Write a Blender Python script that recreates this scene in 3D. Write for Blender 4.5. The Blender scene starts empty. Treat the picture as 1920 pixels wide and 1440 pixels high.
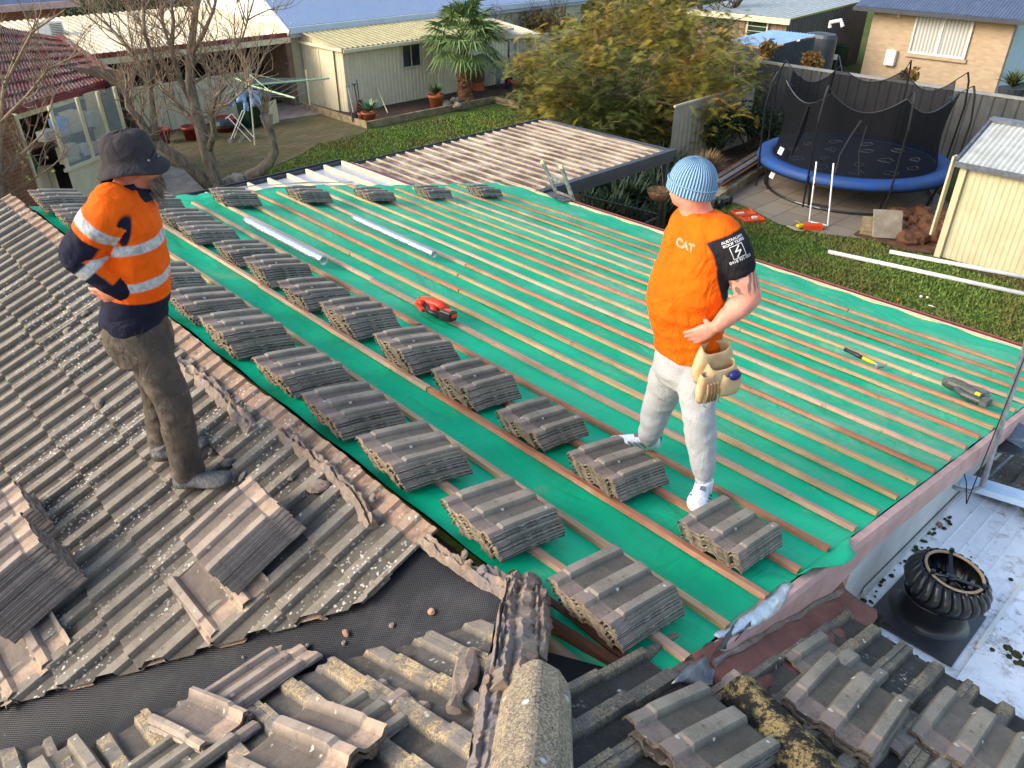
import bpy, bmesh, math, random
from mathutils import Vector, Matrix, noise as mnoise
R = random.Random(7)
scene = bpy.context.scene
col = scene.collection
PI = math.pi
rad = math.radians

# ------------------------------------------------------------------ survey: world axes follow the house (X down the green slope, Y along its ridge)
FOC = 1452.0; PITCH = rad(31.93); CP, SP = math.cos(PITCH), math.sin(PITCH); CAMH = 6.3
FW = (.6915, .7224); RT = (.7224, -.6915)
def ray(x, y):
    a = x - 960; up = 720 - y; f = FOC*CP + up*SP
    return (a*RT[0] + f*FW[0], a*RT[1] + f*FW[1], up*CP - FOC*SP)
def at(x, y, X=None, Y=None, Z=None, pl=None, D=None):
    d = ray(x, y)
    if X is not None: t = X/d[0]
    elif Y is not None: t = Y/d[1]
    elif Z is not None: t = (Z - CAMH)/d[2]
    elif D is not None: t = D/(d[0]*FW[0] + d[1]*FW[1])
    else:
        c, a, b = pl; t = (c - CAMH)/(d[2] - a*d[0] - b*d[1])
    return Vector((d[0]*t, d[1]*t, CAMH + d[2]*t))

# ------------------------------------------------------------------ mesh collector
class MB:
    def __init__(s): s.v = []; s.f = []; s.m = []; s.at = {}
    def add(s, vs, fs, mi=0):
        o = len(s.v); s.v += [tuple(p) for p in vs]
        for f in fs: s.f.append(tuple(i + o for i in f)); s.m.append(mi)
        return o
    def box(s, c, size, rot=None, mi=0, taper=1.0):
        hx, hy, hz = size[0]/2, size[1]/2, size[2]/2
        vs = []
        for z, k in ((-hz, 1), (hz, taper)):
            for x, y in ((-hx, -hy), (hx, -hy), (hx, hy), (-hx, hy)): vs.append(Vector((x*k, y*k, z)))
        if rot is not None: vs = [rot @ p for p in vs]
        c = Vector(c)
        s.add([p + c for p in vs], [(0,3,2,1),(4,5,6,7),(0,1,5,4),(1,2,6,5),(2,3,7,6),(3,0,4,7)], mi)
    def bx(s, x0, x1, y0, y1, z0, z1, mi=0):
        s.box(((x0+x1)/2, (y0+y1)/2, (z0+z1)/2), (abs(x1-x0), abs(y1-y0), abs(z1-z0)), None, mi)
    def beam(s, a, b, w, h, mi=0, up=(0,0,1)):
        a = Vector(a); b = Vector(b); d = (b-a); L = d.length; d.normalize()
        sd = d.cross(Vector(up))
        if sd.length < 1e-4: sd = d.cross(Vector((1,0,0)))
        sd.normalize(); u = sd.cross(d)
        rot = Matrix((d, sd, u)).transposed()
        s.box((a+b)/2, (L, w, h), rot, mi)
    def tube(s, pts, r, n=8, mi=0, cap=True, closed=False):
        pts = [Vector(p) for p in pts]; N = len(pts)
        rs = r if isinstance(r, (list, tuple)) else [r]*N
        rings = []; prev = None
        for i, p in enumerate(pts):
            if closed: t = pts[(i+1) % N] - pts[i-1]
            else: t = pts[min(i+1, N-1)] - pts[max(i-1, 0)]
            if t.length < 1e-9: t = Vector((0,0,1))
            t.normalize()
            if prev is None:
                a = Vector((0,0,1)) if abs(t.z) < .9 else Vector((1,0,0))
                nx = t.cross(a).normalized()
            else:
                nx = prev - t*prev.dot(t)
                nx = nx.normalized() if nx.length > 1e-6 else t.orthogonal().normalized()
            prev = nx; ny = t.cross(nx)
            rings.append([p + (nx*math.cos(2*PI*k/n) + ny*math.sin(2*PI*k/n))*rs[i] for k in range(n)])
        vs = [q for rg in rings for q in rg]; fs = []
        M = N if closed else N-1
        for i in range(M):
            j = (i+1) % N
            for k in range(n): fs.append((i*n+k, i*n+(k+1) % n, j*n+(k+1) % n, j*n+k))
        if cap and not closed:
            fs.append(tuple(range(n))[::-1]); fs.append(tuple((N-1)*n+k for k in range(n)))
        s.add(vs, fs, mi)
    def loft(s, rings, mi=0, cap=True, closed_ring=True):
        n = len(rings[0]); vs = [q for rg in rings for q in rg]; fs = []
        for i in range(len(rings)-1):
            for k in range(n if closed_ring else n-1):
                fs.append((i*n+k, i*n+(k+1) % n, (i+1)*n+(k+1) % n, (i+1)*n+k))
        if cap and closed_ring:
            fs.append(tuple(range(n))[::-1]); fs.append(tuple((len(rings)-1)*n+k for k in range(n)))
        s.add(vs, fs, mi)
    def lathe(s, prof, c=(0,0,0), n=20, mi=0, rot=None, cap=True):
        c = Vector(c); rings = []
        for r, z in prof:
            rg = [Vector((r*math.cos(2*PI*k/n), r*math.sin(2*PI*k/n), z)) for k in range(n)]
            if rot is not None: rg = [rot @ q for q in rg]
            rings.append([q + c for q in rg])
        s.loft(rings, mi, cap)
    def prism(s, poly, z0, z1, mi=0):
        n = len(poly)
        vs = [(x, y, z0) for x, y in poly] + [(x, y, z1) for x, y in poly]
        fs = [tuple(range(n))[::-1], tuple(range(n, 2*n))] + [(i, (i+1) % n, n+(i+1) % n, n+i) for i in range(n)]
        s.add(vs, fs, mi)
    def build(s, name, mats, parent=None, smooth=False, loc=None, bevel=0):
        me = bpy.data.meshes.new(name); me.from_pydata(s.v, [], s.f)
        if not isinstance(mats, (list, tuple)): mats = [mats]
        for m in mats: me.materials.append(m)
        if len(mats) > 1: me.polygons.foreach_set('material_index', s.m)
        for k, vals in s.at.items():
            a = me.attributes.new(k, 'FLOAT', 'POINT'); a.data.foreach_set('value', vals)
        if smooth: me.polygons.foreach_set('use_smooth', [True]*len(me.polygons))
        me.update()
        o = bpy.data.objects.new(name, me); col.objects.link(o)
        if parent is not None: o.parent = parent
        if loc is not None:
            o.location = loc
        if bevel:
            b = o.modifiers.new('bevel', 'BEVEL'); b.width = bevel; b.segments = 2; b.limit_method = 'ANGLE'
        return o
def fixn(o):
    bm = bmesh.new(); bm.from_mesh(o.data); bmesh.ops.recalc_face_normals(bm, faces=bm.faces); bm.to_mesh(o.data); bm.free(); return o
def tag(o, label=None, cat=None, group=None, kind=None):
    if label: o['label'] = label
    if cat: o['category'] = cat
    if group: o['group'] = group
    if kind: o['kind'] = kind
    return o
def empty(name, loc=(0,0,0), rz=0, label=None, cat=None, group=None):
    o = bpy.data.objects.new(name, None); col.objects.link(o); o.location = loc; o.rotation_euler = (0,0,rz)
    o.empty_display_size = .1
    return tag(o, label, cat, group)
def keep(o, root):
    """parent o (built in world coordinates) to root without moving it"""
    o.parent = root; o.matrix_parent_inverse = Matrix.Translation(-Vector(root.location)) if root.rotation_euler.z == 0 else (Matrix.Translation(root.location) @ Matrix.Rotation(root.rotation_euler.z, 4, 'Z')).inverted()
    return o
def copy_tree(o, parent=None):
    c = o.copy(); col.objects.link(c)
    if parent is not None: c.parent = parent
    for ch in list(o.children): copy_tree(ch, c)
    return c

# ------------------------------------------------------------------ materials
def srgb(r, g, b):
    def f(c):
        c /= 255
        return c/12.92 if c <= .04045 else ((c+.055)/1.055)**2.4
    return (f(r), f(g), f(b), 1)
class NT:
    def __init__(s, name):
        s.mat = bpy.data.materials.new(name); s.mat.use_nodes = True
        s.n = s.mat.node_tree.nodes; s.l = s.mat.node_tree.links
        s.b = s.n['Principled BSDF']
        s._o = None
    def obj(s):
        if s._o is None: s._o = s.n.new('ShaderNodeTexCoord').outputs['Object']
        return s._o
    def pos(s): return s.n.new('ShaderNodeNewGeometry').outputs['Position']
    def put(s, inp, v):
        if hasattr(v, 'is_output') or hasattr(v, 'links'): s.l.new(v, inp)
        else: inp.default_value = v
    def noise(s, scale=5, detail=4, rough=.6, vec=None, stretch=None, out='Fac', dist=0):
        n = s.n.new('ShaderNodeTexNoise'); n.inputs['Scale'].default_value = scale
        n.inputs['Detail'].default_value = detail; n.inputs['Roughness'].default_value = rough; n.inputs['Distortion'].default_value = dist
        v = vec if vec is not None else s.obj()
        if stretch: v = s.map(v, stretch)
        s.l.new(v, n.inputs['Vector'])
        return n.outputs[out]
    def map(s, v, scale=(1,1,1), rot=(0,0,0), loc=(0,0,0)):
        m = s.n.new('ShaderNodeMapping'); m.inputs['Scale'].default_value = scale; m.inputs['Rotation'].default_value = rot; m.inputs['Location'].default_value = loc
        s.l.new(v, m.inputs['Vector']); return m.outputs[0]
    def voro(s, scale=5, vec=None, feature='F1', out='Distance', rnd=1):
        n = s.n.new('ShaderNodeTexVoronoi'); n.feature = feature; n.inputs['Scale'].default_value = scale; n.inputs['Randomness'].default_value = rnd
        s.l.new(vec if vec is not None else s.obj(), n.inputs['Vector']); return n.outputs[out]
    def ramp(s, fac, a, b, ca=(0,0,0,1), cb=(1,1,1,1)):
        r = s.n.new('ShaderNodeValToRGB'); s.l.new(fac, r.inputs[0])
        r.color_ramp.elements[0].position = a; r.color_ramp.elements[0].color = ca
        r.color_ramp.elements[1].position = b; r.color_ramp.elements[1].color = cb
        return r.outputs[0]
    def mix(s, fac, a, b, mode='MIX'):
        m = s.n.new('ShaderNodeMix'); m.data_type = 'RGBA'; m.blend_type = mode
        s.put(m.inputs[0], fac); s.put(m.inputs[6], a); s.put(m.inputs[7], b); return m.outputs[2]
    def math(s, op, a, b=0.0, c=0.0):
        m = s.n.new('ShaderNodeMath'); m.operation = op
        s.put(m.inputs[0], a); s.put(m.inputs[1], b)
        if op in ('MULTIPLY_ADD', 'SMOOTH_MIN'): s.put(m.inputs[2], c)
        return m.outputs[0]
    def attr(s, name, out='Fac'):
        a = s.n.new('ShaderNodeAttribute'); a.attribute_name = name; return a.outputs[out]
    def orand(s): return s.n.new('ShaderNodeObjectInfo').outputs['Random']
    def irand(s): return s.n.new('ShaderNodeNewGeometry').outputs['Random Per Island']
    def sep(s, v):
        m = s.n.new('ShaderNodeSeparateXYZ'); s.l.new(v, m.inputs[0]); return m.outputs
    def bump(s, h, strength=.3, dist=.01, normal=None):
        b = s.n.new('ShaderNodeBump'); b.inputs['Strength'].default_value = strength; b.inputs['Distance'].default_value = dist
        s.l.new(h, b.inputs['Height'])
        if normal is not None: s.l.new(normal, b.inputs['Normal'])
        s.l.new(b.outputs[0], s.b.inputs['Normal']); return b.outputs[0]
    def col(s, c): s.put(s.b.inputs['Base Color'], c)
    def rough(s, r): s.put(s.b.inputs['Roughness'], r)
    def done(s, rough=None, metal=None, spec=None, alpha=None):
        if rough is not None: s.rough(rough)
        if metal is not None: s.put(s.b.inputs['Metallic'], metal)
        if spec is not None: s.put(s.b.inputs['Specular IOR Level'], spec)
        if alpha is not None: s.put(s.b.inputs['Alpha'], alpha)
        return s.mat
def simple(name, c1, c2=None, scale=8, rough=.7, metal=0, bump=.15, bscale=60, bdist=.004, stretch=None, rnd=.0, spec=.35, lo=.35, hi=.65):
    t = NT(name)
    c2 = c2 or tuple(x*.8 for x in c1[:3]) + (1,)
    k = t.mix(t.ramp(t.noise(scale, 5, .65, stretch=stretch), lo, hi), c1, c2)
    if rnd:
        v = t.math('MULTIPLY_ADD', t.orand(), rnd*2, 1-rnd)
        h = t.n.new('ShaderNodeHueSaturation'); t.l.new(v, h.inputs['Value']); t.l.new(k, h.inputs['Color']); k = h.outputs[0]
    t.col(k)
    if bump: t.bump(t.noise(bscale, 4, .7, stretch=stretch), bump, bdist)
    return t.done(rough, metal, spec)
def hsv(t, c, v=None, s=None, h=None):
    n = t.n.new('ShaderNodeHueSaturation'); t.put(n.inputs['Color'], c)
    if v is not None: t.put(n.inputs['Value'], v)
    if s is not None: t.put(n.inputs['Saturation'], s)
    if h is not None: t.put(n.inputs['Hue'], h)
    return n.outputs[0]
MAT = {}
def tile_mat(name, base1, base2, lichen_amt, yellow_amt, spot=.5, island=True, head=srgb(176,150,130)):
    t = NT(name); p = t.pos() if island else t.obj()
    n1 = t.noise(9, 6, .7, vec=p); n2 = t.noise(170, 3, .75, vec=p); n3 = t.noise(2.2, 3, .6, vec=p)
    k = t.mix(t.ramp(n1, .3, .7), base1, base2)
    rv = t.irand() if island else t.orand()
    k = hsv(t, k, v=t.math('MULTIPLY_ADD', rv, .5, .74))
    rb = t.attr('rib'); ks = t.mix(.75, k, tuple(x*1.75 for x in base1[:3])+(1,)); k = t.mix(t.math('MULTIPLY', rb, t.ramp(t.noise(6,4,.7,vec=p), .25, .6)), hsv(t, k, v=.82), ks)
    k = t.mix(t.math('MULTIPLY', t.ramp(n2, .42, .62), t.math('MULTIPLY_ADD', rb, .36, .08)), k, srgb(160,148,128))
    # yellow lichen crust
    if yellow_amt:
        y = t.math('MULTIPLY', t.ramp(t.noise(5, 5, .7, vec=p), .47, .56), t.ramp(t.noise(95, 3, .8, vec=p), .44, .53))
        k = t.mix(t.math('MULTIPLY', t.math('MULTIPLY', y, t.math('MULTIPLY_ADD', rb, .93, .07)), yellow_amt), k, srgb(200,172,126))
    hd = t.attr('head')
    hn = t.math('MULTIPLY', hd, t.ramp(t.noise(16, 4, .7, vec=p), .25, .6))
    k = t.mix(t.math('MULTIPLY', hn, .85), k, head)
    # dark moss
    k = t.mix(t.math('MULTIPLY', t.ramp(t.noise(28, 4, .75, vec=p), .6, .7), .6), k, srgb(48,42,36))
    # white lichen spots clustered
    wv = t.noise(30, 2, .5, vec=p, out='Color')
    mv = t.n.new('ShaderNodeMix'); mv.data_type = 'VECTOR'; mv.inputs[0].default_value = .03
    t.l.new(p, mv.inputs[4]); t.l.new(wv, mv.inputs[5])
    v1 = t.voro(42, vec=mv.outputs[1]); v2 = t.voro(15, vec=mv.outputs[1])
    patch = t.ramp(n3, .60 - lichen_amt*.12, .72 - lichen_amt*.12)
    s1 = t.math('MULTIPLY', t.ramp(v1, .20, .30, (1,1,1,1), (0,0,0,1)), patch)
    s2 = t.math('MULTIPLY', t.ramp(v2, .09, .13, (1,1,1,1), (0,0,0,1)), t.ramp(t.noise(4, 2, .5, vec=p), .45, .5))
    s = t.math('MAXIMUM', s1, s2)
    k = t.mix(t.math('MULTIPLY', s, spot), k, srgb(214,210,196))
    t.col(k)
    t.bump(t.math('ADD', n2, t.math('MULTIPLY', n1, 1.5)), .55, .006)
    return t.done(.92, 0, .2)
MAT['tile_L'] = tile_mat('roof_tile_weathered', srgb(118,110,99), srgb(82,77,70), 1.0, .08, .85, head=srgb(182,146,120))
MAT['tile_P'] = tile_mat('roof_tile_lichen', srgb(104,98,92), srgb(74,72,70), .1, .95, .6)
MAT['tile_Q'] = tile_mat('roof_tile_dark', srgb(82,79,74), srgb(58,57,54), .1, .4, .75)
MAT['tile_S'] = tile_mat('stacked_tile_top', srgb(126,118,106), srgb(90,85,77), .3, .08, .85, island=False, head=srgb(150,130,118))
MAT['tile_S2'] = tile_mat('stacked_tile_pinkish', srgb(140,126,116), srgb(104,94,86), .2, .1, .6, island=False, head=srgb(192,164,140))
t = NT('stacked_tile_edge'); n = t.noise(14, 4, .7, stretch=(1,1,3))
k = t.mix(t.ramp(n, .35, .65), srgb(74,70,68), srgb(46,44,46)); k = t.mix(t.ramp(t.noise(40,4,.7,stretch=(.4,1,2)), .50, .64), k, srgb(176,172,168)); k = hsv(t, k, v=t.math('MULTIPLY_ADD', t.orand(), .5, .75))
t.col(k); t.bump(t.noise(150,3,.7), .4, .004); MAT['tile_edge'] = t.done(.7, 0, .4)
t = NT('tile_broken_tan'); k = t.mix(t.ramp(t.noise(20,5,.7), .35, .65), srgb(172,156,134), srgb(124,110,94)); k = t.mix(t.ramp(t.noise(90,3,.8), .5, .62), k, srgb(96,80,66)); k = hsv(t, k, v=t.math('MULTIPLY_ADD', t.orand(), .4, .75))
t.col(k); t.bump(t.noise(70,5,.8), .9, .012); MAT['tile_tan'] = t.done(.95, 0, .1)
t = NT('hip_cap_lichen'); p = t.pos()
k = t.mix(t.ramp(t.noise(7,5,.7,vec=p), .35, .65), srgb(158,140,116), srgb(120,110,100))
k = t.mix(t.math('MULTIPLY', t.ramp(t.noise(100,3,.85,vec=p), .46, .56), .7), k, srgb(208,190,158))
k = t.mix(t.ramp(t.noise(60,3,.8,vec=p), .6, .68), k, srgb(62,54,46)); k = t.mix(t.ramp(t.voro(11,vec=p), .10, .15, (1,1,1,1), (0,0,0,1)), k, srgb(206,210,210))
t.col(k); t.bump(t.noise(120,4,.8,vec=p), .9, .009); MAT['cap'] = t.done(.95, 0, .1)
t = NT('hip_cap_black_mould'); p = t.pos()
k = t.mix(t.ramp(t.noise(10,5,.75,vec=p), .46, .54), srgb(48,46,44), srgb(168,146,98)); k = t.mix(t.ramp(t.noise(90,3,.85,vec=p), .5, .6), k, srgb(60,54,48))
t.col(k); t.bump(t.noise(120,4,.8,vec=p), .9, .009); MAT['cap_dark'] = t.done(.95, 0, .1)
t = NT('old_mortar'); p = t.pos()
k = t.mix(t.ramp(t.noise(12,6,.75,vec=p), .35, .65), srgb(182,162,144), srgb(132,114,100)); k = t.mix(t.ramp(t.noise(5,4,.7,vec=p), .5, .62), k, srgb(150,140,136)); k = t.mix(t.ramp(t.noise(45,4,.8,vec=p), .62, .70), k, srgb(74,62,52))
t.col(k); t.bump(t.noise(40,6,.8,vec=p), 1, .015); MAT['mortar'] = t.done(.97, 0, .1)
MAT['rubble'] = simple('broken_tile_rubble', srgb(150,138,124), srgb(98,90,82), 20, .95, bump=.8, bscale=70, bdist=.006, rnd=.25)
MAT['rubble_pink'] = simple('broken_clay_rubble', srgb(186,140,112), srgb(140,108,90), 20, .95, bump=.8, bscale=70, rnd=.15)
# timber battens
def timber(name, c1, c2, c3):
    t = NT(name); o = t.obj(); r = t.orand()
    mv = t.n.new('ShaderNodeVectorMath'); mv.operation = 'ADD'; t.l.new(o, mv.inputs[0])
    cx = t.n.new('ShaderNodeCombineXYZ'); t.l.new(t.math('MULTIPLY', r, 50), cx.inputs[0]); t.l.new(t.math('MULTIPLY', r, 33), cx.inputs[1]); t.l.new(cx.outputs[0], mv.inputs[1]); v = mv.outputs[0]
    g = t.noise(26, 5, .7, vec=v, stretch=(1, .06, 1), dist=.6)
    k = t.mix(t.ramp(g, .38, .62), c1, c2)
    k = t.mix(t.math('MULTIPLY', t.ramp(t.noise(2.2, 4, .7, vec=v), .5, .66), .55), k, c3)
    k = t.mix(t.math('MULTIPLY', t.ramp(t.noise(9, 5, .8, vec=v), .60, .72), .7), k, srgb(88,66,50))
    kn = t.ramp(t.voro(2.1, vec=v), .03, .06, (1,1,1,1), (0,0,0,1)); k = t.mix(kn, k, srgb(70,48,34))
    k = hsv(t, k, v=t.math('MULTIPLY_ADD', r, .35, .82)); t.col(k)
    t.bump(g, .4, .003); return t.done(.75, 0, .25)
MAT['pine'] = timber('pine_batten', srgb(200,166,124), srgb(172,136,98), srgb(144,118,92))
MAT['pinkish'] = timber('pinkish_batten', srgb(206,168,142), srgb(178,138,114), srgb(150,120,100))
MAT['hard'] = timber('hardwood_batten', srgb(184,126,96), srgb(158,104,78), srgb(192,160,130))
MAT['grey_timber'] = timber('weathered_timber', srgb(150,126,104), srgb(118,98,82), srgb(96,84,74))
MAT['dark_timber'] = timber('dark_timber', srgb(110,72,52), srgb(78,50,38), srgb(60,44,36))
# green underlay
t = NT('green_foil_underlay'); p = t.pos()
k = t.mix(t.ramp(t.noise(1.2,4,.6,vec=p), .3, .7), (0.0,.37,.17,1), (0.0,.47,.235,1))
dust = t.math('MULTIPLY', t.ramp(t.noise(1.1,5,.65,vec=t.map(p,(1,.8,1),loc=(3,1,0))), .46, .70), t.ramp(t.noise(10,5,.75,vec=p), .30, .62))
sx = t.sep(p); far = t.n.new('ShaderNodeMapRange'); t.l.new(sx[0], far.inputs[0]); far.inputs[1].default_value = 2.6; far.inputs[2].default_value = 5.5
k = t.mix(t.math('MULTIPLY', t.math('MULTIPLY', dust, far.outputs[0]), .5), k, srgb(186,190,160))
dust2 = t.ramp(t.noise(2.2,4,.6,vec=t.map(p,(1,1,1),loc=(9,4,0))), .62, .76)
k = t.mix(t.math('MULTIPLY', dust2, .35), k, srgb(190,150,110))
k = t.mix(t.ramp(t.voro(7,vec=p), .018, .03, (1,1,1,1), (0,0,0,1)), k, srgb(40,46,36)); t.col(k)
w = t.noise(3.2,3,.5,vec=t.map(p,(1,.5,1)),dist=1.2); w2 = t.noise(14,3,.5,vec=t.map(p,(.4,1.6,1)),dist=.8)
t.bump(t.math('ADD', w, t.math('MULTIPLY', w2, .25)), .55, .06); MAT['underlay'] = t.done(.58, 0, .25)
t = NT('silver_foil'); t.col(srgb(205,210,216)); t.bump(t.noise(14,5,.7,dist=1), .6, .02); MAT['foil'] = t.done(.28, .85, .5)
# black valley mesh
t = NT('black_valley_mesh'); p = t.pos()
v = t.map(p, (1,1,1), (0,0,rad(52)))
w1 = t.n.new('ShaderNodeTexWave'); w1.inputs['Scale'].default_value = 38; w1.bands_direction = 'X'; t.l.new(v, w1.inputs[0])
w2 = t.n.new('ShaderNodeTexWave'); w2.inputs['Scale'].default_value = 38; w2.bands_direction = 'Y'; t.l.new(v, w2.inputs[0])
h = t.math('MULTIPLY', w1.outputs['Fac'], w2.outputs['Fac'])
k = t.mix(h, (.004,.004,.006,1), (.026,.028,.036,1)); k = t.mix(t.math('MULTIPLY', t.ramp(t.noise(2.5,5,.7,vec=p), .5, .75), .3), k, srgb(110,108,104))
k = t.mix(t.ramp(t.noise(60,3,.6,vec=p), .70, .74), k, srgb(120,100,84)); t.col(k)
t.bump(h, .8, .004); MAT['mesh'] = t.done(.5, 0, .5)
MAT['black'] = simple('black_void', (.008,.008,.008,1), (.012,.011,.01,1), rough=1, bump=0)
t = NT('pink_cement_board'); p = t.pos(); k = t.mix(t.ramp(t.noise(6,5,.7,vec=p), .35, .65), srgb(214,172,160), srgb(190,150,140)); k = t.mix(t.ramp(t.noise(14,6,.8,vec=p), .62, .70), k, srgb(150,132,118))
t.col(k); t.bump(t.noise(40,5,.7,vec=p), .4, .005); MAT['pink'] = t.done(.8, 0, .25)
t = NT('red_lead_flashing'); p = t.pos(); k = t.mix(t.ramp(t.noise(6,6,.75,vec=p), .3, .7), srgb(140,80,66), srgb(104,64,58)); k = t.mix(t.ramp(t.noise(11,6,.8,vec=p,dist=1), .62, .69), k, srgb(160,116,102))
t.col(k); t.bump(t.noise(9,5,.7,vec=p,dist=1), .7, .02); MAT['redflash'] = t.done(.65, 0, .35)
MAT['wallwhite'] = simple('painted_white_wall', srgb(206,204,200), srgb(186,184,180), 3, .6, bump=.1)
t = NT('dirty_white_roofing'); p = t.pos(); k = t.mix(t.ramp(t.noise(3,4,.6,vec=p), .35, .65), srgb(246,246,248), srgb(230,232,236))
d = t.math('MULTIPLY', t.ramp(t.noise(11,6,.8,vec=p), .5, .66), t.ramp(t.noise(2.2,3,.6,vec=p), .42, .62)); k = t.mix(d, k, srgb(112,90,72))
k = t.mix(t.ramp(t.noise(24,5,.8,vec=p), .63, .70), k, srgb(60,50,40)); t.col(k); t.bump(t.noise(30,4,.7,vec=p), .2, .004); MAT['whiteroof'] = t.done(.55, 0, .4)
MAT['moss'] = simple('dark_moss', srgb(74,78,40), srgb(46,40,26), 30, 1, bump=1, bscale=90, bdist=.01)
MAT['blackplastic'] = simple('black_plastic', (.012,.013,.015,1), (.03,.03,.034,1), 12, .38, bump=.1)
MAT['blackmetal'] = simple('black_powdercoat', (.010,.010,.012,1), (.016,.016,.018,1), 12, .28, bump=.0, spec=.6)
MAT['dusty_black'] = simple('dusty_black_sheet', (.03,.032,.036,1), (.11,.105,.10,1), 8, .5, bump=.1)
MAT['bronze'] = simple('bronze_trim', srgb(176,150,120), srgb(140,116,92), 12, .5)
MAT['steel'] = simple('galvanised_steel', srgb(170,172,172), srgb(132,134,136), 14, .42, .6, bump=.05)
MAT['alum'] = simple('worn_aluminium', srgb(165,165,160), srgb(105,100,95), 16, .45, .5, bump=.1)
MAT['lead'] = simple('grey_lead_sheet', srgb(128,132,142), srgb(96,100,108), 8, .42, .55, bump=.3, bscale=18, bdist=.01)
MAT['cream'] = simple('cream_steel', srgb(226,212,178), srgb(214,199,164), 2.5, .55, bump=.05)
MAT['creamdull'] = simple('cream_fence_steel', srgb(206,198,170), srgb(190,182,154), 2.5, .6, bump=.05)
MAT['yellowcream'] = simple('yellow_cream_steel', srgb(206,194,158), srgb(194,182,144), 2, .5, bump=.05)
MAT['creamroof'] = simple('olive_cream_roof', srgb(182,170,124), srgb(158,148,108), 3, .5, bump=.05)
MAT['darkfence'] = simple('dark_grey_fence_steel', srgb(84,84,82), srgb(70,70,69), 2, .5, bump=.05)
MAT['charcoal'] = simple('charcoal_steel', srgb(66,68,76), srgb(54,56,62), 4, .45, bump=.05)
MAT['blueroof'] = simple('blue_grey_roof_steel', srgb(140,160,190), srgb(150,165,188), 3, .4, .2, bump=.03)
MAT['slateroof'] = simple('slate_blue_roof', srgb(92,104,128), srgb(80,92,114), 3, .45, .1, bump=.03)
MAT['paleroof'] = simple('pale_grey_roof', srgb(190,192,186), srgb(168,168,160), 4, .45, .1, bump=.03)
MAT['whitepaint'] = simple('white_paint', srgb(232,228,220), srgb(216,212,204), 6, .5, bump=.03)
MAT['creampaint'] = simple('cream_paint', srgb(222,208,170), srgb(204,190,152), 6, .6, bump=.05)
MAT['maroon'] = simple('maroon_paint', srgb(128,52,52), srgb(108,42,44), 5, .5, bump=.05)
t = NT('dirty_patio_sheet'); p = t.pos(); k = t.mix(t.ramp(t.noise(2,4,.6,vec=p), .3, .7), srgb(190,174,152), srgb(158,142,122))
d = t.math('MULTIPLY', t.ramp(t.noise(3.5,6,.75,vec=t.map(p,(1.2,.5,1))), .40, .58), 1.0); k = t.mix(t.math('MULTIPLY', d, t.math('SUBTRACT', 1.0, t.attr('rib'))), k, srgb(96,76,64))
t.col(k); MAT['patio'] = t.done(.6, 0, .3)
t = NT('new_zinc_sheet'); p = t.pos(); k = t.mix(t.ramp(t.noise(2,4,.6,vec=p), .3, .7), srgb(196,198,206), srgb(172,174,184)); t.col(k); MAT['zincnew'] = t.done(.4, .3, .4)
t = NT('lawn_soil'); p = t.pos(); k = t.mix(t.ramp(t.noise(.5,5,.65,vec=p), .35, .65), srgb(98,118,56), srgb(78,98,46)); k = t.mix(t.ramp(t.noise(9,5,.8,vec=p), .42, .62), k, srgb(60,80,36))
k = t.mix(t.math('MULTIPLY', t.ramp(t.noise(.55,4,.6,vec=t.map(p,loc=(5,2,0))), .50, .62), .75), k, srgb(96,84,52)); t.col(k); t.bump(t.noise(60,4,.8,vec=p), .9, .03); MAT['lawn'] = t.done(1, 0, .1)
t = NT('grass_blades'); r = t.irand(); k = t.mix(r, srgb(78,106,40), srgb(128,148,70)); k = t.mix(t.ramp(t.noise(.6,4,.6,vec=t.pos()), .45, .62), k, srgb(118,116,62)); t.col(k); MAT['grass'] = t.done(.8, 0, .2)
MAT['soil'] = simple('garden_soil', srgb(86,62,46), srgb(52,38,30), 6, 1, bump=1, bscale=30, bdist=.03)
MAT['dirt'] = simple('red_dirt', srgb(118,80,56), srgb(74,50,36), 5, 1, bump=1, bscale=25, bdist=.04)
MAT['concrete'] = simple('concrete_slab', srgb(158,146,130), srgb(124,112,98), 3, .9, bump=.3)
MAT['sleeper'] = simple('concrete_sleeper', srgb(166,146,112), srgb(110,96,72), 4, .9, bump=.4, bscale=40)
def bricks(name, c1, c2, mort, sx=.24, sy=.086, vec='xz', bump=.4):
    t = NT(name); g = t.pos() ; s = t.sep(g); c = t.n.new('ShaderNodeCombineXYZ')
    a = {'xz': (0,2), 'yz': (1,2), 'xy': (0,1)}[vec]
    t.l.new(s[a[0]], c.inputs[0]); t.l.new(s[a[1]], c.inputs[1])
    b = t.n.new('ShaderNodeTexBrick'); t.l.new(c.outputs[0], b.inputs['Vector']); b.inputs['Scale'].default_value = 1
    b.inputs['Brick Width'].default_value = sx; b.inputs['Row Height'].default_value = sy; b.inputs['Mortar Size'].default_value = .008
    b.inputs['Color1'].default_value = c1; b.inputs['Color2'].default_value = c2; b.inputs['Mortar'].default_value = mort
    k = t.mix(t.math('MULTIPLY', t.noise(20,4,.7,vec=g), .35), b.outputs[0], tuple(x*.6 for x in c2[:3])+(1,)); t.col(k)
    t.bump(b.outputs['Fac'], -bump, .01); return t.done(.9, 0, .2)
MAT['brick_tan_y'] = bricks('tan_brick_wall', srgb(198,170,138), srgb(182,152,120), srgb(176,166,150), vec='yz')
MAT['brick_red'] = bricks('red_brown_brick', srgb(160,108,74), srgb(134,84,58), srgb(150,130,110), vec='xz')
MAT['paving'] = bricks('mossy_brick_paving', srgb(118,102,76), srgb(96,90,58), srgb(46,52,22), .42, .21, 'xy', .6)
MAT['glass'] = simple('dark_window_glass', (.02,.026,.03,1), (.04,.05,.055,1), 3, .08, bump=0, spec=.8)
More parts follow.
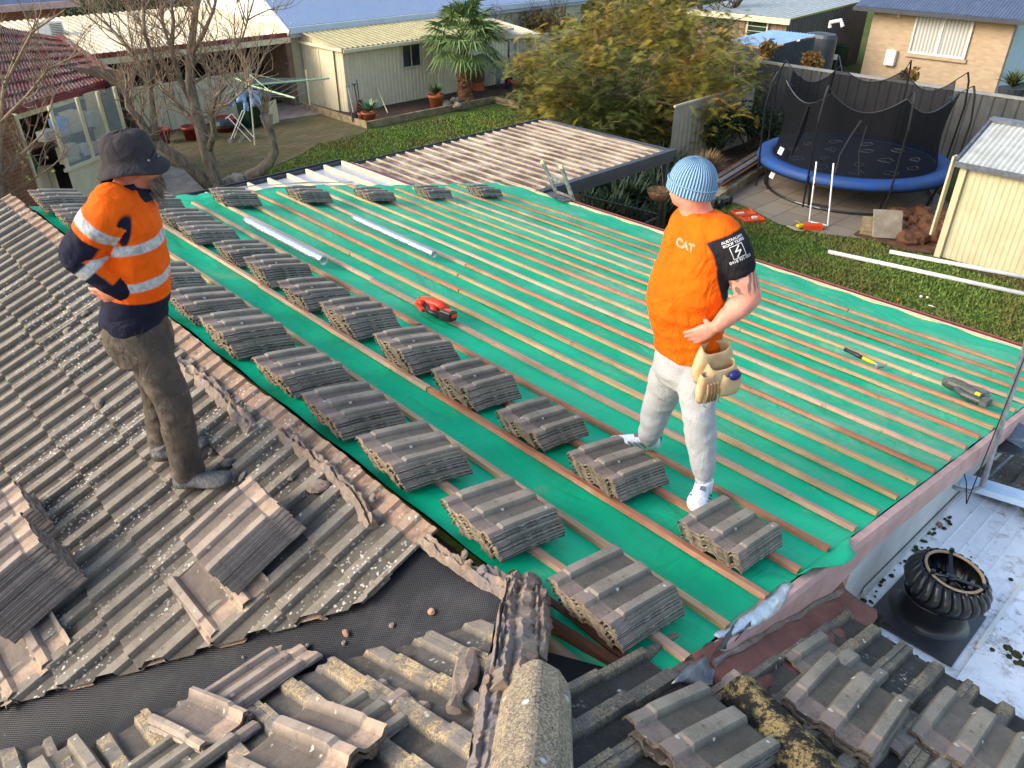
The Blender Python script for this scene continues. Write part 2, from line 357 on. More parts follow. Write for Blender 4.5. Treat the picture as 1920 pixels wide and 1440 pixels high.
t = NT('clear_glass'); t.col(srgb(200,210,210)); t.put(t.b.inputs['Transmission Weight'], .0); MAT['clearglass'] = t.done(.05, 0, .6, alpha=.22)
MAT['bark'] = simple('grey_bark', srgb(150,132,112), srgb(92,80,68), 10, .95, bump=.9, bscale=30, bdist=.02, stretch=(1,1,.35))
MAT['bark_dark'] = simple('dark_bark', srgb(98,80,64), srgb(56,44,36), 8, .95, bump=.9, bscale=20, bdist=.03)
MAT['twig'] = simple('pale_twig', srgb(160,138,116), srgb(118,98,80), 12, .9, bump=.2)
def leafm(name, c1, c2, c3=None, tl=.25):
    t = NT(name); r = t.irand(); k = t.mix(r, c1, c2)
    if c3: k = t.mix(t.ramp(t.noise(1.1,3,.6,vec=t.pos()), .45, .6), k, c3)
    k = t.mix(t.math('MULTIPLY', t.ramp(t.noise(5,3,.6,vec=t.pos()), .4, .7), .35), k, tuple(x*.5 for x in c1[:3])+(1,)); t.col(k)
    t.put(t.b.inputs['Subsurface Weight'], 0); return t.done(.6, 0, .25)
MAT['ferny'] = leafm('yellow_green_fronds', srgb(138,130,48), srgb(104,110,40), srgb(150,122,46))
MAT['ferny_green'] = leafm('olive_green_fronds', srgb(92,98,40), srgb(66,76,32))
MAT['darkleaf'] = leafm('dark_green_leaves', srgb(52,68,40), srgb(34,48,28))
MAT['palm'] = leafm('palm_fronds', srgb(118,136,80), srgb(84,110,60))
MAT['agave'] = leafm('agave_leaves', srgb(120,150,116), srgb(84,118,86))
MAT['yucca'] = leafm('yucca_leaves', srgb(92,120,62), srgb(66,92,48))
MAT['drygrass'] = leafm('dry_grass', srgb(160,132,92), srgb(128,104,72))
MAT['redleaf'] = leafm('red_tipped_leaves', srgb(150,96,52), srgb(112,110,50))
MAT['terracotta'] = simple('terracotta', srgb(176,98,62), srgb(150,82,54), 8, .8, bump=.2)
MAT['redpot'] = simple('red_glazed_pot', srgb(132,40,30), srgb(104,32,26), 8, .4, bump=.05)
MAT['trampblue'] = simple('blue_pvc_pad', srgb(30,72,142), srgb(46,70,112), 4, .6, bump=.3, bscale=12, bdist=.02)
MAT['trampgrey'] = simple('dark_blue_mat', srgb(38,46,66), srgb(30,38,56), 5, .7, bump=.05)
MAT['matwhite'] = simple('mat_print', srgb(150,156,160), srgb(130,136,140), 5, .7, bump=0)
t = NT('black_safety_net'); v = t.obj(); t.col((.008,.009,.012,1)); MAT['net'] = t.done(.9, 0, .1, alpha=.78)
MAT['orange'] = simple('orange_plastic', srgb(235,84,30), srgb(214,70,26), 8, .4, bump=.02)
MAT['redtool'] = simple('red_orange_tool', srgb(226,72,32), srgb(196,58,28), 12, .4, bump=.02)
MAT['yellow'] = simple('yellow_plastic', srgb(236,206,30), srgb(220,190,24), 8, .4, bump=.02)
MAT['greytool'] = simple('grey_tool_body', srgb(96,98,92), srgb(72,72,68), 20, .45, .1, bump=.1)
MAT['greenbin'] = simple('dark_green_bin', srgb(18,52,34), srgb(14,42,28), 5, .45, bump=.02)
MAT['bluecloth'] = simple('pale_blue_cloth', srgb(150,180,222), srgb(120,150,200), 8, .9, bump=.1)
MAT['greencl'] = simple('pale_green_paint', srgb(176,208,160), srgb(160,194,146), 6, .5, bump=.02)
MAT['greybarrow'] = simple('grey_barrow_tray', srgb(140,146,152), srgb(118,124,130), 6, .5, bump=.05)
MAT['rust'] = simple('rusty_drum', srgb(110,84,62), srgb(80,60,46), 8, .8, bump=.3)
MAT['card'] = simple('cardboard_box', srgb(206,186,150), srgb(186,164,128), 6, .8, bump=.02)
MAT['teal'] = simple('teal_plastic', srgb(20,130,120), srgb(16,110,104), 6, .5, bump=.02)
MAT['magenta'] = simple('magenta_plastic', srgb(160,30,80), srgb(130,24,66), 6, .5, bump=.02)
MAT['coir'] = simple('coir_liner', srgb(170,126,84), srgb(110,78,50), 18, 1, bump=1, bscale=50, bdist=.01)
MAT['rock'] = simple('field_rock', srgb(160,148,132), srgb(120,110,98), 6, .9, bump=.6, bscale=20, bdist=.02)
# ================================================================= the house underfoot
XR, ZR, YJ, XQ = 1.43, 3.944, 1.55, 1.56
TG, TM, TP, TQ = .23, .42, .50, .44
plG = (ZR + TG*XR, -TG, 0); plL = (ZR - TM*XR, TM, 0); plP = (ZR + TP*YJ, 0, -TP); plQ = (ZR + TQ*XQ, -TQ, 0)
def zpl(pl, x, y): return pl[0] + pl[1]*x + pl[2]*y
def zG(x): return ZR - TG*(x - XR)
house = empty('house', (0,0,0), 0, 'house being re-roofed with stripped green foil slope and old tiled slopes around', 'house')
def hp(o, label=None): o.parent = house; tag(o, label); return o

# profile over one tile width (0..1) -> height
HR = .027
RIBV = [1,1,0,0,1,1,0,0,1,1]
PROF = [(0,HR),(.09,HR),(.135,0),(.375,0),(.42,HR),(.585,HR),(.63,0),(.875,0),(.915,HR+.004),(1.0,HR+.004)]
def tile_piece(V, F, HD, RB, org, aw, al, an, width, length, lift, seed, exposed=.29):
    """laid tile: aw across, al up the slope, an normal; nose at length 0 lifted, head sits low"""
    rr = random.Random(seed)
    secs = [(0, 0), (.004, .0), (exposed*.55, 0), (exposed-.005, 0), (exposed+.012, 1), (length, 1)]
    base = len(V); n = len(PROF)
    jz = rr.uniform(-.003, .004); tw = rr.uniform(-.004, .004); js = rr.uniform(-.007, .007)
    for k, (b, hd) in enumerate(secs):
        for a, h in PROF:
            hh = h + lift*(1 - b/length) + jz + tw*(a-.5)
            if k == 0: hh -= .0045
            if hd: hh -= h*.35
            hh += rr.uniform(-.0008, .0008)
            p = org + aw*(a*width) + al*(b + js) + an*hh
            V.append(tuple(p)); HD.append(hd); RB.append(1.0 if h > .01 else 0.0)
    for k in range(len(secs)-1):
        for i in range(n-1):
            q = base + k*n + i
            F.append((q, q+1, q+n+1, q+n))
    # nose underside strip + side lips
    b2 = len(V)
    for i, (a, h) in enumerate(PROF):
        p = Vector(V[base+i]) - an*.017; V.append(tuple(p)); HD.append(0); RB.append(.5)
    for i in range(n-1): F.append((base+i, b2+i, b2+i+1, base+i+1))
    b3 = len(V)
    for k in range(len(secs)):
        p = Vector(V[base + k*n + n-1]) - an*.017; V.append(tuple(p)); HD.append(0); RB.append(.5)
    for k in range(len(secs)-1): F.append((base+k*n+n-1, b3+k, b3+k+1, base+(k+1)*n+n-1))
    b4 = len(V)
    for k in range(len(secs)):
        p = Vector(V[base + k*n]) - an*.017; V.append(tuple(p)); HD.append(0); RB.append(.5)
    for k in range(len(secs)-1): F.append((base+(k+1)*n, b4+k+1, b4+k, base+k*n))
def laid_roof(name, mat, frame, noses, cols, width, skip, cuts, length=.40, lift=.024, seed=0, exposed=.29, full_head=False):
    org, aw, al, an = frame
    V = []; F = []; HD = []; RB = []
    for ri, b in enumerate(noses):
        for ci in cols:
            if skip(ri, ci): continue
            L = length
            tile_piece(V, F, HD, RB, org + aw*(ci*width) + al*b, aw, al, an, width*.995, L, lift, seed + ri*100 + ci, exposed)
    me = bpy.data.meshes.new(name); me.from_pydata(V, [], F)
    a = me.attributes.new('head', 'FLOAT', 'POINT'); a.data.foreach_set('value', [float(h) if full_head else 0.0 for h in HD])
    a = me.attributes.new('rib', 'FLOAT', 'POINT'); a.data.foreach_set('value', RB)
    me.materials.append(mat)
    bm = bmesh.new(); bm.from_mesh(me)
    for co, no in cuts:
        g = bm.verts[:] + bm.edges[:] + bm.faces[:]
        bmesh.ops.bisect_plane(bm, geom=g, plane_co=co, plane_no=no, clear_outer=True)
    bm.to_mesh(me); bm.free()
    o = bpy.data.objects.new(name, me); col.objects.link(o); return hp(o)
sl = math.sqrt(1 + TM*TM)
# --- L slope: noses at X = 1.14 - .265k ; width along Y
LW = .292
fL = (Vector((XR, 1.46, ZR)), Vector((0,1,0)), Vector((1,0,TM)).normalized(), Vector((-TM,0,1)).normalized())
noseL = [-(XR-(1.145-.2655*k))*sl for k in range(16)]
s2 = math.sqrt(.5)
vall = Vector((-TP, TM, 0)).normalized(); voff = Vector((TM, TP, 0)).normalized()
slP = math.sqrt(1+TP*TP); slQ = math.sqrt(1+TQ*TQ); hipn = Vector((TQ,-TP,0)).normalized(); hipd = Vector((-TP,-TQ,0)).normalized()          # valley direction, and away from it on the L side
lowL = {0: 2, 1: 2, 2: 3, 3: 4, 4: 4}
def skipL(r, c):
    if r == 0 and c < 2: return True
    if r == 1 and c < 2: return True
    if r == 2 and c < 2: return True
    if (r, c) in ((9,9),): return True
    return False
cutL = [(Vector((XR, YJ, ZR)) + voff*.165, -voff), (Vector((1.545, 0, 0)), Vector((1,0,0))), (Vector((0, 8.32, 0)), Vector((0,1,0)))]
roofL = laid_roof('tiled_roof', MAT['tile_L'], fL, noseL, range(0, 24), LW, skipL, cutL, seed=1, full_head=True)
tag(roofL, 'old lichen spotted concrete tiles sloping down behind the hat wearer')
# --- P slope: ribs along Y
fP = (Vector((XR, YJ, ZR)), Vector((-1,0,0)), Vector((0,-1,TP)).normalized(), Vector((0,TP,1)).normalized())
noseP = [-(1.885 + .245*k - YJ)*slP for k in range(-9, 14)]
cutP = [(Vector((XR, YJ, ZR)) - voff*.09, voff), (Vector((XQ, YJ, ZR)) - hipn*.10, hipn)]
def skipP(r, c): return (r, c) in ((12, 3), (12, 4), (13, 4))
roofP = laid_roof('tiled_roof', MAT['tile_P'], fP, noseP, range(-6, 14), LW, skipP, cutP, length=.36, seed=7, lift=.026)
tag(roofP, 'golden lichened tiles between black valley and hip at the lower left')
# --- Q slope: ribs along X
fQ = (Vector((XQ, 1.06, ZR)), Vector((0,-1,0)), Vector((-1,0,TQ)).normalized(), Vector((TQ,0,1)).normalized())
noseQ = [-(2.99 - .265*k - XQ)*slQ for k in range(0, 14)]
cutQ = [(Vector((XQ, YJ, ZR)) + hipn*.09, -hipn)]
def skipQ(r, c):
    if c == 0 and r <= 3: return True
    return False
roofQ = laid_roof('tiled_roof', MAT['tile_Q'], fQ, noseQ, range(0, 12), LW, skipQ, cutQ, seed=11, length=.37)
tag(roofQ, 'dark mouldy tiles right of the hip beside the pink gable board')
# sarking under tiles (dark decking so nothing shows through)
def slab(name, pts, mat, th=.012, parent=house):
    m = MB(); n = len(pts)
    m.add([p for p in pts] + [Vector(p) - Vector((0,0,th)) for p in pts], [tuple(range(n)), tuple(range(2*n-1, n-1, -1))] + [(i, n+i, n+(i+1) % n, (i+1) % n) for i in range(n)])
    return m.build(name, mat, parent)
def onpl(pl, x, y, d=0): return Vector((x, y, zpl(pl, x, y) + d))
v0 = (XR, YJ)
slab('roof_deck', [onpl(plL,XR+.08,YJ+.05,-.03), onpl(plL,XR+.08,8.25,-.03), onpl(plL,-3.2,8.25,-.03), onpl(plL,-3.2,YJ+4.63*TM/TP,-.03)], MAT['black'])
slab('roof_deck', [onpl(plP,XR-.02,YJ,-.03), onpl(plP,-3.2,YJ+4.63*TM/TP,-.03), onpl(plP,-3.2,YJ-4.76*TQ/TP,-.03), onpl(plP,XQ-.02,YJ,-.03)], MAT['black'])
slab('roof_deck', [onpl(plQ,1.36,1.30,-.035), onpl(plQ,XQ-4,YJ-4*TQ/TP,-.035), onpl(plQ,2.96,YJ-4*TQ/TP,-.035), onpl(plQ,2.96,.86,-.035), onpl(plQ,1.75,.86,-.035), onpl(plQ,1.62,1.0,-.035)], MAT['black'])
# --- black valley lining: draped sheet over both slopes near the valley
m = MB(); NV, NU = 90, 26; rows = []
for i in range(NV+1):
    s = -.10 + 4.6*i/NV
    for j in range(NU+1):
        u_ = -.62 + 1.5*j/NU                      # across valley, + to L side
        x = XR + vall.x*s*1.3 + u_*voff.x; y = YJ + vall.y*s*1.3 + u_*voff.y
        zz = max(zpl(plL, x, y) if x < XR+.2 else -9, zpl(plP, x, y))
        if x > XR: zz = min(zz, ZR - .0)
        if y < YJ: zz = min(zz, ZR)
        zz = max(zpl(plL, x, y), zpl(plP, x, y)) if (x <= XR and y >= YJ) else min(ZR, zz)
        f = .020*(mnoise.noise(Vector((x*3.1, y*3.1, 0)))) + .012*math.exp(-(u_/.10)**2)
        rows.append((x, y, zz + .002 + f*.6 - .012))
fs = [(i*(NU+1)+j, i*(NU+1)+j+1, (i+1)*(NU+1)+j+1, (i+1)*(NU+1)+j) for i in range(NV) for j in range(NU)]
m.add(rows, fs); vl = m.build('valley_lining', MAT['mesh'], house, smooth=True); tag(vl, 'black mesh lining laid along the valley')
bm = bmesh.new(); bm.from_mesh(vl.data)
bmesh.ops.bisect_plane(bm, geom=bm.verts[:]+bm.edges[:]+bm.faces[:], plane_co=(XR+.06,0,0), plane_no=(1,0,0), clear_outer=True)
bmesh.ops.bisect_plane(bm, geom=bm.verts[:]+bm.edges[:]+bm.faces[:], plane_co=Vector((XQ,YJ,0))-hipn*.06, plane_no=hipn, clear_outer=True)
bm.to_mesh(vl.data); bm.free()

# --- green underlay
def yend(x):
    pts = [(1.5,8.15),(2.6,8.35),(3.9,8.80),(4.9,9.15),(6.9,9.32),(9.1,9.58)]
    for (a, ya), (b, yb) in zip(pts, pts[1:]):
        if x <= b: return ya + (yb-ya)*(x-a)/(b-a)
    return 9.6
BX = [1.80,2.11,2.43,2.75,3.07,3.385,3.68,3.99,4.30,4.62,4.94,5.26,5.59,5.92,6.24,6.57,6.91,7.28,7.66,8.04]
def sag(x, y):
    s = 0
    ra = ((y - .95) % .62)/.62
    near = min(abs(x-b) for b in BX)
    bay = (.5 - .5*math.cos(2*PI*ra))
    s -= .016*bay*min(1, near/.12)
    s += .010*mnoise.noise(Vector((x*2.2, y*1.3, 3))) * min(1, near/.08)
    s += .007*mnoise.noise(Vector((x*7, y*2.5, 8))) * min(1, near/.06)
    return s
m = MB(); NX, NY = 190, 150; pts = []
for i in range(NX+1):
    x = 1.585 + (8.935-1.585)*i/NX
    for j in range(NY+1):
        f = j/NY; ylo = .94 + .012*mnoise.noise(Vector((x*3,0,0))); yhi = yend(x) + .10*mnoise.noise(Vector((x*2.5,4,0)))
        y = ylo + (yhi-ylo)*f; z = zG(x) + .008 + sag(x, y)
        if f > .975: z += .03*abs(mnoise.noise(Vector((x*3, 9, 0)))) - .02
        if i < 3: z -= .004*(3-i)
        z += .007*max(0, 1 - ((x-1.58) % 1.22)/.9)
        pts.append((x, y, z))
m.add(pts, [(i*(NY+1)+j, (i+1)*(NY+1)+j, (i+1)*(NY+1)+j+1, i*(NY+1)+j+1) for i in range(NX) for j in range(NY)])
und = m.build('roof_underlay', MAT['underlay'], house, smooth=True)
# loose flap at gable end and corner tongue
def flap(name, grid, mat, smooth=True, parent=house):
    m = MB(); n = len(grid); k = len(grid[0]); m.add([p for r in grid for p in r], [(i*k+j, i*k+j+1, (i+1)*k+j+1, (i+1)*k+j) for i in range(n-1) for j in range(k-1)])
    o = m.build(name, mat, parent, smooth=smooth); sd = o.modifiers.new('s', 'SOLIDIFY'); sd.thickness = .002; return o
g = []
for i in range(9):
    x = 2.72 + .55*i/8; e = math.sin(PI*i/8)**2
    g.append([(x + .03*j*e, .95 - .034*j*(.25+.9*e), zG(x) + .012 + .012*math.sin(i*1.7)*(j/3) - .010*j*e + .01*j) for j in range(4)])
flap('underlay_flap', g, MAT['underlay'])
g = []
for i in range(12):
    x = 2.02 + .62*i/11; e = math.sin(PI*min(1, i/11))
    g.append([(x, .955 - .028*j*(.35+.7*e), zG(x) + .016 + .02*math.sin(j*1.1)*e + .006*math.sin(i*2.1+j)) for j in range(4)])
flap('foil_edge', g, MAT['foil'])
g = []
for i in range(8):
    x = 3.9 + 1.9*i/7
    g.append([(x, yend(x) + .03 + .05*j + .04*mnoise.noise(Vector((x*5,j,0))), zG(x) + .03 - .02*j + .03*mnoise.noise(Vector((x*4,j*.5,2)))) for j in range(4)])
flap('foil_edge', g, MAT['foil'])
# green lip hanging at the ridge end by the grey sheet
g = []
for i in range(6):
    y = .86 + .62*i/5
    g.append([(1.60 - .035*j, y - .02*j*(1-i/5), zG(1.6) + .01 - .014*j*j*.5 + .006*math.sin(i*2)) for j in range(4)])
flap('underlay_flap', g, MAT['underlay'])
# deck below the underlay so it is not floating
slab('roof_deck', [Vector((1.62,.93,zG(1.62)-.05)), Vector((8.95,.93,zG(8.95)-.05)), Vector((8.95,9.45,zG(8.95)-.05)), Vector((3.9,8.6,zG(3.9)-.05)), Vector((1.62,8.05,zG(1.62)-.05))], MAT['black'], .02)
# --- battens, each its own part
for bi, bxx in enumerate(BX):
    rr = random.Random(bi+30)
    y0 = .942 + rr.uniform(-.004, .01); y1 = yend(bxx) - rr.uniform(.12, .6)
    if bi >= 15: y0 = .945
    if bi == 0: y0 = .93
    cutsY = [y0, y1]
    if bi not in (1,): cutsY.insert(1, rr.uniform(2.6, 6.2))
    if bi in (0,2,4,9): cutsY = [cutsY[0], rr.uniform(2.2,3.4), rr.uniform(4.8,6.0), y1]
    for si, (ya, yb) in enumerate(zip(cutsY, cutsY[1:])):
        m = MB(); n = 14; ph = rr.uniform(0, 6); wob = rr.uniform(-.008, .008); w_, h_ = .044, .026
        rings = []
        for k in range(n+1):
            y = ya + .004 + (yb - ya - .008)*k/n
            xx = bxx + .006*math.sin(y*1.1+ph) + wob*(k/n-.5) + .002*rr.uniform(-1,1); zz = zG(xx) + .012 + .002*math.sin(y*2+ph)
            ax = Vector((1,0,-TG)).normalized(); an = Vector((TG,0,1)).normalized(); c = Vector((xx, y, zz)); roll = .05*math.sin(ph+y*.7)
            ax, an = ax*math.cos(roll) + an*math.sin(roll), an*math.cos(roll) - ax*math.sin(roll)
            e = .003
            rings.append([c - ax*w_/2, c + ax*w_/2, c + ax*w_/2 + an*(h_-e), c + ax*(w_/2-e) + an*h_, c - ax*(w_/2-e) + an*h_, c - ax*w_/2 + an*(h_-e)])
        m.loft(rings)
        kind_ = 'hard' if bi in (3,4,7,8,9,12,17,18,19) else 'pinkish' if bi in (2,10,16) else 'pine'
        if rr.random() < .2: kind_ = rr.choice(('hard','pine','pinkish'))
        m.build('batten', MAT[kind_], house)
# --- eave: cream tilting fillet, red gutter lip, fascia; ridge board pieces
m = MB(); a = 9.0
m.add([(8.93,.9,zG(8.93)+.022),(8.946,.9,zG(8.99)+.028),(8.946,9.6,zG(8.99)+.028),(8.93,9.6,zG(8.93)+.022)], [(0,1,2,3)])
for ya, yb in ((.9,2.3),(2.305,5.0),(5.005,6.9),(6.905,9.6)): m.bx(8.945, 8.992, ya, yb, zG(9)-.09, zG(9)+.03)
m.build('fascia_board', MAT['creampaint'], house)
m = MB(); m.bx(9.0, 9.085, .85, 9.62, zG(9)-.12, zG(9)-.112); m.bx(9.08, 9.088, .85, 9.62, zG(9)-.112, zG(9)+.012); m.bx(9.0, 9.006, .85, 9.62, zG(9)-.112, zG(9)-.02); m.tube([(9.084,.85,zG(9)+.014),(9.084,9.62,zG(9)+.014)], .009, 6)
m.build('gutter', MAT['maroon'], house)
# --- walls
m = MB(); m.add([(1.7,.955,0),(8.6,.955,0),(8.6,.955,zG(8.6)-.07),(1.7,.955,zG(1.7)-.07),(1.7,1.15,0),(8.6,1.15,0),(8.6,1.15,zG(8.6)-.07),(1.7,1.15,zG(1.7)-.07)],
    [(0,1,2,3),(7,6,5,4),(0,3,7,4),(1,5,6,2),(3,2,6,7),(0,4,5,1)]); wl = m.build('wall', MAT['wallwhite'], house); tag(wl, 'white painted gable wall above the white metal roof')
m = MB(); m.bx(8.4, 8.6, 1.15, 9.3, 0, 2.14); m.bx(-2.8, 8.4, 8.0, 8.2, 0, 2.0); m.build('wall', MAT['brick_tan_y'], house)
# barge board
m = MB(); xs = [1.86 + 7.15*i/30 for i in range(31)]; ring = []
for i, x in enumerate(xs):
    top = zG(x) - .004 + .006*mnoise.noise(Vector((x*4,1,1))); bot = zG(x) - (.235 if x < 3.1 else .235 - .105*min(1,(x-3.1)/.5)) + .010*mnoise.noise(Vector((x*5,2,2)))
    bot = max(bot, zpl(plQ, x, .9)+.0) if x < 3.0 else bot
    ring.append([(x,.934,bot),(x,.880,bot),(x,.880,top-.02),(x,.892,top+.012),(x,.934,top+.012)])
m.loft(ring); bb = m.build('barge_board', MAT['pink'], house); tag(bb, 'pink cement covered barge board up the gable edge')
m = MB()   # rough ply/pink vertical boards under the barge near the flashing
for i in range(8):
    x = 2.62 + i*.094; m.bx(x, x+.088, .90+.002*(i%2), .93, zpl(plQ, x, .9)-.05, zG(x)-.2)
m.build('wall_boards', simple('pink_boards', srgb(196,146,120), srgb(176,128,104), 8, .8), house)
m = MB(); rr = random.Random(3)    # mortar smear between barge and flashing
def lumpy(m, path, w, h, seed, n=10, jag=.5, mi=0):
    rr = random.Random(seed); rings = []
    for i, p in enumerate(path):
        p = Vector(p); t = (Vector(path[min(i+1,len(path)-1)]) - Vector(path[max(i-1,0)])).normalized()
        sd = t.cross(Vector((0,0,1))).normalized(); up = sd.cross(t)
        ww = w*rr.uniform(1-jag, 1+jag*.7); hh = h*rr.uniform(1-jag, 1+jag*.8); off = sd*rr.uniform(-.25,.25)*w
        ring = []
        for k in range(n):
            a = 2*PI*k/n; r_ = 1 + rr.uniform(-.22,.22)*jag*1.6
            ring.append(p + off + sd*math.cos(a)*ww*r_ + up*(math.sin(a)*hh*r_))
        rings.append(ring)
    m.loft(rings)
lumpy(m, [(1.88+.11*i, .872, zpl(plQ, 1.88+.11*i, .9)+.045) for i in range(13)], .016, .016, 5, 8, .6)
m.build('mortar_fillet', MAT['mortar'], house)
# red lead flashing on Q along the gable
g = []
for i in range(22):
    x = 1.80 + 1.46*i/21; lo = .66 + (.03 if (i//3) % 2 else 0) + .01*math.sin(i)
    r_ = []
    for j in range(6):
        y = .915 + (lo-.915)*j/5; r_.append((x, y, zpl(plQ, x, y) + .045 + .006*math.sin(i*1.3+j) - .006*j + (.05 if j == 0 else 0)))
    g.append(r_)
fl = flap('lead_flashing', g, MAT['redflash']); tag(fl, 'red painted lead flashing strip along the gable foot')
# crumpled grey sheet at the barge foot
rr = random.Random(5)
P0 = [at(1258,1283,pl=(plQ[0]+.09,plQ[1],0)), at(1335,1290,pl=(plQ[0]+.05,plQ[1],0)), at(1338,1262,pl=(plQ[0]+.06,plQ[1],0)), at(1320,1222,pl=(plQ[0]+.10,plQ[1],0))]
g = []
for i in range(7):
    r_ = []
    for j in range(7):
        u_, v_ = i/6, j/6; p = (P0[0]*(1-u_)+P0[3]*u_)*(1-v_) + (P0[1]*(1-u_)+P0[2]*u_)*v_
        r_.append(p + Vector((0,0,.018*math.sin(u_*5+v_*2) + .012*math.sin(v_*7))))
    g.append(r_)
fl = flap('lead_flap', g, MAT['lead'])
g = []
for i in range(14):
    x = 1.88 + .42*i/13
    g.append([(x + .008*math.sin(i*3+j), .935 - .012*j, zG(x) + .002 + .022*math.sin(j*1.6 + i*.9) + .008) for j in range(5)])
flap('lead_flap', g, MAT['dusty_black'])
# --- opening at ridge end
m = MB(); m.beam((1.50,1.62,ZR-.10),(1.60,.93,ZR-.12), .035, .20); m.beam((1.62,1.7,ZR-.06),(1.63,.90,ZR-.065), .03, .06); m.build('rafter', MAT['dark_timber'], house)
pa, pb = at(1018,1198,Z=ZR-.03), at(1135,1290,Z=ZR-.045); m = MB(); m.beam(pa, pb, .035, .04); m.build('rafter', MAT['grey_timber'], house)
slab('void_shade_sheet', [Vector((1.2,.8,3.45)), Vector((1.9,.8,3.3)), Vector((1.9,2.2,3.3)), Vector((1.2,2.2,3.45))], MAT['black'])  # black sheet standing in for the unlit roof space below the opening

# --- mortar along the bare ridge and hip
def rough_blob(m, c, r, seed, flat=.6, n1=7, n2=10, rot=0, stretch=(1,1)):
    rr = random.Random(seed); c = Vector(c); rings = []
    off = Vector((rr.uniform(0,99), rr.uniform(0,99), 0))
    for i in range(n1+1):
        th = PI*i/n1; ring = []
        for k in range(n2):
            ph = 2*PI*k/n2
            d = Vector((math.sin(th)*math.cos(ph), math.sin(th)*math.sin(ph), math.cos(th)))
            q = 1 + .38*mnoise.noise(d*1.6 + off) + .2*mnoise.noise(d*4 + off)
            x, y, z = d.x*r*q*stretch[0], d.y*r*q*stretch[1], d.z*r*q*flat
            ring.append(c + Vector((x*math.cos(rot)-y*math.sin(rot), x*math.sin(rot)+y*math.cos(rot), z)))
        rings.append(ring)
    m.loft(rings, cap=False)
m = MB()
def mortar_run(m, pts, w, h, seed, step=.016):
    """a rough broken strip: irregular fractured cross-sections"""
    rr = random.Random(seed); path = []
    for a, b in zip(pts, pts[1:]):
        a = Vector(a); b = Vector(b); n = max(1, int((b-a).length/step))
        for i in range(n): path.append(a.lerp(b, i/n))
    path.append(Vector(pts[-1])); rings = []
    for i, p in enumerate(path):
        t = (path[min(i+1,len(path)-1)] - path[max(i-1,0)]).normalized(); sd = t.cross(Vector((0,0,1))).normalized()
        nz = lambda q: .7*mnoise.noise(Vector((p.x*10+q*7, p.y*10, seed))) + .45*mnoise.noise(Vector((p.x*30+q*7, p.y*30, seed+5)))
        ring = []
        prof = [(-1,-.2),(-.85,.35),(-.55,.8),(-.2,1.0),(.15,.55),(.4,.95),(.8,.5),(1,-.2)]
        for k, (a, hh) in enumerate(prof):
            ring.append(p + sd*(a*w*(1+.45*nz(k))) + Vector((0,0,hh*h*(1+.9*nz(k+10)) + rr.uniform(-.10,.10)*h)) + sd*rr.uniform(-.08,.08)*w)
        rings.append(ring)
    m.loft(rings)
def zL(x): return zpl(plL, x, 0)
mortar_run(m, [(1.33,4.52,zL(1.33)+.01),(1.36,3.9,zL(1.36)+.01),(1.33,3.35,zL(1.33)+.01)], .045, .05, 1)
mortar_run(m, [(1.40,3.2,zL(1.4)+.005),(1.41,2.75,zL(1.41)+.01),(1.385,2.45,zL(1.385)+.01),(1.34,2.30,zL(1.34)+.01)], .032, .055, 2)
mortar_run(m, [(1.44,2.06,zL(1.44)+.005),(1.45,1.9,ZR-.0),(1.47,1.72,ZR),(1.50,1.56,ZR+.01)], .03, .045, 3)
mortar_run(m, [(1.50,1.72,ZR+.01),(1.52,1.60,ZR+.015),(1.51,1.48,ZR+.01)], .05, .05, 4)
m.build('mortar_bedding', MAT['mortar'], house)
m = MB()
def hipp(s_, off=0, d=0):
    s_ = s_*.93
    return (XQ - s_ + off*hipn.x, YJ - s_*TQ/TP + off*hipn.y, ZR + TQ*s_ + d)
mortar_run(m, [hipp(-.06,-.01,.015), hipp(.15,-.015,.02), hipp(.35,0,.025), hipp(.52,.0,.02)], .075, .055, 6)
mortar_run(m, [hipp(-.03,-.06,.02), hipp(.2,-.07,.02), hipp(.45,-.06,.02)], .022, .055, 7)
mortar_run(m, [hipp(.02,.06,.02), hipp(.2,.075,.012), hipp(.36,.07,.0)], .035, .045, 8)
m.build('mortar_bedding', MAT['mortar'], house)
m = MB(); mortar_run(m, [hipp(.36,-.06,.0), hipp(.7,-.055,.0), hipp(1.1,-.055,.0), hipp(1.6,-.055,.0)], .05, .035, 12); m.build('hip_bedding_edge', MAT['mortar'], house)

# --- ridge caps
def cap_mesh(m, L, w0, w1, h, wall=.016, seed=0):
    prof = [(-1,-.05),(-.93,.28),(-.62,.72),(-.12,.985),(0,1.0),(.12,.985),(.62,.72),(.93,.28),(1,-.05)]
    rings = []
    for i in range(13):
        f = i/12; w = w0 + (w1-w0)*f; x = L*f
        out = [Vector((x, a*w, z*h*(1-.08*f) + .0015*mnoise.noise(Vector((f*20,a*9,seed))))) for a, z in prof]
        inn = [Vector((x, a*(w-wall), z*h*(1-.08*f) - wall)) for a, z in reversed(prof)]
        rings.append(out + inn)
    m.loft(rings)
def cap_at(p0, p1, w0, w1, h, mat, label=None, seed=0):
    p0 = Vector(p0); p1 = Vector(p1); d = p1-p0; L = d.length; m = MB(); cap_mesh(m, L, w0, w1, h, seed=seed)
    o = m.build('ridge_cap', mat, house); dx = d.normalized(); sd = Vector((0,0,1)).cross(dx).normalized(); up = dx.cross(sd)
    o.matrix_local = Matrix.Translation(p0) @ Matrix((dx, sd, up)).transposed().to_4x4(); return tag(o, label)
cap_at(hipp(.48,.075,-.01), hipp(.86,.075,.01), .112, .124, .115, MAT['cap'], 'sunlit yellow crusted cap first on the hip')
cap_at(hipp(.80,.075,.02), hipp(1.24,.075,.03), .112, .124, .115, MAT['cap'], seed=3)
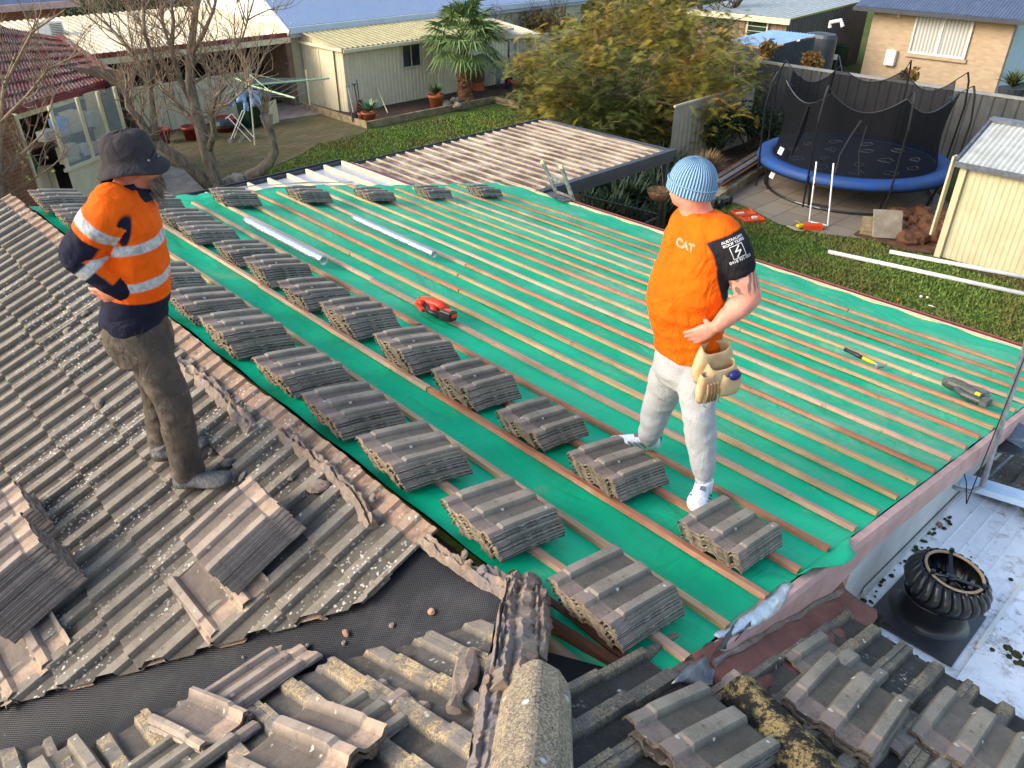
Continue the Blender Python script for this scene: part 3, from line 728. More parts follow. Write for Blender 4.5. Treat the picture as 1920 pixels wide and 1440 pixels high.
cap_at(hipp(1.19,.075,.02), hipp(1.6,.075,.03), .112, .124, .115, MAT['cap'], seed=4)
# mouldy cap lying on Q
pq = at(1385,1300,pl=(plQ[0]+.05,plQ[1],0)); pr = at(1500,1425,pl=(plQ[0]+.08,plQ[1],0))
cap_at(pq, pq + (pr-pq)*1.15, .085, .10, .075, MAT['cap_dark'], 'black mould covered cap below the pink flashing', 5)
cap_at(pq + (pr-pq)*1.08, pq + (pr-pq)*2.3, .085, .10, .08, MAT['cap_dark'], seed=6)
m = MB(); rough_blob(m, pq + Vector((.02,.03,0)), .05, 8, .6); m.build('mortar_bedding', MAT['mortar'], house)

# --- white lower roof with apron, ribs
wr = empty('skillion_roof', (3,0,0), 0, 'low dirty white metal roof with moss at the bottom right below the gable wall', 'roof')
WZ = lambda x, y: 2.635 - .135*(x-3.98)
plW = (2.635+.135*3.98, -.135, 0)
m = MB(); m.add([(2.85,.95,WZ(2.85,0)),(2.85,-3,WZ(2.85,0)),(9,-3,WZ(9,0)),(9,.95,WZ(9,0))], [(0,1,2,3)])
m.add([(2.85,.95,1.6),(2.85,-3,1.6),(9,-3,1.6),(9,.95,1.6)], [(0,3,2,1)])
o = m.build('roof_sheet', MAT['whiteroof']); keep(o, wr)
m = MB()
for k in range(12):
    y = .80 - k*.105
    if k != 5: m.beam((3.75,y,WZ(3.75,y)+.002),(9,y,WZ(9,y)+.002), .008, .006)
o = m.build('roof_rib', MAT['whiteroof']); keep(o, wr); tag(o, kind='stuff')
m = MB(); y = .30; m.beam((4.01,y,WZ(4.01,y)+.012),(9,y,WZ(9,y)+.012), .022, .03); o = m.build('roof_batten_cap', MAT['whitepaint']); keep(o, wr)
m = MB(); m.add([(2.9,.9,WZ(2.9,0)+.035),(2.9,-3,WZ(2.9,0)+.035),(3.62,-3,WZ(3.6,0)+.016),(3.62,.50,WZ(3.6,0)+.016),(3.45,.86,WZ(3.45,0)+.02)], [(0,1,2,3,4)])
m.add([(3.60,.30,WZ(3.6,0)+.024),(3.60,-3,WZ(3.6,0)+.024),(4.0,-3,WZ(4.0,0)+.012),(4.0,.30,WZ(4.0,0)+.012)], [(0,1,2,3)])
o = m.build('apron_flashing', MAT['whiteroof']); keep(o, wr)
m = MB(); rr = random.Random(17)
for i in range(26):
    f = rr.random(); lumpx = 3.62 + rr.uniform(-.02,.02) + (.12 if f<.15 else 0); rough_blob(m, (lumpx, .80-1.0*f, WZ(lumpx,0)+.02), rr.uniform(.006,.016), 100+i, .5)
for i in range(40):
    x = 3.85 + rr.random()*1.5; rough_blob(m, (x, .92 - abs(rr.gauss(0,.03)), WZ(x,0)+.006), rr.uniform(.006,.018), 200+i, .5)
for i in range(14): 
    x = 4.03+rr.random()*.22; rough_blob(m, (x, .24-rr.random()*.35, WZ(x,0)+.006), rr.uniform(.012,.035), 300+i, .3)
for i in range(10): xx_ = 4.1+rr.random()*1.6; rough_blob(m, (xx_, .75-rr.random()*.9, WZ(xx_,0)+.004), rr.uniform(.006,.016), 400+i, .6)
for i in range(12): xx_ = 3.50+rr.random()*.3; rough_blob(m, (xx_, .80+rr.random()*.1-(xx_-3.5)*.2, WZ(xx_,0)+.02), rr.uniform(.015,.03), 450+i, .45)
tag(m.build('moss', MAT['moss']), 'dark moss and dirt along the edges of the white metal roof', 'moss', kind='stuff')
m = MB(); m.beam((3.9,.935,WZ(3.9,0)+.03),(8.8,.935,WZ(8.8,0)+.03),.02,.07); o = m.build('wall_flashing', MAT['wallwhite'], house)
# ================================================================= loose tiles: every tile in a stack is its own thing
MAT['tile_rim'] = simple('pale_tile_rim', srgb(176,170,162), srgb(120,114,108), 30, .85, bump=.3, rnd=.25)
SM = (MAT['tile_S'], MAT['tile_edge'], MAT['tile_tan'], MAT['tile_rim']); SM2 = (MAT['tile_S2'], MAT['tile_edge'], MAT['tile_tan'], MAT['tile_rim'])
def tile_mesh(name, length=.395, width=.325, mats=None, seed=0, upside=False, prof=None):
    rr = random.Random(seed); m = MB(); HD = []; RB = []
    HR = .021; prof = prof or [(0,.0),(.03,HR),(.14,HR),(.185,0),(.385,0),(.43,HR),(.585,HR),(.63,0),(.83,0),(.87,HR),(.97,HR),(1.0,.004)]
    secs = [(0,0,0),(.015,0,.003),(.10,0,.004),(.26,0,.004),(.315,0,.002),(.325,1,-.001),(length-.03,1,-.002),(length,1,-.004)]
    n = len(prof); top = []; bot = []
    chip = [(rr.uniform(-.004,.006)) for _ in prof]
    for b, hd, dz in secs:
        for i, (a, h) in enumerate(prof):
            hh = h*(1 if not hd else .72) + dz + rr.uniform(-.0007,.0007)
            bb = b + (chip[i] if b >= length else 0)
            top.append((bb, a*width, hh)); HD.append(float(hd)); RB.append(1.0 if h > .01 else 0.0)
    for b, hd, dz in secs:
        for i, (a, h) in enumerate(prof):
            bb = b + (chip[i]*.3 if b >= length else 0); hh = h*(1 if not hd else .72) + dz - .0125
            if b < .02 : hh -= .004
            bot.append((bb, a*width, hh)); HD.append(0); RB.append(0)
    und = 0 if mats is SM2 else 1
    v = top + bot; N = len(top)
    fs = []; ms = []
    for k in range(len(secs)-1):
        for i in range(n-1):
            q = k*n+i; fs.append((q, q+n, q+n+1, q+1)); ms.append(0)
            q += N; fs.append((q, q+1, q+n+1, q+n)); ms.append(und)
    EX = []; nb = 2*N
    for side, i, sg in ((0, 0, 1), (1, n-1, -1)):
        for k in range(len(secs)):      # rim lip, then an undercut groove
            t_ = top[k*n+i]; EX.append((t_[0], t_[1], t_[2]-.0065)); EX.append((t_[0], t_[1]+sg*.007, t_[2]-.0075))
    v += EX
    for side in (0, 1):
        i = 0 if side == 0 else n-1; o_ = nb + side*2*len(secs)
        for k in range(len(secs)-1):
            q = k*n+i; l0 = o_+2*k; l1 = o_+2*k+2
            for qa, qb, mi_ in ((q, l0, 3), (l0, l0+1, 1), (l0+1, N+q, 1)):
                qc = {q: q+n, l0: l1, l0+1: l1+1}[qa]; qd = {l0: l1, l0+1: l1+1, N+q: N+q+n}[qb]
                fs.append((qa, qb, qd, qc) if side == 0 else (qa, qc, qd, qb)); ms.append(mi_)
    HD += [0.0]*len(EX); RB += [0.0]*len(EX)
    K = (len(secs)-1)*n
    for i in range(n-1):
        fs.append((i, i+1, N+i+1, N+i)); ms.append(1)
        fs.append((K+i, N+K+i, N+K+i+1, K+i+1)); ms.append(2)
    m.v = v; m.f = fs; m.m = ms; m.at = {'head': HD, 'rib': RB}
    for px in (.18, .5):              # nibs under the head
        for y in (.15, .75): m.bx(length-.022, length-.004, y*width, y*width+.03, -.028, -.014, 2)
        break
    ex = len(m.v) - len(HD); m.at['head'] += [0.0]*ex; m.at['rib'] += [0.0]*ex
    me_o = m.build(name, mats); me = me_o.data; bpy.data.objects.remove(me_o); return me
TMESH = [tile_mesh('concrete_tile', mats=SM, seed=i) for i in range(4)]
TMESH2 = [tile_mesh('concrete_tile', length=.39, width=.30, mats=SM2, seed=20+i) for i in range(3)]
ORD = ['top','second','third','fourth','fifth','sixth','seventh','eighth','ninth','tenth','eleventh','twelfth','thirteenth','fourteenth']
def frame_of(pl):
    nrm = Vector((-pl[1], -pl[2], 1)).normalized(); return nrm
def stack(org, down, across, nrm, n, desc, group, meshes, pitch=.0190, lean=(0,0), seed=0, rot=0, flip=False):
    """org: lower-left corner of the bottom tile; `down` is the way the ribs run away from the head"""
    rr = random.Random(seed)
    for i in range(n):
        b = -down if flip else -down     # local +x runs to the head
        j = Vector((0,0,0)) + down*(rr.uniform(-.007,.007) - lean[0]*i) + across*(rr.uniform(-.005,.005) + lean[1]*i)
        rz = rot + rr.uniform(-.014,.014)
        ax = b*math.cos(rz) + across*math.sin(rz); ay = across*math.cos(rz) - b*math.sin(rz)
        o = bpy.data.objects.new('concrete_tile', meshes[rr.randrange(len(meshes))]); col.objects.link(o)
        az = ax.cross(ay)
        if az.dot(nrm) < 0: ay = -ay; az = -az
        p = org + j + nrm*(.018 + pitch*i)
        o.matrix_world = Matrix.Translation(p) @ Matrix((ax, ay, az)).transposed().to_4x4()
        k = n-1-i
        if k == 0: lab = 'top tile of ' + desc
        elif i == 0: lab = 'bottom tile of ' + desc
        else: lab = ORD[k] + ' tile from the top of ' + desc
        tag(o, lab, 'roof tile', group)
nG = Vector((TG,0,1)).normalized(); dG = Vector((1,0,-TG)).normalized(); aY = Vector((0,1,0))
def gstack(x, y, n, desc, seed, rot=0, L=.395):
    # head faces -X; local x runs to head => org at the +X end
    base = Vector((x, y, zG(x) + .036)) + dG*L
    # local axes: x -> -dG ; y must be such that z is up: (-dG) x ay = n -> ay = -aY ; shift origin to far side
    stack(base + aY*.325, dG, -aY, nG, n, desc, 'tiles stacked on the green roof', TMESH, pitch=.0192, lean=(.012,-.003), seed=seed, rot=rot)
rowA = [(1.08,8),(1.72,9),(2.34,8),(2.91,8),(3.48,8),(4.08,9),(4.68,8),(5.27,7),(5.87,7),(6.47,7),(7.06,7),(7.64,7)]
nameA = ['the ridge row stack nearest the camera','the second ridge row stack from the camera','the third ridge row stack from the camera','the fourth ridge row stack from the camera','the fifth ridge row stack from the camera',
 'the sixth ridge row stack from the camera','the ridge row stack just right of the work trousers','the ridge row stack half hidden by the jacket','the ridge row stack behind the reflective jacket','the ridge row stack left of the navy sleeve','the ridge row stack second from its far end','the ridge row stack at its far end']
for i, (y, n) in enumerate(rowA):
    if i in (8,9): continue
    gstack(1.62+R.uniform(-.02,.02), y, n+R.choice((-1,0,0,1)), nameA[i], 40+i, rot=R.uniform(-.06,.06))
rowB = [(1.09,7),(1.75,7),(2.34,7),(2.89,7),(3.44,8),(4.10,9),(4.69,7),(5.26,7),(5.84,7),(6.47,6),(7.03,6),(7.62,6)]
nameB = ['the lower row stack by the standing shoe','the lower row stack in front of the grey trackpants','the third lower row stack from the camera','the fourth lower row stack from the camera','the fifth lower row stack from the camera',
 'the tallest lower row stack','the lower row stack seventh from the camera','the lower row stack eighth from the camera','the lower row stack ninth from the camera','the lower row stack tenth from the camera','the lower row stack second from its far end','the lower row stack beside the bearded chin']
for i, (y, n) in enumerate(rowB): gstack(2.45+R.uniform(-.02,.02), y, n+R.choice((-1,0,0,1)), nameB[i], 60+i, rot=R.uniform(-.06,.06))
rowC = [(3.34,7.86,6),(4.30,7.99,6),(5.26,8.05,5),(6.32,8.2,5),(7.36,8.3,5)]
nameC = ['the far edge stack nearest the bare tree','the far edge stack by the loose foil','the far edge stack at middle','the far edge stack second from the eave','the far edge stack nearest the eave']
for i, (x, y, n) in enumerate(rowC): gstack(x, y, n, nameC[i], 80+i)
# stacks standing on the L slope (ribs run with the slope, head uphill)
nL = Vector((-TM,0,1)).normalized(); upL = Vector((1,0,TM)).normalized()
def lstack(corner, n, desc, group, seed, rot=0, pitch=.0255, meshes=TMESH2, lean=(0,0), raise_=.03):
    c = Vector(corner); stack(c + nL*raise_, -upL, aY, nL, n, desc, group, meshes, pitch=pitch, lean=lean, seed=seed, rot=rot)
lstack((.80, 2.53, zL(.80)), 7, 'the stack by the boot on the old slope', 'tiles stacked on the old slope', 91, raise_=.07, lean=(0,.004))
lstack((.03, 3.28, zL(.03)), 12, 'the tall leaning stack at the left edge', 'tiles stacked on the old slope', 92, raise_=.07, lean=(0,.003))
lstack((.04, 3.80, zL(.04)), 8, 'the stack behind the tall one at the left edge', 'tiles stacked on the old slope', 93, raise_=.03)
# single tiles turned upside down / crosswise under those stacks
def loose(px, pl, rz, label, mesh=None, dz=.03, flip=False, tilt=0, sc=1, world=None):
    p = world if world is not None else at(px[0], px[1], pl=pl); nrm = frame_of(pl)
    xa = Vector((math.cos(rz), math.sin(rz), 0)); xa = (xa - nrm*xa.dot(nrm)).normalized(); ya = nrm.cross(xa)
    if flip: ya = -ya; nz = -nrm
    else: nz = nrm
    M = Matrix((xa, ya, nz)).transposed().to_4x4()
    o = bpy.data.objects.new('concrete_tile', mesh or TMESH2[0]); col.objects.link(o)
    c = Matrix.Translation(Vector((-.2,-.16,0)))
    o.matrix_world = Matrix.Translation(p + nrm*dz) @ M @ Matrix.Rotation(tilt, 4, 'Y') @ c @ Matrix.Scale(sc, 4)
    return tag(o, label, 'roof tile', 'single tiles lying on the old slopes')
PB = [(0,.01),(.03,.03),(.12,.032),(.17,.004),(.22,0),(.46,0),(.51,.006),(.56,.034),(.66,.034),(.71,.006),(.76,0),(.90,0),(.96,.02),(1,.026)]
for k, (lab, dzz) in enumerate((('lower crosswise tile under the stack by the boot', .02), ('upper crosswise tile under the stack by the boot', .042))):
    loose(None, plL, rad(-94+4*k), lab, tile_mesh('concrete_tile', length=.42, width=.33, mats=SM2, seed=50+k, prof=PB), dzz, world=onpl(plL, .76+.012*k, 2.68+.02*k))
for k, (lab, dzz) in enumerate((('lower crosswise tile under the tall leaning stack', .02), ('upper crosswise tile under the tall leaning stack', .042))):
    loose(None, plL, rad(-94+4*k), lab, tile_mesh('concrete_tile', length=.42, width=.33, mats=SM2, seed=54+k, prof=PB), dzz, world=onpl(plL, .04+.012*k, 3.26+.02*k))
# loose pile on P at the bottom
TBIG = tile_mesh('concrete_tile', length=.42, width=.33, mats=SM2, seed=43, prof=[(0,.01),(.03,.03),(.12,.032),(.17,.004),(.22,0),(.46,0),(.51,.006),(.56,.034),(.66,.034),(.71,.006),(.76,0),(.90,0),(.96,.02),(1,.026)])
THALF = tile_mesh('concrete_tile', length=.42, width=.20, mats=SM2, seed=41, prof=[(0,.02),(.04,.034),(.14,.036),(.24,.008),(.30,0),(.74,0),(.80,.008),(.88,.036),(.96,.034),(1,.02)])
def wl(x, y, rz, lab, mesh, dz, flip=False, tilt=0): return loose(None, plP, rad(rz), lab, mesh, dz, flip=flip, tilt=tilt, world=onpl(plP, x, y))
wl(.44, 2.02, -82, 'narrow channel tile on top of the pair beside the black valley', THALF, .075)
wl(.44, 2.03, -80, 'lower narrow tile of the pair beside the black valley', THALF, .045)
wl(.30, 1.90, 6, 'dark tile lying crosswise left of the narrow pair', TMESH[0], .05)
wl(.66, 2.10, 4, 'tile wedged behind the narrow pair', TMESH2[2], .045)
wl(.52, 1.42, -82, 'big channel tile turned crosswise at the bottom left of centre', TBIG, .10)
wl(.51, 1.43, -79, 'tile beneath the big crosswise one at the bottom', TBIG, .07)
wl(.70, 1.45, 0, 'dark tile with slots beside the big crosswise one', TMESH[2], .03)
wl(-.10, 2.30, -88, 'tile standing proud at the bottom left corner', TMESH[1], .045)
# Q stacks and near broken tiles: heads face -X (towards the hip)
TS_ = .30; nQ = Vector((TS_,0,1)).normalized(); dQ = Vector((1,0,-TS_)).normalized()
def qstack(A, n, desc, seed, rot=0, pitch=.0215):
    # A: near head corner of the top tile
    base = Vector(A) - nQ*(pitch*(n-1)+.018+HR*.7) + dQ*.42
    stack(base + aY*.33, dQ, -aY, nQ, n, desc, 'tiles stacked on the dark slope', TMESH2Q, pitch=pitch, lean=(.002,-.003), seed=seed, rot=rot)
TMESH2Q = [tile_mesh('concrete_tile', length=.42, width=.33, mats=SM, seed=30+i) for i in range(2)]
qstack((1.93,.26,3.90), 8, 'the big stack below the turbine vent', 95, rot=.03)
qstack((2.28,-.10,3.72), 8, 'the stack cut off by the bottom right corner', 96, rot=-.02)
loose((1700,1390), plQ, rad(175), 'tile propping the big stack below the vent', TMESH[1], .03)
loose(None, plQ, rad(176), 'broken faced tile nearest the camera right of the hip', TMESH2Q[0], .09, world=onpl(plQ, 1.43, .66))
loose(None, plQ, rad(180), 'tile under the broken faced one right of the hip', TMESH2Q[1], .055, world=onpl(plQ, 1.44, .64))
loose((1560,1262), plQ, rad(180), 'dark tile laid loose beside the pink flashing', TMESH[3], .03)

# ---- debris: rubble chunks one by one
def chunk(px, pl, size, mat, label, seed, flat=.5, stretch=(1,1), rot=0, dz=.0):
    m = MB(); rough_blob(m, (0,0,0), size, seed, flat, 6, 9, rot, stretch)
    o = m.build('rubble_chunk', mat); p = at(px[0], px[1], pl=pl); n = frame_of(pl)
    q = Vector((0,0,1)).rotation_difference(n); o.rotation_mode = 'QUATERNION'; o.rotation_quaternion = q; o.location = p + n*(size*flat*.7 + dz)
    return tag(o, label, 'rubble', 'pieces of rubble on the old roof')
plLr = (plL[0]+.028, plL[1], 0); plPr = (plP[0]+.028, 0, plP[2])
RB_ = [((126,735),.045,'rubble','flat pinkish shard on the old slope left of the trousers',0),((188,760),.055,'rubble','grey mortar lump left of the trousers halfway down',0),((129,623),.06,'rubble','curved grey tile piece left of the jacket hem',0),
((160,590),.045,'rubble','pale rubble lump just below the resting hand',0),((238,690),.03,'rubble','small pale stone touching the trouser leg',0),((180,690),.022,'rubble','small grey stone on the slope left of the thigh',0),
((84,600),.02,'rubble','thin pale sliver on the slope at far left',0),((300,755),.03,'rubble_pink','orange shard right of the knees',0),((312,625),.04,'rubble','grey lump by the green edge beside the belt line',0),
((147,877),.03,'rubble','dark standing shard above the left edge stacks',0),((428,870),.05,'rubble','broken curved piece right of the trouser cuff',0),((455,895),.035,'rubble','dark wedge against the boot toe',0),
((545,895),.045,'rubble','flaky grey piece right of the boot',0),((600,915),.075,'mortar','large mortar slab with broken top right of the stack',1),((630,980),.03,'rubble','thin grey flake on the old slope above the valley tip',0),
((700,935),.035,'rubble','grey shard by the tan tile heads',0),((700,1095),.03,'rubble','yellowish chip standing on the valley edge tile',0),((722,1082),.04,'rubble','long grey sliver at the valley edge tile',0),
((809,1148),.026,'rubble_pink','round pinkish lump high on the black valley',2),((649,1188),.026,'rubble_pink','larger pinkish lump in the middle of the valley',2),((645,1206),.018,'rubble','smaller lump touching the pinkish one in the valley',2),
((575,1214),.024,'rubble','grey lump left of the pinkish pair in the valley',2),((735,1173),.02,'rubble','flat grey flake between the pinkish lumps',2),((456,1233),.012,'rubble','tiny pale chip in the valley under the stack',2),
((637,1250),.014,'rubble_pink','orange crumb at the tile edge by the valley',2),((872,1040),.03,'mortar','mortar crumb on the ridge bed',0),((905,1070),.035,'mortar','mortar lump near the ridge junction',0),((880,1055),.022,'mortar','small mortar crumb between ridge lumps',0),
((395,850),.025,'rubble','dark chip behind the heel',0),((350,680),.03,'rubble','pale lump beside the mortar strip top',0)]
for i, (px, sz, mt, lab, kind) in enumerate(RB_):
    chunk(px, plPr if kind == 2 and px[1] > 1245 else (plL if kind == 2 else plLr), sz*.62, MAT[mt], lab, 500+i, .45 if kind != 1 else .5, (1.3, .8) if i % 2 else (1,1), i*.9)
chunk((1340,1425), plQ, .03, MAT['rubble'], 'pale chunk beside the broken tile at the bottom', 560, .6, dz=.05)
chunk((1755,965), plW, .03, MAT['rubble_pink'], 'cream stone by the foot of the white wall', 561, .6)
chunk((1760,985), plW, .025, MAT['rubble_pink'], 'second cream stone by the foot of the white wall', 562, .6)
# the two big mortar pieces lying on the P tiles
m = MB(); P1 = at(885,1235,pl=plPr); P2 = at(868,1290,pl=plPr); P3 = at(850,1345,pl=plPr); lf = Vector((0,0,.035))
mm = [P1+lf, (P1+P2)/2+lf, P2+lf*1.1, (P2+P3)/2+lf*.8, P3+lf*.9]
rr = random.Random(77); rings = []
for i, (p, w_, h_) in enumerate(zip(mm, (.022,.05,.045,.02,.026), (.03,.045,.035,.025,.03))):
    t_ = (mm[min(i+1,4)]-mm[max(i-1,0)]).normalized(); sd = t_.cross(Vector((0,0,1))).normalized()
    rings.append([p + sd*math.cos(2*PI*k/9)*w_*rr.uniform(.75,1.2) + Vector((0,0,1))*math.sin(2*PI*k/9)*h_*rr.uniform(.6,1.1) for k in range(9)])
m.loft(rings); tag(m.build('mortar_chunk', MAT['mortar']), 'long bone shaped mortar piece lying on the yellow tiles', 'rubble')
# ================================================================= turbine vent
pt = at(1738,1170,pl=plW); TVX, TVY = 4.03, .60; TVZ = WZ(TVX, 0)
tv = empty('turbine_vent', (TVX, TVY, TVZ), 0, 'black spinning roof turbine vent with bronze rim on white metal roof', 'roof vent')
m = MB()
def sq(h, s, o=0): return [Vector((x, y, -.135*x + h)) for x, y in ((-s-o,-s),(s+o,-s),(s+o,s),(-s-o,s))]
m.box((0,0,.012), (.62,.50,.008), Matrix.Rotation(math.atan(.135), 3, 'Y'))
m.build('base_flashing', simple('black_flashing_sheet', (.035,.037,.042,1), (.055,.056,.06,1), 6, .45), tv)
m = MB(); m.lathe([(.235,.012),(.20,.03),(.175,.06),(.168,.10),(.168,.20),(.172,.205),(.172,.215),(.165,.215),(.165,.02)], n=40, cap=False); m.build('throat', MAT['blackmetal'], tv, smooth=True)
tilt = Matrix.Rotation(rad(6), 3, 'X') @ Matrix.Rotation(rad(3), 3, 'Y')
m = MB(); NB = 24
for k in range(NB):       # curved vanes bulging outward
    a0 = 2*PI*k/NB; rows = []
    for j in range(11):
        f = j/10; z = .22 + .19*f; r = .155 + .075*math.sin(PI*(.12+.80*f))
        for q, (da, dr) in enumerate(((0,-.004),(.10,.010),(.22,.004),(.30,-.012))):
            a = a0 + da + .16*math.sin(PI*f); rows.append(tilt @ Vector(((r+dr)*math.cos(a), (r+dr)*math.sin(a), z)))
    m.add(rows, [(j*4+q, j*4+q+1, (j+1)*4+q+1, (j+1)*4+q) for j in range(10) for q in range(3)])
o = m.build('vane_drum', MAT['blackmetal'], tv, smooth=True); sd = o.modifiers.new('s','SOLIDIFY'); sd.thickness = .0015
m = MB(); m.lathe([(.150,.404),(.163,.406),(.166,.414),(.160,.418),(.148,.414),(.150,.404)], n=40, rot=tilt, cap=False); m.build('rim', MAT['bronze'], tv, smooth=True)
m = MB(); m.lathe([(.175,.21),(.182,.214),(.182,.226),(.172,.23)], n=40, rot=tilt, cap=False); m.build('bottom_ring', MAT['blackmetal'], tv, smooth=True)
for k in range(3):
    m = MB(); a = 2*PI*k/3 + .5; e = tilt @ Vector((.158*math.cos(a), .158*math.sin(a), .412)); c = tilt @ Vector((0,0,.36)); m.beam(c, e, .022, .008); m.beam(e, e + (tilt @ Vector((.0,0,.03))), .02, .02); m.build('strut', MAT['blackmetal'], tv)
m = MB(); m.tube([tilt @ Vector((0,0,.22)), tilt @ Vector((0,0,.375))], .012, 10); m.tube([tilt @ Vector((0,0,.35)), tilt @ Vector((0,0,.37))], .03, 12); m.build('spindle', MAT['blackmetal'], tv)
m = MB()
for k in range(22):
    a = 2*PI*k/22; m.lathe([(.0005,0),(.0045,.001),(.003,.004),(.0005,.005)], tilt @ Vector((.163*math.cos(a), .163*math.sin(a), .412)), 6)
tag(m.build('rivet', MAT['steel'], tv), kind=None)

# ================================================================= mast with bent conduit, cable, gutter tray
mast = empty('antenna_mast', at(1842,912,Z=2.75), 0, 'thin galvanised mast with bent foot rising past the right edge', 'mast')
pA = at(1842,912,Z=2.75)
m = MB(); top = at(1935,610,D=(pA.x*FW[0]+pA.y*FW[1])+.02); m.tube([pA, pA.lerp(top,.5), top + (top-pA)*.35], .018, 10); keep(m.build('mast_pole', MAT['steel']), mast)
m = MB(); q = [at(1778,908,Z=2.68), at(1795,916,Z=2.68), at(1820,921,Z=2.68), at(1838,913,Z=2.70), at(1846,892,Z=2.78)]; m.tube(q, .015, 10); keep(m.build('bent_foot', MAT['steel'], smooth=True), mast)
m = MB(); a_ = at(1812,945,Z=2.6); b_ = at(1925,660,D=(a_.x*FW[0]+a_.y*FW[1])); m.tube([a_, a_.lerp(b_,.5)+Vector((0,0,-.03)), b_ + (b_-a_)*.3], .004, 6); m.tube([at(1806,880,Z=2.9), at(1812,905,Z=2.75), a_], .004, 6); keep(m.build('cable', MAT['blackplastic']), mast)
m = MB(); c0 = at(1800,905,Z=2.62); c1 = at(1930,945,Z=2.62)
for (w0, w1, z0, z1) in ((-.07,.07,0,.006),(-.07,-.062,0,.05),(.062,.07,0,.05)):
    d = (c1-c0).normalized(); sd = d.cross(Vector((0,0,1))).normalized()
    m.beam(c0 + sd*(w0+w1)/2 + Vector((0,0,(z0+z1)/2)), c1 + sd*(w0+w1)/2 + (c1-c0)*.6 + Vector((0,0,(z0+z1)/2)), abs(w1-w0), z1-z0)
tag(m.build('gutter_tray', simple('pale_blue_tray', srgb(206,224,240), srgb(190,210,230), 4, .4)), 'pale blue white metal gutter tray at the mast foot', 'gutter')
# neighbouring tiles and lead sheet at the right edge
RE = empty('verge_tiles', at(1900,850,Z=2.5), 0, 'weathered grey tiles of a lower roof beyond the mast', 'roof')
m = MB(); p00 = at(1852,905,Z=2.45); rr = random.Random(9)
for i in range(5):
    for j in range(5):
        c = p00 + Vector((.30*i, -.29*j + .1, -.06*i)); m.box(c, (.31,.12,.03), Matrix.Rotation(rad(rr.uniform(-4,4)),3,'Z') @ Matrix.Rotation(rad(8),3,'Y')); m.box(c + Vector((0,.13,-.02)), (.31,.15,.02), Matrix.Rotation(rad(8),3,'Y'))
keep(m.build('tiled_roof', MAT['tile_L']), RE)
for i, (px, z) in enumerate([((1893,812),2.72),((1906,838),2.66)]):
    g = []
    for a in range(6): g.append([at(px[0],px[1],Z=z) + Vector((-.16+.065*a, -.14+.07*b, .025*math.sin(a*1.3+b*.9+i))) for b in range(5)])
    o = flap('lead_sheet', g, MAT['lead'], parent=None); tag(o, ['upper loose lead sheet crumpled at the right edge','lower loose lead sheet crumpled at the right edge'][i], 'lead sheet')
# ================================================================= foil rolls
def foil_roll(a, b, r, label):
    m = MB(); a = Vector(a); b = Vector(b); L = (b-a).length
    root = empty('foil_roll', a, 0, label, 'foil roll', 'foil rolls on the green roof')
    d = (b-a).normalized(); sd = d.cross(Vector((0,0,1))).normalized(); up = sd.cross(d); rings = []
    for i in range(25):
        p = (b-a)*(i/24); rings.append([p + (sd*math.cos(2*PI*k/20) + up*math.sin(2*PI*k/20))*(r*(1 + .03*mnoise.noise(Vector((i*.4,k*.5,1))) )) for k in range(20)])
    N = 20
    for f in (1.0, .45): rings.append([(b-a) + (sd*math.cos(2*PI*k/20) + up*math.sin(2*PI*k/20))*r*f*.98 for k in range(20)])
    rings.append([(b-a) - d*.12 + (sd*math.cos(2*PI*k/20) + up*math.sin(2*PI*k/20))*r*.42 for k in range(20)])
    m.loft(rings); m.build('foil', MAT['foil'], root, smooth=True)
    m = MB(); rr_ = [(r*.5),(r*.4)]
    ring1 = [[(b-a) + d*(.002 - q*.1) + (sd*math.cos(2*PI*k/20) + up*math.sin(2*PI*k/20))*rr_[0 if q == 0 else 1] for k in range(20)] for q in (0, 1)]
    m.loft(ring1, cap=False); m.build('cardboard_core', MAT['card'], root, smooth=True)
gp = lambda x, y, h=0: at(x, y, pl=(plG[0]+h, -TG, 0))
foil_roll(gp(463,414,.075), gp(607,489,.075), .042, 'longer silver foil roll lying nearer the far left stacks')
foil_roll(gp(663,408,.075), gp(814,477,.075), .036, 'thinner silver foil roll in the middle of the green roof')
# ================================================================= nail gun (red), hammer, coil nailer
def gframe(p, ang):
    """object frame on the green slope; ang in plan from +X"""
    xa = Vector((math.cos(ang), math.sin(ang), 0)); xa = (xa - nG*xa.dot(nG)).normalized(); ya = nG.cross(xa)
    return Matrix.Translation(p) @ Matrix((xa, ya, nG)).transposed().to_4x4()
pa = gp(790,574,.05); pb = gp(862,600,.05); ang = math.atan2(pb.y-pa.y, pb.x-pa.x)
ng = empty('nail_gun'); tag(ng, 'red orange cordless nail gun lying across the battens', 'nail gun'); ng.matrix_world = gframe(pa, ang) @ Matrix.Scale(1.25, 4)
m = MB(); m.tube([(0,.0,.04),(.06,0,.045),(.14,.0,.045),(.20,0,.04)], [.026,.036,.036,.028], 12); m.box((.02,-.03,.03),(.05,.05,.05)); m.tube([(.10,-.02,.03),(.16,-.08,.02)],[.028,.022],10); o=m.build('body', MAT['redtool'], ng, smooth=True)
m = MB(); m.tube([(.06,-.03,.03),(.12,-.085,.02),(.22,-.10,.02)],[.018,.016,.018],10); m.tube([(.17,.0,.04),(.235,-.03,.03)],[.024,.02],10); m.build('handle', MAT['blackplastic'], ng, smooth=True)
m = MB(); m.box((.262,-.075,.035),(.085,.085,.06)); m.build('battery', MAT['blackplastic'], ng, bevel=.008)
m = MB(); m.box((.31,-.075,.045),(.012,.05,.02)); m.box((.262,-.075,.068),(.05,.03,.006)); m.build('battery_label', MAT['orange'], ng)
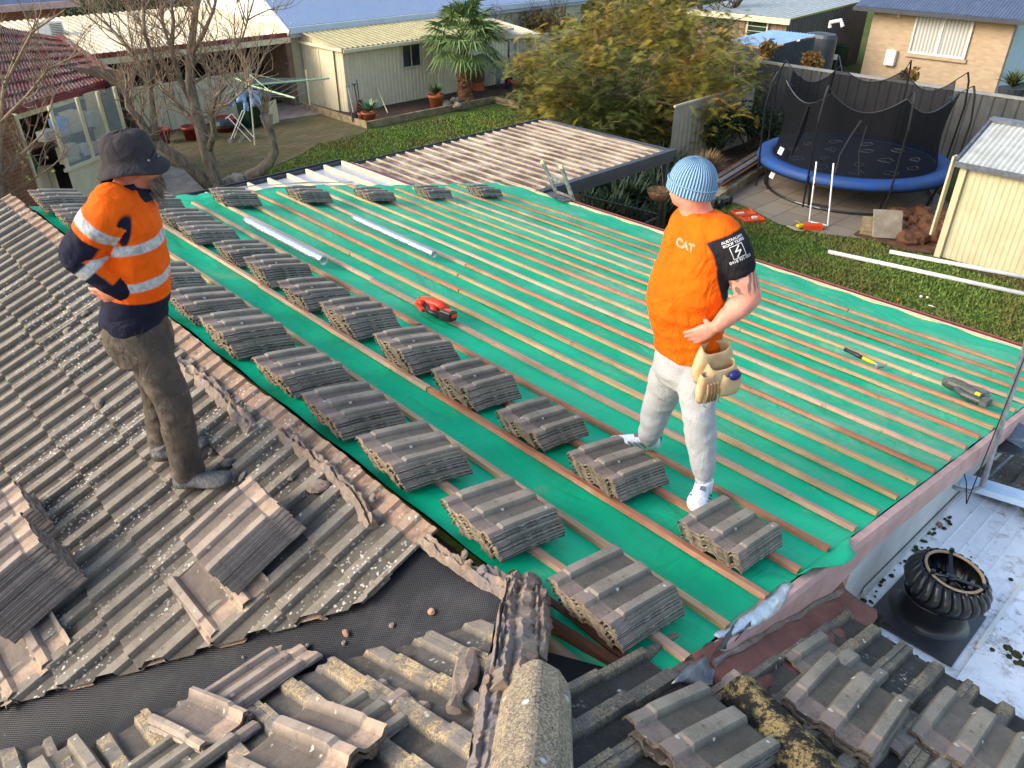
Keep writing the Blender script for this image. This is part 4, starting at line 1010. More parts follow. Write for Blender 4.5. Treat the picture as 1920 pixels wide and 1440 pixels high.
m = MB(); m.beam((-.03,.01,.04),(.05,.01,.04),.02,.03); m.beam((0,-.05,.025),(.10,-.11,.02),.025,.02); m.build('magazine', MAT['redtool'], ng)
m = MB(); m.tube([(.05,.036,.05),(.12,.042,.055),(.17,.03,.05)], .004, 6); m.build('guard_wire', MAT['steel'], ng)
pa = gp(1584,655,.035); pb = gp(1652,688,.035); hm = empty('hammer'); tag(hm, 'hammer with yellow and black handle lying on the battens', 'hammer'); L_ = (pb-pa).length; hm.matrix_world = gframe(pa, math.atan2(pb.y-pa.y, pb.x-pa.x))
m = MB(); m.tube([(0,0,0),(L_*.15,0,.003),(L_*.35,0,0),(L_*.5,0,0)],[.019,.016,.020,.015],10); m.build('grip', MAT['blackplastic'], hm, smooth=True)
m = MB(); m.tube([(L_*.5,0,0),(L_*.82,0,0)],[.015,.014],10); m.build('handle', MAT['yellow'], hm, smooth=True)
m = MB(); m.tube([(L_*.82,0,0),(L_*1.0,0,0)],[.012,.012],8); m.tube([(L_*.97,-.055,0),(L_*.98,-.035,0),(L_*.98,-.02,0),(L_*.98,.02,0),(L_*.98,.05,.004),(L_*.93,.10,.015)],[.019,.019,.012,.014,.010,.004],10); m.build('head', MAT['steel'], hm)
pa = gp(1772,722,.06); pb = gp(1845,752,.06); cn = empty('coil_nailer'); tag(cn, 'grey worn coil nail gun lying at the right edge of the green roof', 'nail gun'); L_ = (pb-pa).length; cn.matrix_world = gframe(pa, math.atan2(pb.y-pa.y, pb.x-pa.x)) @ Matrix.Scale(1.15, 4)
m = MB(); m.tube([(-.02,0,.02),(.03,0,.03),(.10,0,.03),(L_*.8,.0,.02)],[.03,.048,.048,.03],14); m.tube([(L_*.25,-.02,.02),(L_*.5,-.085,.01),(L_*.9,-.09,.01)],[.026,.024,.02],10); m.box((L_*.98,-.08,.02),(.05,.08,.055)); m.build('body', MAT['greytool'], cn, smooth=False, bevel=.003)
m = MB(); m.lathe([(.001,-.03),(.07,-.03),(.078,-.015),(.078,.02),(.06,.034),(.001,.034)], (L_*.58,.07,.01), 22); m.build('coil_magazine', simple('coil_case', srgb(120,124,104), srgb(90,94,80), 12, .5), cn)
m = MB(); m.tube([(L_*.58+.09*math.cos(a_), .07+.09*math.sin(a_), .03) for a_ in [x*PI/8 for x in range(-2,9)]], .009, 8); m.build('guard', MAT['lead'], cn, smooth=True)
m = MB(); m.box((L_*.75,-.05,.045),(.035,.02,.02)); m.build('trigger_label', MAT['yellow'], cn)
# ================================================================= ladder at the eave
la = empty('ladder', (9.1,7.9,0), 0, 'worn aluminium ladder top leaning over the far gutter', 'ladder')
for (px1, px0) in (((1017,303),(1048,372)),((1052,312),(1078,385))):
    m = MB(); b = at(px0[0], px0[1], X=9.12); t = at(px1[0], px1[1], X=8.97); d = (b-t); g0 = b + d*((b.z)/-d.z); m.beam(g0, t, .028, .07, up=(0,1,0)); keep(m.build('rail', MAT['alum']), la)
    m = MB(); m.beam(t - d.normalized()*.02, t + d.normalized()*.03, .036, .078, up=(0,1,0)); keep(m.build('end_cap', MAT['creampaint']), la)
a1, a0 = at(1017,303,X=8.97), at(1048,372,X=9.12); b1, b0 = at(1052,312,X=8.97), at(1078,385,X=9.12)
for k in range(8):
    f = .42 + k*.38; m = MB(); m.beam(a1.lerp(a0, f), b1.lerp(b0, f), .03, .03); keep(m.build('rung', MAT['alum']), la)
m = MB(); c0 = at(1026,365,pl=plG); c1 = at(1063,381,pl=plG); m.beam(c0+Vector((0,0,.035)), c1+Vector((0,0,.035)), .16, .012); tag(m.build('gutter_guard', MAT['dusty_black']), 'dark sheet protecting the gutter under the ladder', 'mat')
# ================================================================= ground
m = MB(); m.add([(-60,-60,0),(160,-60,0),(160,160,0),(-60,160,0)], [(0,1,2,3)]); tag(m.build('ground', MAT['lawn']), kind='structure')
def patch(name, pts, z, mat, wob=0):
    m = MB(); P_ = [at(x, y, Z=z) if len(q) == 2 and abs(x) > 40 else Vector((x, y, z)) for q in pts for x, y in [q]]
    m.add(P_, [tuple(range(len(P_)))]); return fixn(tag(m.build(name, mat), kind='structure'))
patch('brick_paving', [(577,204),(640,215),(690,245),(655,262),(600,268),(560,292),(500,318),(440,345),(330,372),(240,330),(240,262),(430,215),(540,190)], .012, MAT['paving'])
patch('concrete_path', [(270,300),(345,318),(400,352),(300,372),(225,350)], .024, MAT['concrete'])
patch('carport_floor', [(440,214),(540,190),(640,190),(612,212),(480,232)], .03, simple('carport_concrete', srgb(150,136,126), srgb(124,112,104), 3, .9))
patch('garden_bed', [(14.6,25.7),(14.6,22.1),(20.0,22.1),(20.05,20.2),(24.5,19.0),(26,24),(23,24),(15.1,24)], .10, MAT['soil'])
patch('paving_slabs', [(1352,372),(1400,345),(1440,322),(1500,300),(1720,330),(1800,400),(1760,440),(1640,450),(1540,438),(1460,420),(1400,388)], .014, bricks('concrete_pavers', srgb(150,136,118), srgb(130,118,102), srgb(60,54,46), .9, .6, 'xy', .6))
patch('dirt_trench', [(1600,440),(1640,410),(1720,400),(1800,400),(1850,440),(1790,480),(1700,470)], .03, MAT['dirt'])
patch('dirt_strip', [(1740,480),(1800,492),(1920,520),(1960,560),(1880,525),(1790,500)], .02, MAT['soil'])
patch('shrub_bed', [(1290,330),(1300,280),(1400,235),(1440,240),(1440,300),(1380,350),(1300,380)], .015, MAT['soil'])
patch('shrub_bed', [(1060,240),(1290,215),(1335,330),(1300,395),(1245,440),(1160,420),(1040,380),(1000,300)], .013, simple('soil_with_painted_shade', srgb(58,46,36), srgb(34,28,22), 8, 1, bump=.8))  # dark soil patch; the shade under the patio is put into its colour
# grass tufts on the lawns
rr = random.Random(21); m = MB()
def inpoly(x, y, poly):
    c = False; j = len(poly)-1
    for i in range(len(poly)):
        if (poly[i][1] > y) != (poly[j][1] > y) and x < (poly[j][0]-poly[i][0])*(y-poly[i][1])/(poly[j][1]-poly[i][1]) + poly[i][0]: c = not c
        j = i
    return c
lawnA = [tuple(at(x, y, Z=0)[:2]) for x, y in [(440,350),(560,295),(600,270),(690,248),(930,205),(985,210),(1010,240),(900,300),(640,330)]]
lawnB = [tuple(at(x, y, Z=0)[:2]) for x, y in [(1340,380),(1400,390),(1460,422),(1540,440),(1640,452),(1740,482),(1930,530),(1990,720),(1400,520),(1260,420)]]
for poly, N, h in ((lawnA, 15000, .055), (lawnB, 19000, .05)):
    x0 = min(p[0] for p in poly); x1 = max(p[0] for p in poly); y0 = min(p[1] for p in poly); y1 = max(p[1] for p in poly); k = 0
    while k < N:
        x = rr.uniform(x0, x1); y = rr.uniform(y0, y1)
        if not inpoly(x, y, poly): continue
        k += 1
        hh = h*rr.uniform(.5, 1.4)*(1+.5*mnoise.noise(Vector((x*1.2,y*1.2,0)))); a = rr.uniform(0, PI); w_ = .022
        dx, dy = math.cos(a)*w_, math.sin(a)*w_; lx, ly = rr.uniform(-.03,.03), rr.uniform(-.03,.03)
        m.add([(x-dx,y-dy,0),(x+dx,y+dy,0),(x+lx,y+ly,hh)], [(0,1,2)])
tag(m.build('grass', MAT['grass']), 'short winter lawn grass around the back yard', 'grass', kind='stuff')

# ================================================================= helpers for sheet steel
def ribwall(m, p0, p1, z0, z1, pitch=.15, depth=.02, z1b=None, wide=.5, mi=0):
    p0 = Vector((p0[0],p0[1],0)); p1 = Vector((p1[0],p1[1],0)); L = (p1-p0).length; d = (p1-p0)/L; n = Vector((-d.y, d.x, 0)); z1b = z1 if z1b is None else z1b
    N = max(1, int(L/pitch)); top = []; bot = []
    for i in range(N):
        for f, h in ((0,0),(.12,depth),(.12+wide*.5,depth),(.24+wide*.5,0)):
            s_ = (i+f)*L/N; q = p0 + d*s_ + n*h; zt = z1 + (z1b-z1)*s_/L
            bot.append((q.x,q.y,z0)); top.append((q.x,q.y,zt))
    bot.append((p1.x,p1.y,z0)); top.append((p1.x,p1.y,z1b)); K = len(bot)
    m.add(bot+top, [(i,i+1,K+i+1,K+i) for i in range(K-1)], mi)
def ribroof(m, a, b, c, d, n, h=.03, kind='trap', rib=None):
    """a->b low edge, d->c high edge; ribs run a->d. returns attr list of rib heights"""
    a,b,c,d = map(Vector,(a,b,c,d)); up = (b-a).cross(d-a).normalized()
    if up.z < 0: up = -up
    pf = ((0,0),(.14,1),(.36,1),(.5,0)) if kind == 'trap' else ((0,0),(.25,.7),(.5,1),(.75,.7)) if kind == 'corr' else ((0,0),(.03,1),(.10,1),(.13,0))
    lo = []; hi = []; at_ = []
    for i in range(n):
        for f, hh in pf:
            t = (i+f)/n; lo.append(a.lerp(b,t)+up*h*hh); hi.append(d.lerp(c,t)+up*h*hh); at_.append(float(hh > .6))
    lo.append(b); hi.append(c); at_.append(0.); K = len(lo)
    m.add(lo+hi, [(i,i+1,K+i+1,K+i) for i in range(K-1)])
    return at_ + at_
# ================================================================= patio roof beyond the house
pr = empty('patio_roof', (9,10,0), 0, 'ribbed dirty cream patio roof with charcoal edge beam behind the green roof', 'patio roof')
PZ = 2.22
m = MB(); at_ = ribroof(m, (7.62,8.80,PZ), (12.55,8.80,PZ), (12.55,12.05,PZ+.03), (7.62,12.05,PZ+.03), 22, .035, 'tall'); m.at = {'rib': at_}; keep(m.build('roof_sheet', MAT['patio']), pr)
m = MB(); m.bx(9.0,12.66,8.70,8.79,PZ-.20,PZ+.03); m.bx(9.0,12.68,8.66,8.70,PZ-.08,PZ+.04); m.bx(12.58,12.66,8.79,12.1,PZ-.18,PZ+.02); keep(m.build('edge_beam', MAT['charcoal']), pr)
m = MB(); m.bx(7.6,12.6,12.06,12.075,PZ-.1,PZ+.05); m.bx(7.6,12.6,12.17,12.185,PZ-.1,PZ+.05); m.bx(7.6,12.6,12.06,12.185,PZ-.1,PZ-.085); keep(m.build('gutter', MAT['charcoal']), pr)
for (x,y) in ((12.5,8.75),(12.5,11.9),(9.3,11.9)): m = MB(); m.bx(x-.045,x+.045,y-.045,y+.045,0,PZ-.15); keep(m.build('post', MAT['charcoal']), pr)
m = MB(); m.bx(7.58,7.64,9.4,12.2,PZ+.01,PZ+.06); keep(m.build('flashing', MAT['maroon']), pr)
p2 = empty('patio_roof', (6.5,11,0), 0, 'newer pale zinc patio roof section with tall cream ribs left of the dirty one', 'patio roof')
m = MB(); at_ = ribroof(m, (3.6,9.0,PZ+.0), (7.58,9.0,PZ+.0), (7.58,12.35,PZ), (3.6,12.35,PZ), 1, .0, 'tall'); m.v = m.v; keep(m.build('roof_sheet', MAT['zincnew']), p2)
for i in range(10):
    x = 7.5 - i*.37; m = MB(); m.beam((x,8.9,PZ+.045),(x,12.30,PZ+.045), .035, .085); keep(m.build('rib', MAT['creampaint']), p2)
m = MB(); m.bx(3.4,7.6,12.36,12.375,PZ-.1,PZ+.06); m.bx(3.4,7.6,12.50,12.52,PZ-.1,PZ+.06); m.bx(3.4,7.6,12.36,12.52,PZ-.1,PZ-.085); keep(m.build('gutter', MAT['charcoal']), p2)
# pool style fence, hanging basket, ferns below patio
pf = empty('pool_fence', (12,8,0), 0, 'black tubular fence under the patio edge beside the steps', 'fence')
_f0, _f1, _f2 = [Vector((q.x,q.y,0)) for q in (at(1090,362,Z=1.1), at(1243,400,Z=1.1), at(1150,440,Z=1.1))]
for (a, b) in ((_f0,_f1),(_f1,_f2)):
    L = (b-a).length; m = MB()
    for z in (.15, 1.05): m.beam(a+Vector((0,0,z)), b+Vector((0,0,z)), .03, .035)
    keep(m.build('rail', MAT['blackmetal']), pf); m = MB(); n = int(L/.11)
    for i in range(n+1): q = a.lerp(b, i/n); m.bx(q.x-.008,q.x+.008,q.y-.008,q.y+.008,.1,1.1)
    keep(m.build('bars', MAT['blackmetal']), pf)
m = MB(); m.bx(_f1.x-.04,_f1.x+.04,_f1.y-.04,_f1.y+.04,0,1.6); keep(m.build('post', MAT['blackmetal']), pf)
hb = empty('hanging_basket', at(1235,360,Y=8.3), 0, 'empty coir lined hanging basket beside the blue beanie', 'hanging basket'); c = Vector((0,0,0))
m = MB(); m.lathe([(.05,-.16),(.15,-.12),(.21,-.02),(.225,.05),(.20,.05),(.17,-.02),(.05,-.10)], c, 18); m.build('coir_liner', MAT['coir'], hb, smooth=True)
m = MB(); m.tube([(.225*math.cos(k*PI/9),.225*math.sin(k*PI/9),.05) for k in range(18)], .006, 5, closed=True)
for k in range(3): m.tube([(.22*math.cos(k*2.1),.22*math.sin(k*2.1),.05),(0,0,.5)], .003, 4)
m.build('wire_frame', MAT['blackmetal'], hb)

# ================================================================= cream garden shed with window
sh = empty('garden_shed', (15.1,23.96,0), 0, 'long cream ribbed steel shed with olive roof behind the palm', 'shed')
m = MB(); ribwall(m, (22.7,23.96), (15.1,23.96), 0, 2.13, .16, -.018); keep(m.build('wall', MAT['cream']), sh)
m = MB(); ribwall(m, (15.1,23.96), (15.1,26.6), 0, 2.13, .16, -.018, z1b=2.42); keep(m.build('wall', MAT['cream']), sh)
m = MB(); m.bx(15.05,15.085,24.5,25.36,.06,2.05); d_ = keep(m.build('door', MAT['cream']), sh)
m = MB(); m.bx(15.03,15.048,24.44,24.5,.0,2.1); m.bx(15.03,15.048,25.36,25.42,0,2.1); m.bx(15.03,15.048,24.44,25.42,2.06,2.12); keep(m.build('door_frame', MAT['creampaint']), sh)
m = MB(); m.bx(17.55,18.30,23.925,23.94,1.28,1.98); w_ = keep(m.build('window', MAT['glass']), sh)
m = MB()
for q in ((17.50,18.35,1.23,1.28),(17.50,18.35,1.98,2.03),(17.50,17.55,1.28,1.98),(18.30,18.35,1.28,1.98),(17.9,17.93,1.28,1.98)): m.bx(q[0],q[1],23.91,23.945,q[2],q[3])
keep(m.build('window_frame', MAT['creamdull']), sh)
m = MB(); ribroof(m, (14.95,23.80,2.15), (22.8,23.80,2.15), (22.8,26.6,2.46), (14.95,26.6,2.46), 38, .03); keep(m.build('roof', MAT['creamroof']), sh)
m = MB(); m.bx(15.0,22.8,23.70,23.80,2.04,2.14); m.bx(14.94,14.97,23.75,26.6,2.07,2.16); keep(m.build('gutter', MAT['cream']), sh)
# sleepers
gs = empty('garden_edging', (14.5,22,0), 0, 'weathered concrete sleeper edging around the garden bed by the shed', 'garden edging')
for a, b in (((14.5,25.9),(14.5,23.9)),((14.5,23.88),(14.5,22.0)),((14.45,21.98),(16.4,21.98)),((16.42,21.98),(18.3,21.96)),((18.32,21.96),(20.08,21.94)),((20.1,21.9),(20.1,20.6))):
    m = MB(); m.beam((*a,.11),(*b,.11),.09,.22); keep(m.build('sleeper', MAT['sleeper']), gs)
# fence and gate behind wheelbarrow with cream lean-to roof
gt = empty('fence_gate', (22.7,23,0), 0, 'cream steel fence with gate frame behind the wheelbarrow', 'fence')
m = MB(); ribwall(m, (26.2,23.3), (22.75,23.9), 0, 1.75, .16, -.018); keep(m.build('panel', MAT['creamdull']), gt)
m = MB(); m.beam((22.8,23.84,1.0),(26.2,23.24,1.0),.04,.06); m.beam((22.8,23.84,1.78),(26.2,23.24,1.78),.06,.06); m.bx(23.0,23.08,23.72,23.8,0,1.8); keep(m.build('frame', MAT['creamdull']), gt)
cr = empty('lean_to_roof', (24,26,0), 0, 'small flat cream roof behind the fence right of the palm', 'roof')
m = MB(); a = Vector((22.5,23.95,1.86)); b = at(1018,95,Y=23.2); b.z = 1.86; c = Vector((b.x,26.8,2.25)); d = Vector((22.5,26.8,2.25)); ribroof(m, a,b,c,d, 8, .02); keep(m.build('roof_sheet', MAT['cream']), cr)
m = MB(); m.beam(a-Vector((0,0,.06)), b-Vector((0,0,.06)), .05,.14); keep(m.build('fascia', MAT['cream']), cr)


# ================================================================= blue roofed house, gable and carport
bh = empty('blue_roof_house', (14.8,26.4,0), 0, 'house with blue grey corrugated roof and cream weatherboard gable behind the shed', 'house')
GX = 14.75
m = MB(); ribroof(m, (GX-.25,26.35,2.62), (30,26.35,2.62), (30,33,6.6), (GX-.25,33,6.6), 150, .03, 'corr'); keep(m.build('roof', MAT['blueroof']), bh)
m = MB(); m.bx(GX-.3,30,26.22,26.35,2.42,2.62); m.bx(GX-.2,30,26.36,26.40,2.28,2.44); keep(m.build('gutter', simple('pale_blue_trim', srgb(196,208,220), srgb(180,194,208), 4, .5)), bh)
m = MB()
for i in range(20):
    z = 2.55+i*.2; y0 = 26.45 + max(0,(z-2.55))*1.67; m.add([(GX,y0,z),(GX,34,z),(GX-.025,34,z-.0),(GX-.025,y0,z),(GX,y0,z+.2),(GX,34,z+.2)], [(3,2,5,4),(0,1,2,3)])
keep(m.build('gable_wall', MAT['whitepaint']), bh)
m = MB(); m.beam((GX-.28,26.2,2.45),(GX-.28,33,6.5),.05,.22); bb_ = keep(m.build('barge_board', MAT['whitepaint']), bh)
m = MB(); m.bx(GX-.12,GX-.03,26.3,34,2.46,2.60); keep(m.build('apron', MAT['creamdull']), bh)
m = MB(); m.bx(GX,30,26.65,26.7,0,2.5); keep(m.build('wall', MAT['creamdull']), bh)
cp = empty('carport', (8,26.4,0), 0, 'cream corrugated carport with maroon trim and dark interior behind the bare tree', 'carport')
c0 = at(165,103,Y=26.4); ZC = 2.45
m = MB(); ribroof(m, (7.3,26.35,ZC), (14.62,26.35,ZC), (14.62,33,ZC+.35), (7.3,33,ZC+.35), 36, .03); keep(m.build('roof', simple('cream_corrugated_sheet', srgb(232,218,186), srgb(206,182,140), 2.2, .5)), cp)
m = MB(); m.bx(7.2,14.55,26.28,26.35,ZC-.12,ZC+.02); keep(m.build('trim', MAT['maroon']), cp)
m = MB(); m.bx(7.2,14.55,26.29,26.36,ZC-.30,ZC-.122); keep(m.build('fascia', MAT['creampaint']), cp)
m = MB(); m.bx(7.3,14.6,32.6,32.7,0,2.5); m.bx(7.25,7.3,26.5,32.7,0,2.5); m.bx(14.6,14.66,28.5,32.7,0,2.5); keep(m.build('dark_wall', simple('painted_shade_wall', (.025,.02,.016,1), (.045,.036,.028,1), 3, .9)), cp)  # near-black wall colour carries the shade inside the carport
for (x,y,w_) in ((14.5,26.5,.2),(11.9,29,.12),(13.1,30,.1),(13.9,28,.07)): m = MB(); m.bx(x-w_/2,x+w_/2,y-w_/2,y+w_/2,0,2.35); keep(m.build('post', MAT['grey_timber']), cp)
m = MB(); ribwall(m, (14.58,28.6), (14.58,26.6), 0, 2.3, .2, .02); keep(m.build('side_wall', MAT['grey_timber']), cp)
m = MB(); m.bx(14.36,14.40,26.38,26.5,1.35,1.75); m.tube([(14.36,26.4,1.5),(14.3,26.36,1.42)],.05,8); keep(m.build('meter_box', MAT['rust']), cp)
cf = empty('panel_fence', (8,26.1,0), 0, 'pale green cream steel fence panels in front of the dark carport', 'fence')
for k, (x0, x1) in enumerate(((8.25,9.7),(9.72,11.2),(11.22,12.6))):
    m = MB(); ribwall(m, (x1,26.0), (x0,26.0), .05, 1.12, .28, -.02, wide=.6); m.bx(x0,x1,25.97,26.02,1.12,1.16); m.bx(x0,x1,25.98,26.02,1.16,1.42); m.bx(x0,x1,25.95,26.04,1.42,1.47); keep(m.build('panel', MAT['creamdull']), cf)
m = MB(); m.bx(12.62,12.7,25.94,26.02,0,1.6); keep(m.build('post', MAT['creamdull']), cf)
car = empty('parked_car', (10,28.6,0), 0, 'dark car parked in the carport behind the fence', 'car')
m = MB(); m.loft([[Vector((x, 27.7+ (y), z)) for y, z in ((.1,.35),(0,.8),(.15,1.0*h),(.35,1.42*h),(1.35,1.42*h),(1.6,1.0*h),(1.75,.8),(1.6,.35))] for x, h in ((8.1,.8),(8.5,.9),(9.2,1.0),(10.4,1.02),(11.2,.86),(12.0,.8))]); keep(m.build('body', MAT['blackplastic'], smooth=True), car)
m = MB(); m.bx(9.0,10.6,27.74,27.78,1.05,1.3); keep(m.build('window', MAT['glass']), car)
for x in (8.8,11.2): m = MB(); m.tube([(x,27.66,.33),(x,27.86,.33)], .32, 16); keep(m.build('wheel', MAT['blackplastic']), car)

# ================================================================= left neighbour: sunroom, red tiles, brick
A = at(126,317,Z=.9); B = at(240,272,Z=.9); wd = (B-A); wd.z = 0; L_ = wd.length; wd.normalize(); wn = Vector((wd.y,-wd.x,0))
if wn.dot(Vector((*FW,0))) > 0: wn = -wn
sr = empty('sunroom', (A.x,A.y,0), 0, 'cream clad sunroom with dusty windows under the red tiled roof', 'sunroom')
def wp(s_, d_, z): return Vector((A.x,A.y,0)) + wd*s_ + wn*d_ + Vector((0,0,z))
def wbox(m, s0, s1, d0, d1, z0, z1): m.add([wp(s0,d0,z0),wp(s1,d0,z0),wp(s1,d1,z0),wp(s0,d1,z0),wp(s0,d0,z1),wp(s1,d0,z1),wp(s1,d1,z1),wp(s0,d1,z1)], [(0,3,2,1),(4,5,6,7),(0,1,5,4),(1,2,6,5),(2,3,7,6),(3,0,4,7)])
topz = at(85,193,X=A.x).z; topz = min(2.35, max(2.0, topz))
m = MB(); ribwall(m, wp(L_+.6,0,0), wp(0,0,0), 0, .86, .10, -.008); keep(m.build('cladding', MAT['cream']), sr)
m = MB(); wbox(m, -.12, L_+.1, .0, .07, .86, .93); keep(m.build('sill', MAT['cream']), sr)
ps = [0, L_*.40, L_*.72, L_*1.0]
for s_ in ps: m = MB(); wbox(m, s_-.045, s_+.045, 0, .05, .9, topz); keep(m.build('window_post', MAT['cream']), sr)
for i in range(3): m = MB(); wbox(m, ps[i]+.05, ps[i+1]-.05, .02, .024, .93, topz); keep(m.build('window', MAT['clearglass']), sr)
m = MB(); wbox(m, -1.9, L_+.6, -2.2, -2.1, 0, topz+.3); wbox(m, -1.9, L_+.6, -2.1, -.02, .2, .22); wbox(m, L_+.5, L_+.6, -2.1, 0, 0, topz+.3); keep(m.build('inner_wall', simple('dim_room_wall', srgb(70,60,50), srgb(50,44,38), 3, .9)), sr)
m = MB(); wbox(m, ps[2]+.1, ps[3]-.05, -.5, -.45, .5, topz-.1); keep(m.build('cardboard_sheet', MAT['card']), sr)
m = MB(); wbox(m, -.8, L_*.72, -.9, -.3, 1.45, 1.48); keep(m.build('shelf', MAT['dark_timber']), sr)
items = [(.02,.32,1.49,1.72,'paleroof','white box on the sunroom shelf behind glass'),(.38,.62,1.49,1.92,'bluecloth','blue topped white carton on the sunroom shelf'),(.66,.98,1.49,1.98,'creamdull','tall grey box on the sunroom shelf'),(1.1,1.4,1.5,1.85,'paleroof','second grey box further along the sunroom shelf'),
 (.1,.5,.95,1.35,'creamdull','grey bag standing at the sunroom window'),(.55,.8,.98,1.25,'whitepaint','white plastic bag at the sunroom window'),(.15,.4,.93,1.02,'magenta','magenta basket behind the sunroom sill'),(.42,.6,.93,1.08,'trampblue','blue tub behind the sunroom sill'),(.85,1.05,.93,1.2,'card','cardboard flap standing at the sunroom sill'),(1.12,1.25,.95,1.2,'whitepaint','white paper notice in the sunroom window')]
for s0,s1,z0,z1,mt,lab in items:
    m = MB(); k = L_/1.7; wbox(m, s0*k, s1*k, -.62 if z0 > 1.4 else -.3, -.35 if z0 > 1.4 else -.12, z0, z1); tag(m.build('box' if 'box' in lab or 'carton' in lab else 'container', MAT[mt], bevel=.01), lab, 'box')
rt = empty('red_tiled_roof', (4,20,2.3), 0, 'faded red tiled roof with grey lichen above the sunroom', 'roof')
rmat = NT('faded_red_tiles'); p = rmat.pos(); k = rmat.mix(rmat.ramp(rmat.noise(2,5,.7,vec=p), .3, .7), srgb(124,62,58), srgb(96,50,48)); k = rmat.mix(rmat.ramp(rmat.noise(3.5,6,.75,vec=p,dist=1), .46, .58), k, srgb(126,114,102)); rmat.col(k); rmat.bump(rmat.noise(20,4,.7,vec=p), .4, .02); RED = rmat.done(.8, 0, .2)
E1 = at(-60,232,Z=2.32); E2 = at(222,148,Z=2.32); T2 = at(112,72,Z=3.0); T1 = at(-60,42,Z=3.5)
m = MB(); NR, NC = 8, 40; up = Vector((0,0,1))
for r in range(NR):
    v0_, v1_ = r/NR, (r+1)/NR+.02; lo = []; hi = []; fr = []
    for c in range(NC*4+1):
        u_ = c/(NC*4); h = (.03 if (c % 4) in (1,2) else 0)
        a = (E1.lerp(E2,u_)).lerp(T1.lerp(T2,u_), v0_); b = (E1.lerp(E2,u_)).lerp(T1.lerp(T2,u_), v1_)
        lo.append(a + up*(h+.055)); hi.append(b + up*h); fr.append(a + up*(-.01))
    K = len(lo); m.add(lo+hi+fr, [(i,i+1,K+i+1,K+i) for i in range(K-1)] + [(2*K+i,2*K+i+1,i+1,i) for i in range(K-1)])
keep(m.build('tiles', RED), rt)
m = MB(); m.beam(E1+Vector((0,0,-.03)), E2+Vector((0,0,-.03)), .12, .12); keep(m.build('gutter', MAT['maroon']), rt)
m = MB(); m.beam(E1+Vector((0,.1,-.16)), E2+Vector((0,.1,-.16)), .06, .14); keep(m.build('fascia', MAT['creampaint']), rt)
m = MB(); m.tube([E2+Vector((0,0,.06)), T2+Vector((0,0,.06))], .09, 8); keep(m.build('hip_capping', RED), rt)
lb = empty('brick_house', (2,21,0), 0, 'red brown brick house wall left of the sunroom', 'house')
q0 = wp(-2.6,-.3,0); q1 = wp(-.75,-.3,0)
m = MB(); wbox(m, -3.2, -.72, -.5, -.3, 0, 2.3); keep(m.build('wall', MAT['brick_red']), lb)
m = MB(); wbox(m, -.72, -.66, -.5, -.25, 0, 2.3); keep(m.build('corner_trim', MAT['creampaint']), lb)
ff = empty('low_fence', (4,18.5,0), 0, 'low cream ribbed fence panel before the brick wall', 'fence')
m = MB(); a = at(-30,392,Z=.0); b = at(118,372,Z=0); ribwall(m, b, a, 0, .80, .3, -.02); m.beam(a+Vector((0,0,.82)), b+Vector((0,0,.82)), .05, .05); keep(m.build('panel', MAT['creamdull']), ff)
ub = empty('brick_house', at(60,50,Y=33), 0, 'far brown brick house with pale pink gutter at the top left corner', 'house')
m = MB(); a = at(-30,18,Y=34); b = at(112,12,Y=34); m.bx(a.x, b.x, 34, 36, 0, b.z); keep(m.build('wall', MAT['brick_red']), ub)
m = MB(); m.bx(a.x-1, b.x+.6, 33.6, 33.75, b.z-.02, b.z+.2); keep(m.build('gutter', simple('pale_pink_trim', srgb(190,160,156), srgb(170,144,140), 4)), ub)
m = MB(); m.add([(a.x-1,33.7,b.z+.2),(b.x+.6,33.7,b.z+.2),(b.x+.6,38,b.z+2),(a.x-1,38,b.z+2)], [(0,1,2,3)]); keep(m.build('roof', MAT['slateroof']), ub)
ac = empty('air_conditioner', at(92,62,Y=30), 0, 'white outdoor air conditioner box beside the carport roof', 'air conditioner'); c = Vector((0,0,0))
m = MB(); m.box(c, (.85,.4,.7)); m.build('casing', MAT['whitepaint'], ac, bevel=.02)
m = MB()
for i in range(12): m.box((.2,-.205,-.28+.05*i), (.36,.012,.02))
m.build('grille', MAT['blackmetal'], ac)
# ================================================================= right side fences, sheds, brick house
df = empty('dark_fence', (23.9,8,0), 0, 'long dark grey steel fence behind the trampoline', 'fence')
m = MB(); ribwall(m, (23.9,13.75), (23.9,-3), .0, 1.95, .30, -.03, wide=.7); keep(m.build('panel', MAT['darkfence']), df)
m = MB(); m.bx(23.86,23.95,-3,13.8,1.95,2.02); keep(m.build('top_rail', simple('light_grey_rail', srgb(150,150,146), srgb(130,130,128), 3)), df)
m = MB(); m.bx(23.84,23.96,13.74,13.82,0,2.0); keep(m.build('post', MAT['darkfence']), df)
c2 = empty('side_fence', (20,13.2,0), 0, 'beige steel fence panel below the ferny tree', 'fence')
a = at(1418,155,Z=1.75); b = at(1265,199,Z=1.75)
m = MB(); ribwall(m, a, b, 0, 1.72, .22, -.02, wide=.6); keep(m.build('panel', simple('beige_fence_steel', srgb(186,172,146), srgb(168,154,130), 3, .6, bump=.03)), c2)
m = MB(); m.beam(a+Vector((0,0,-.01)), b+Vector((0,0,-.01)), .06, .05); keep(m.build('top_rail', MAT['creamdull']), c2)
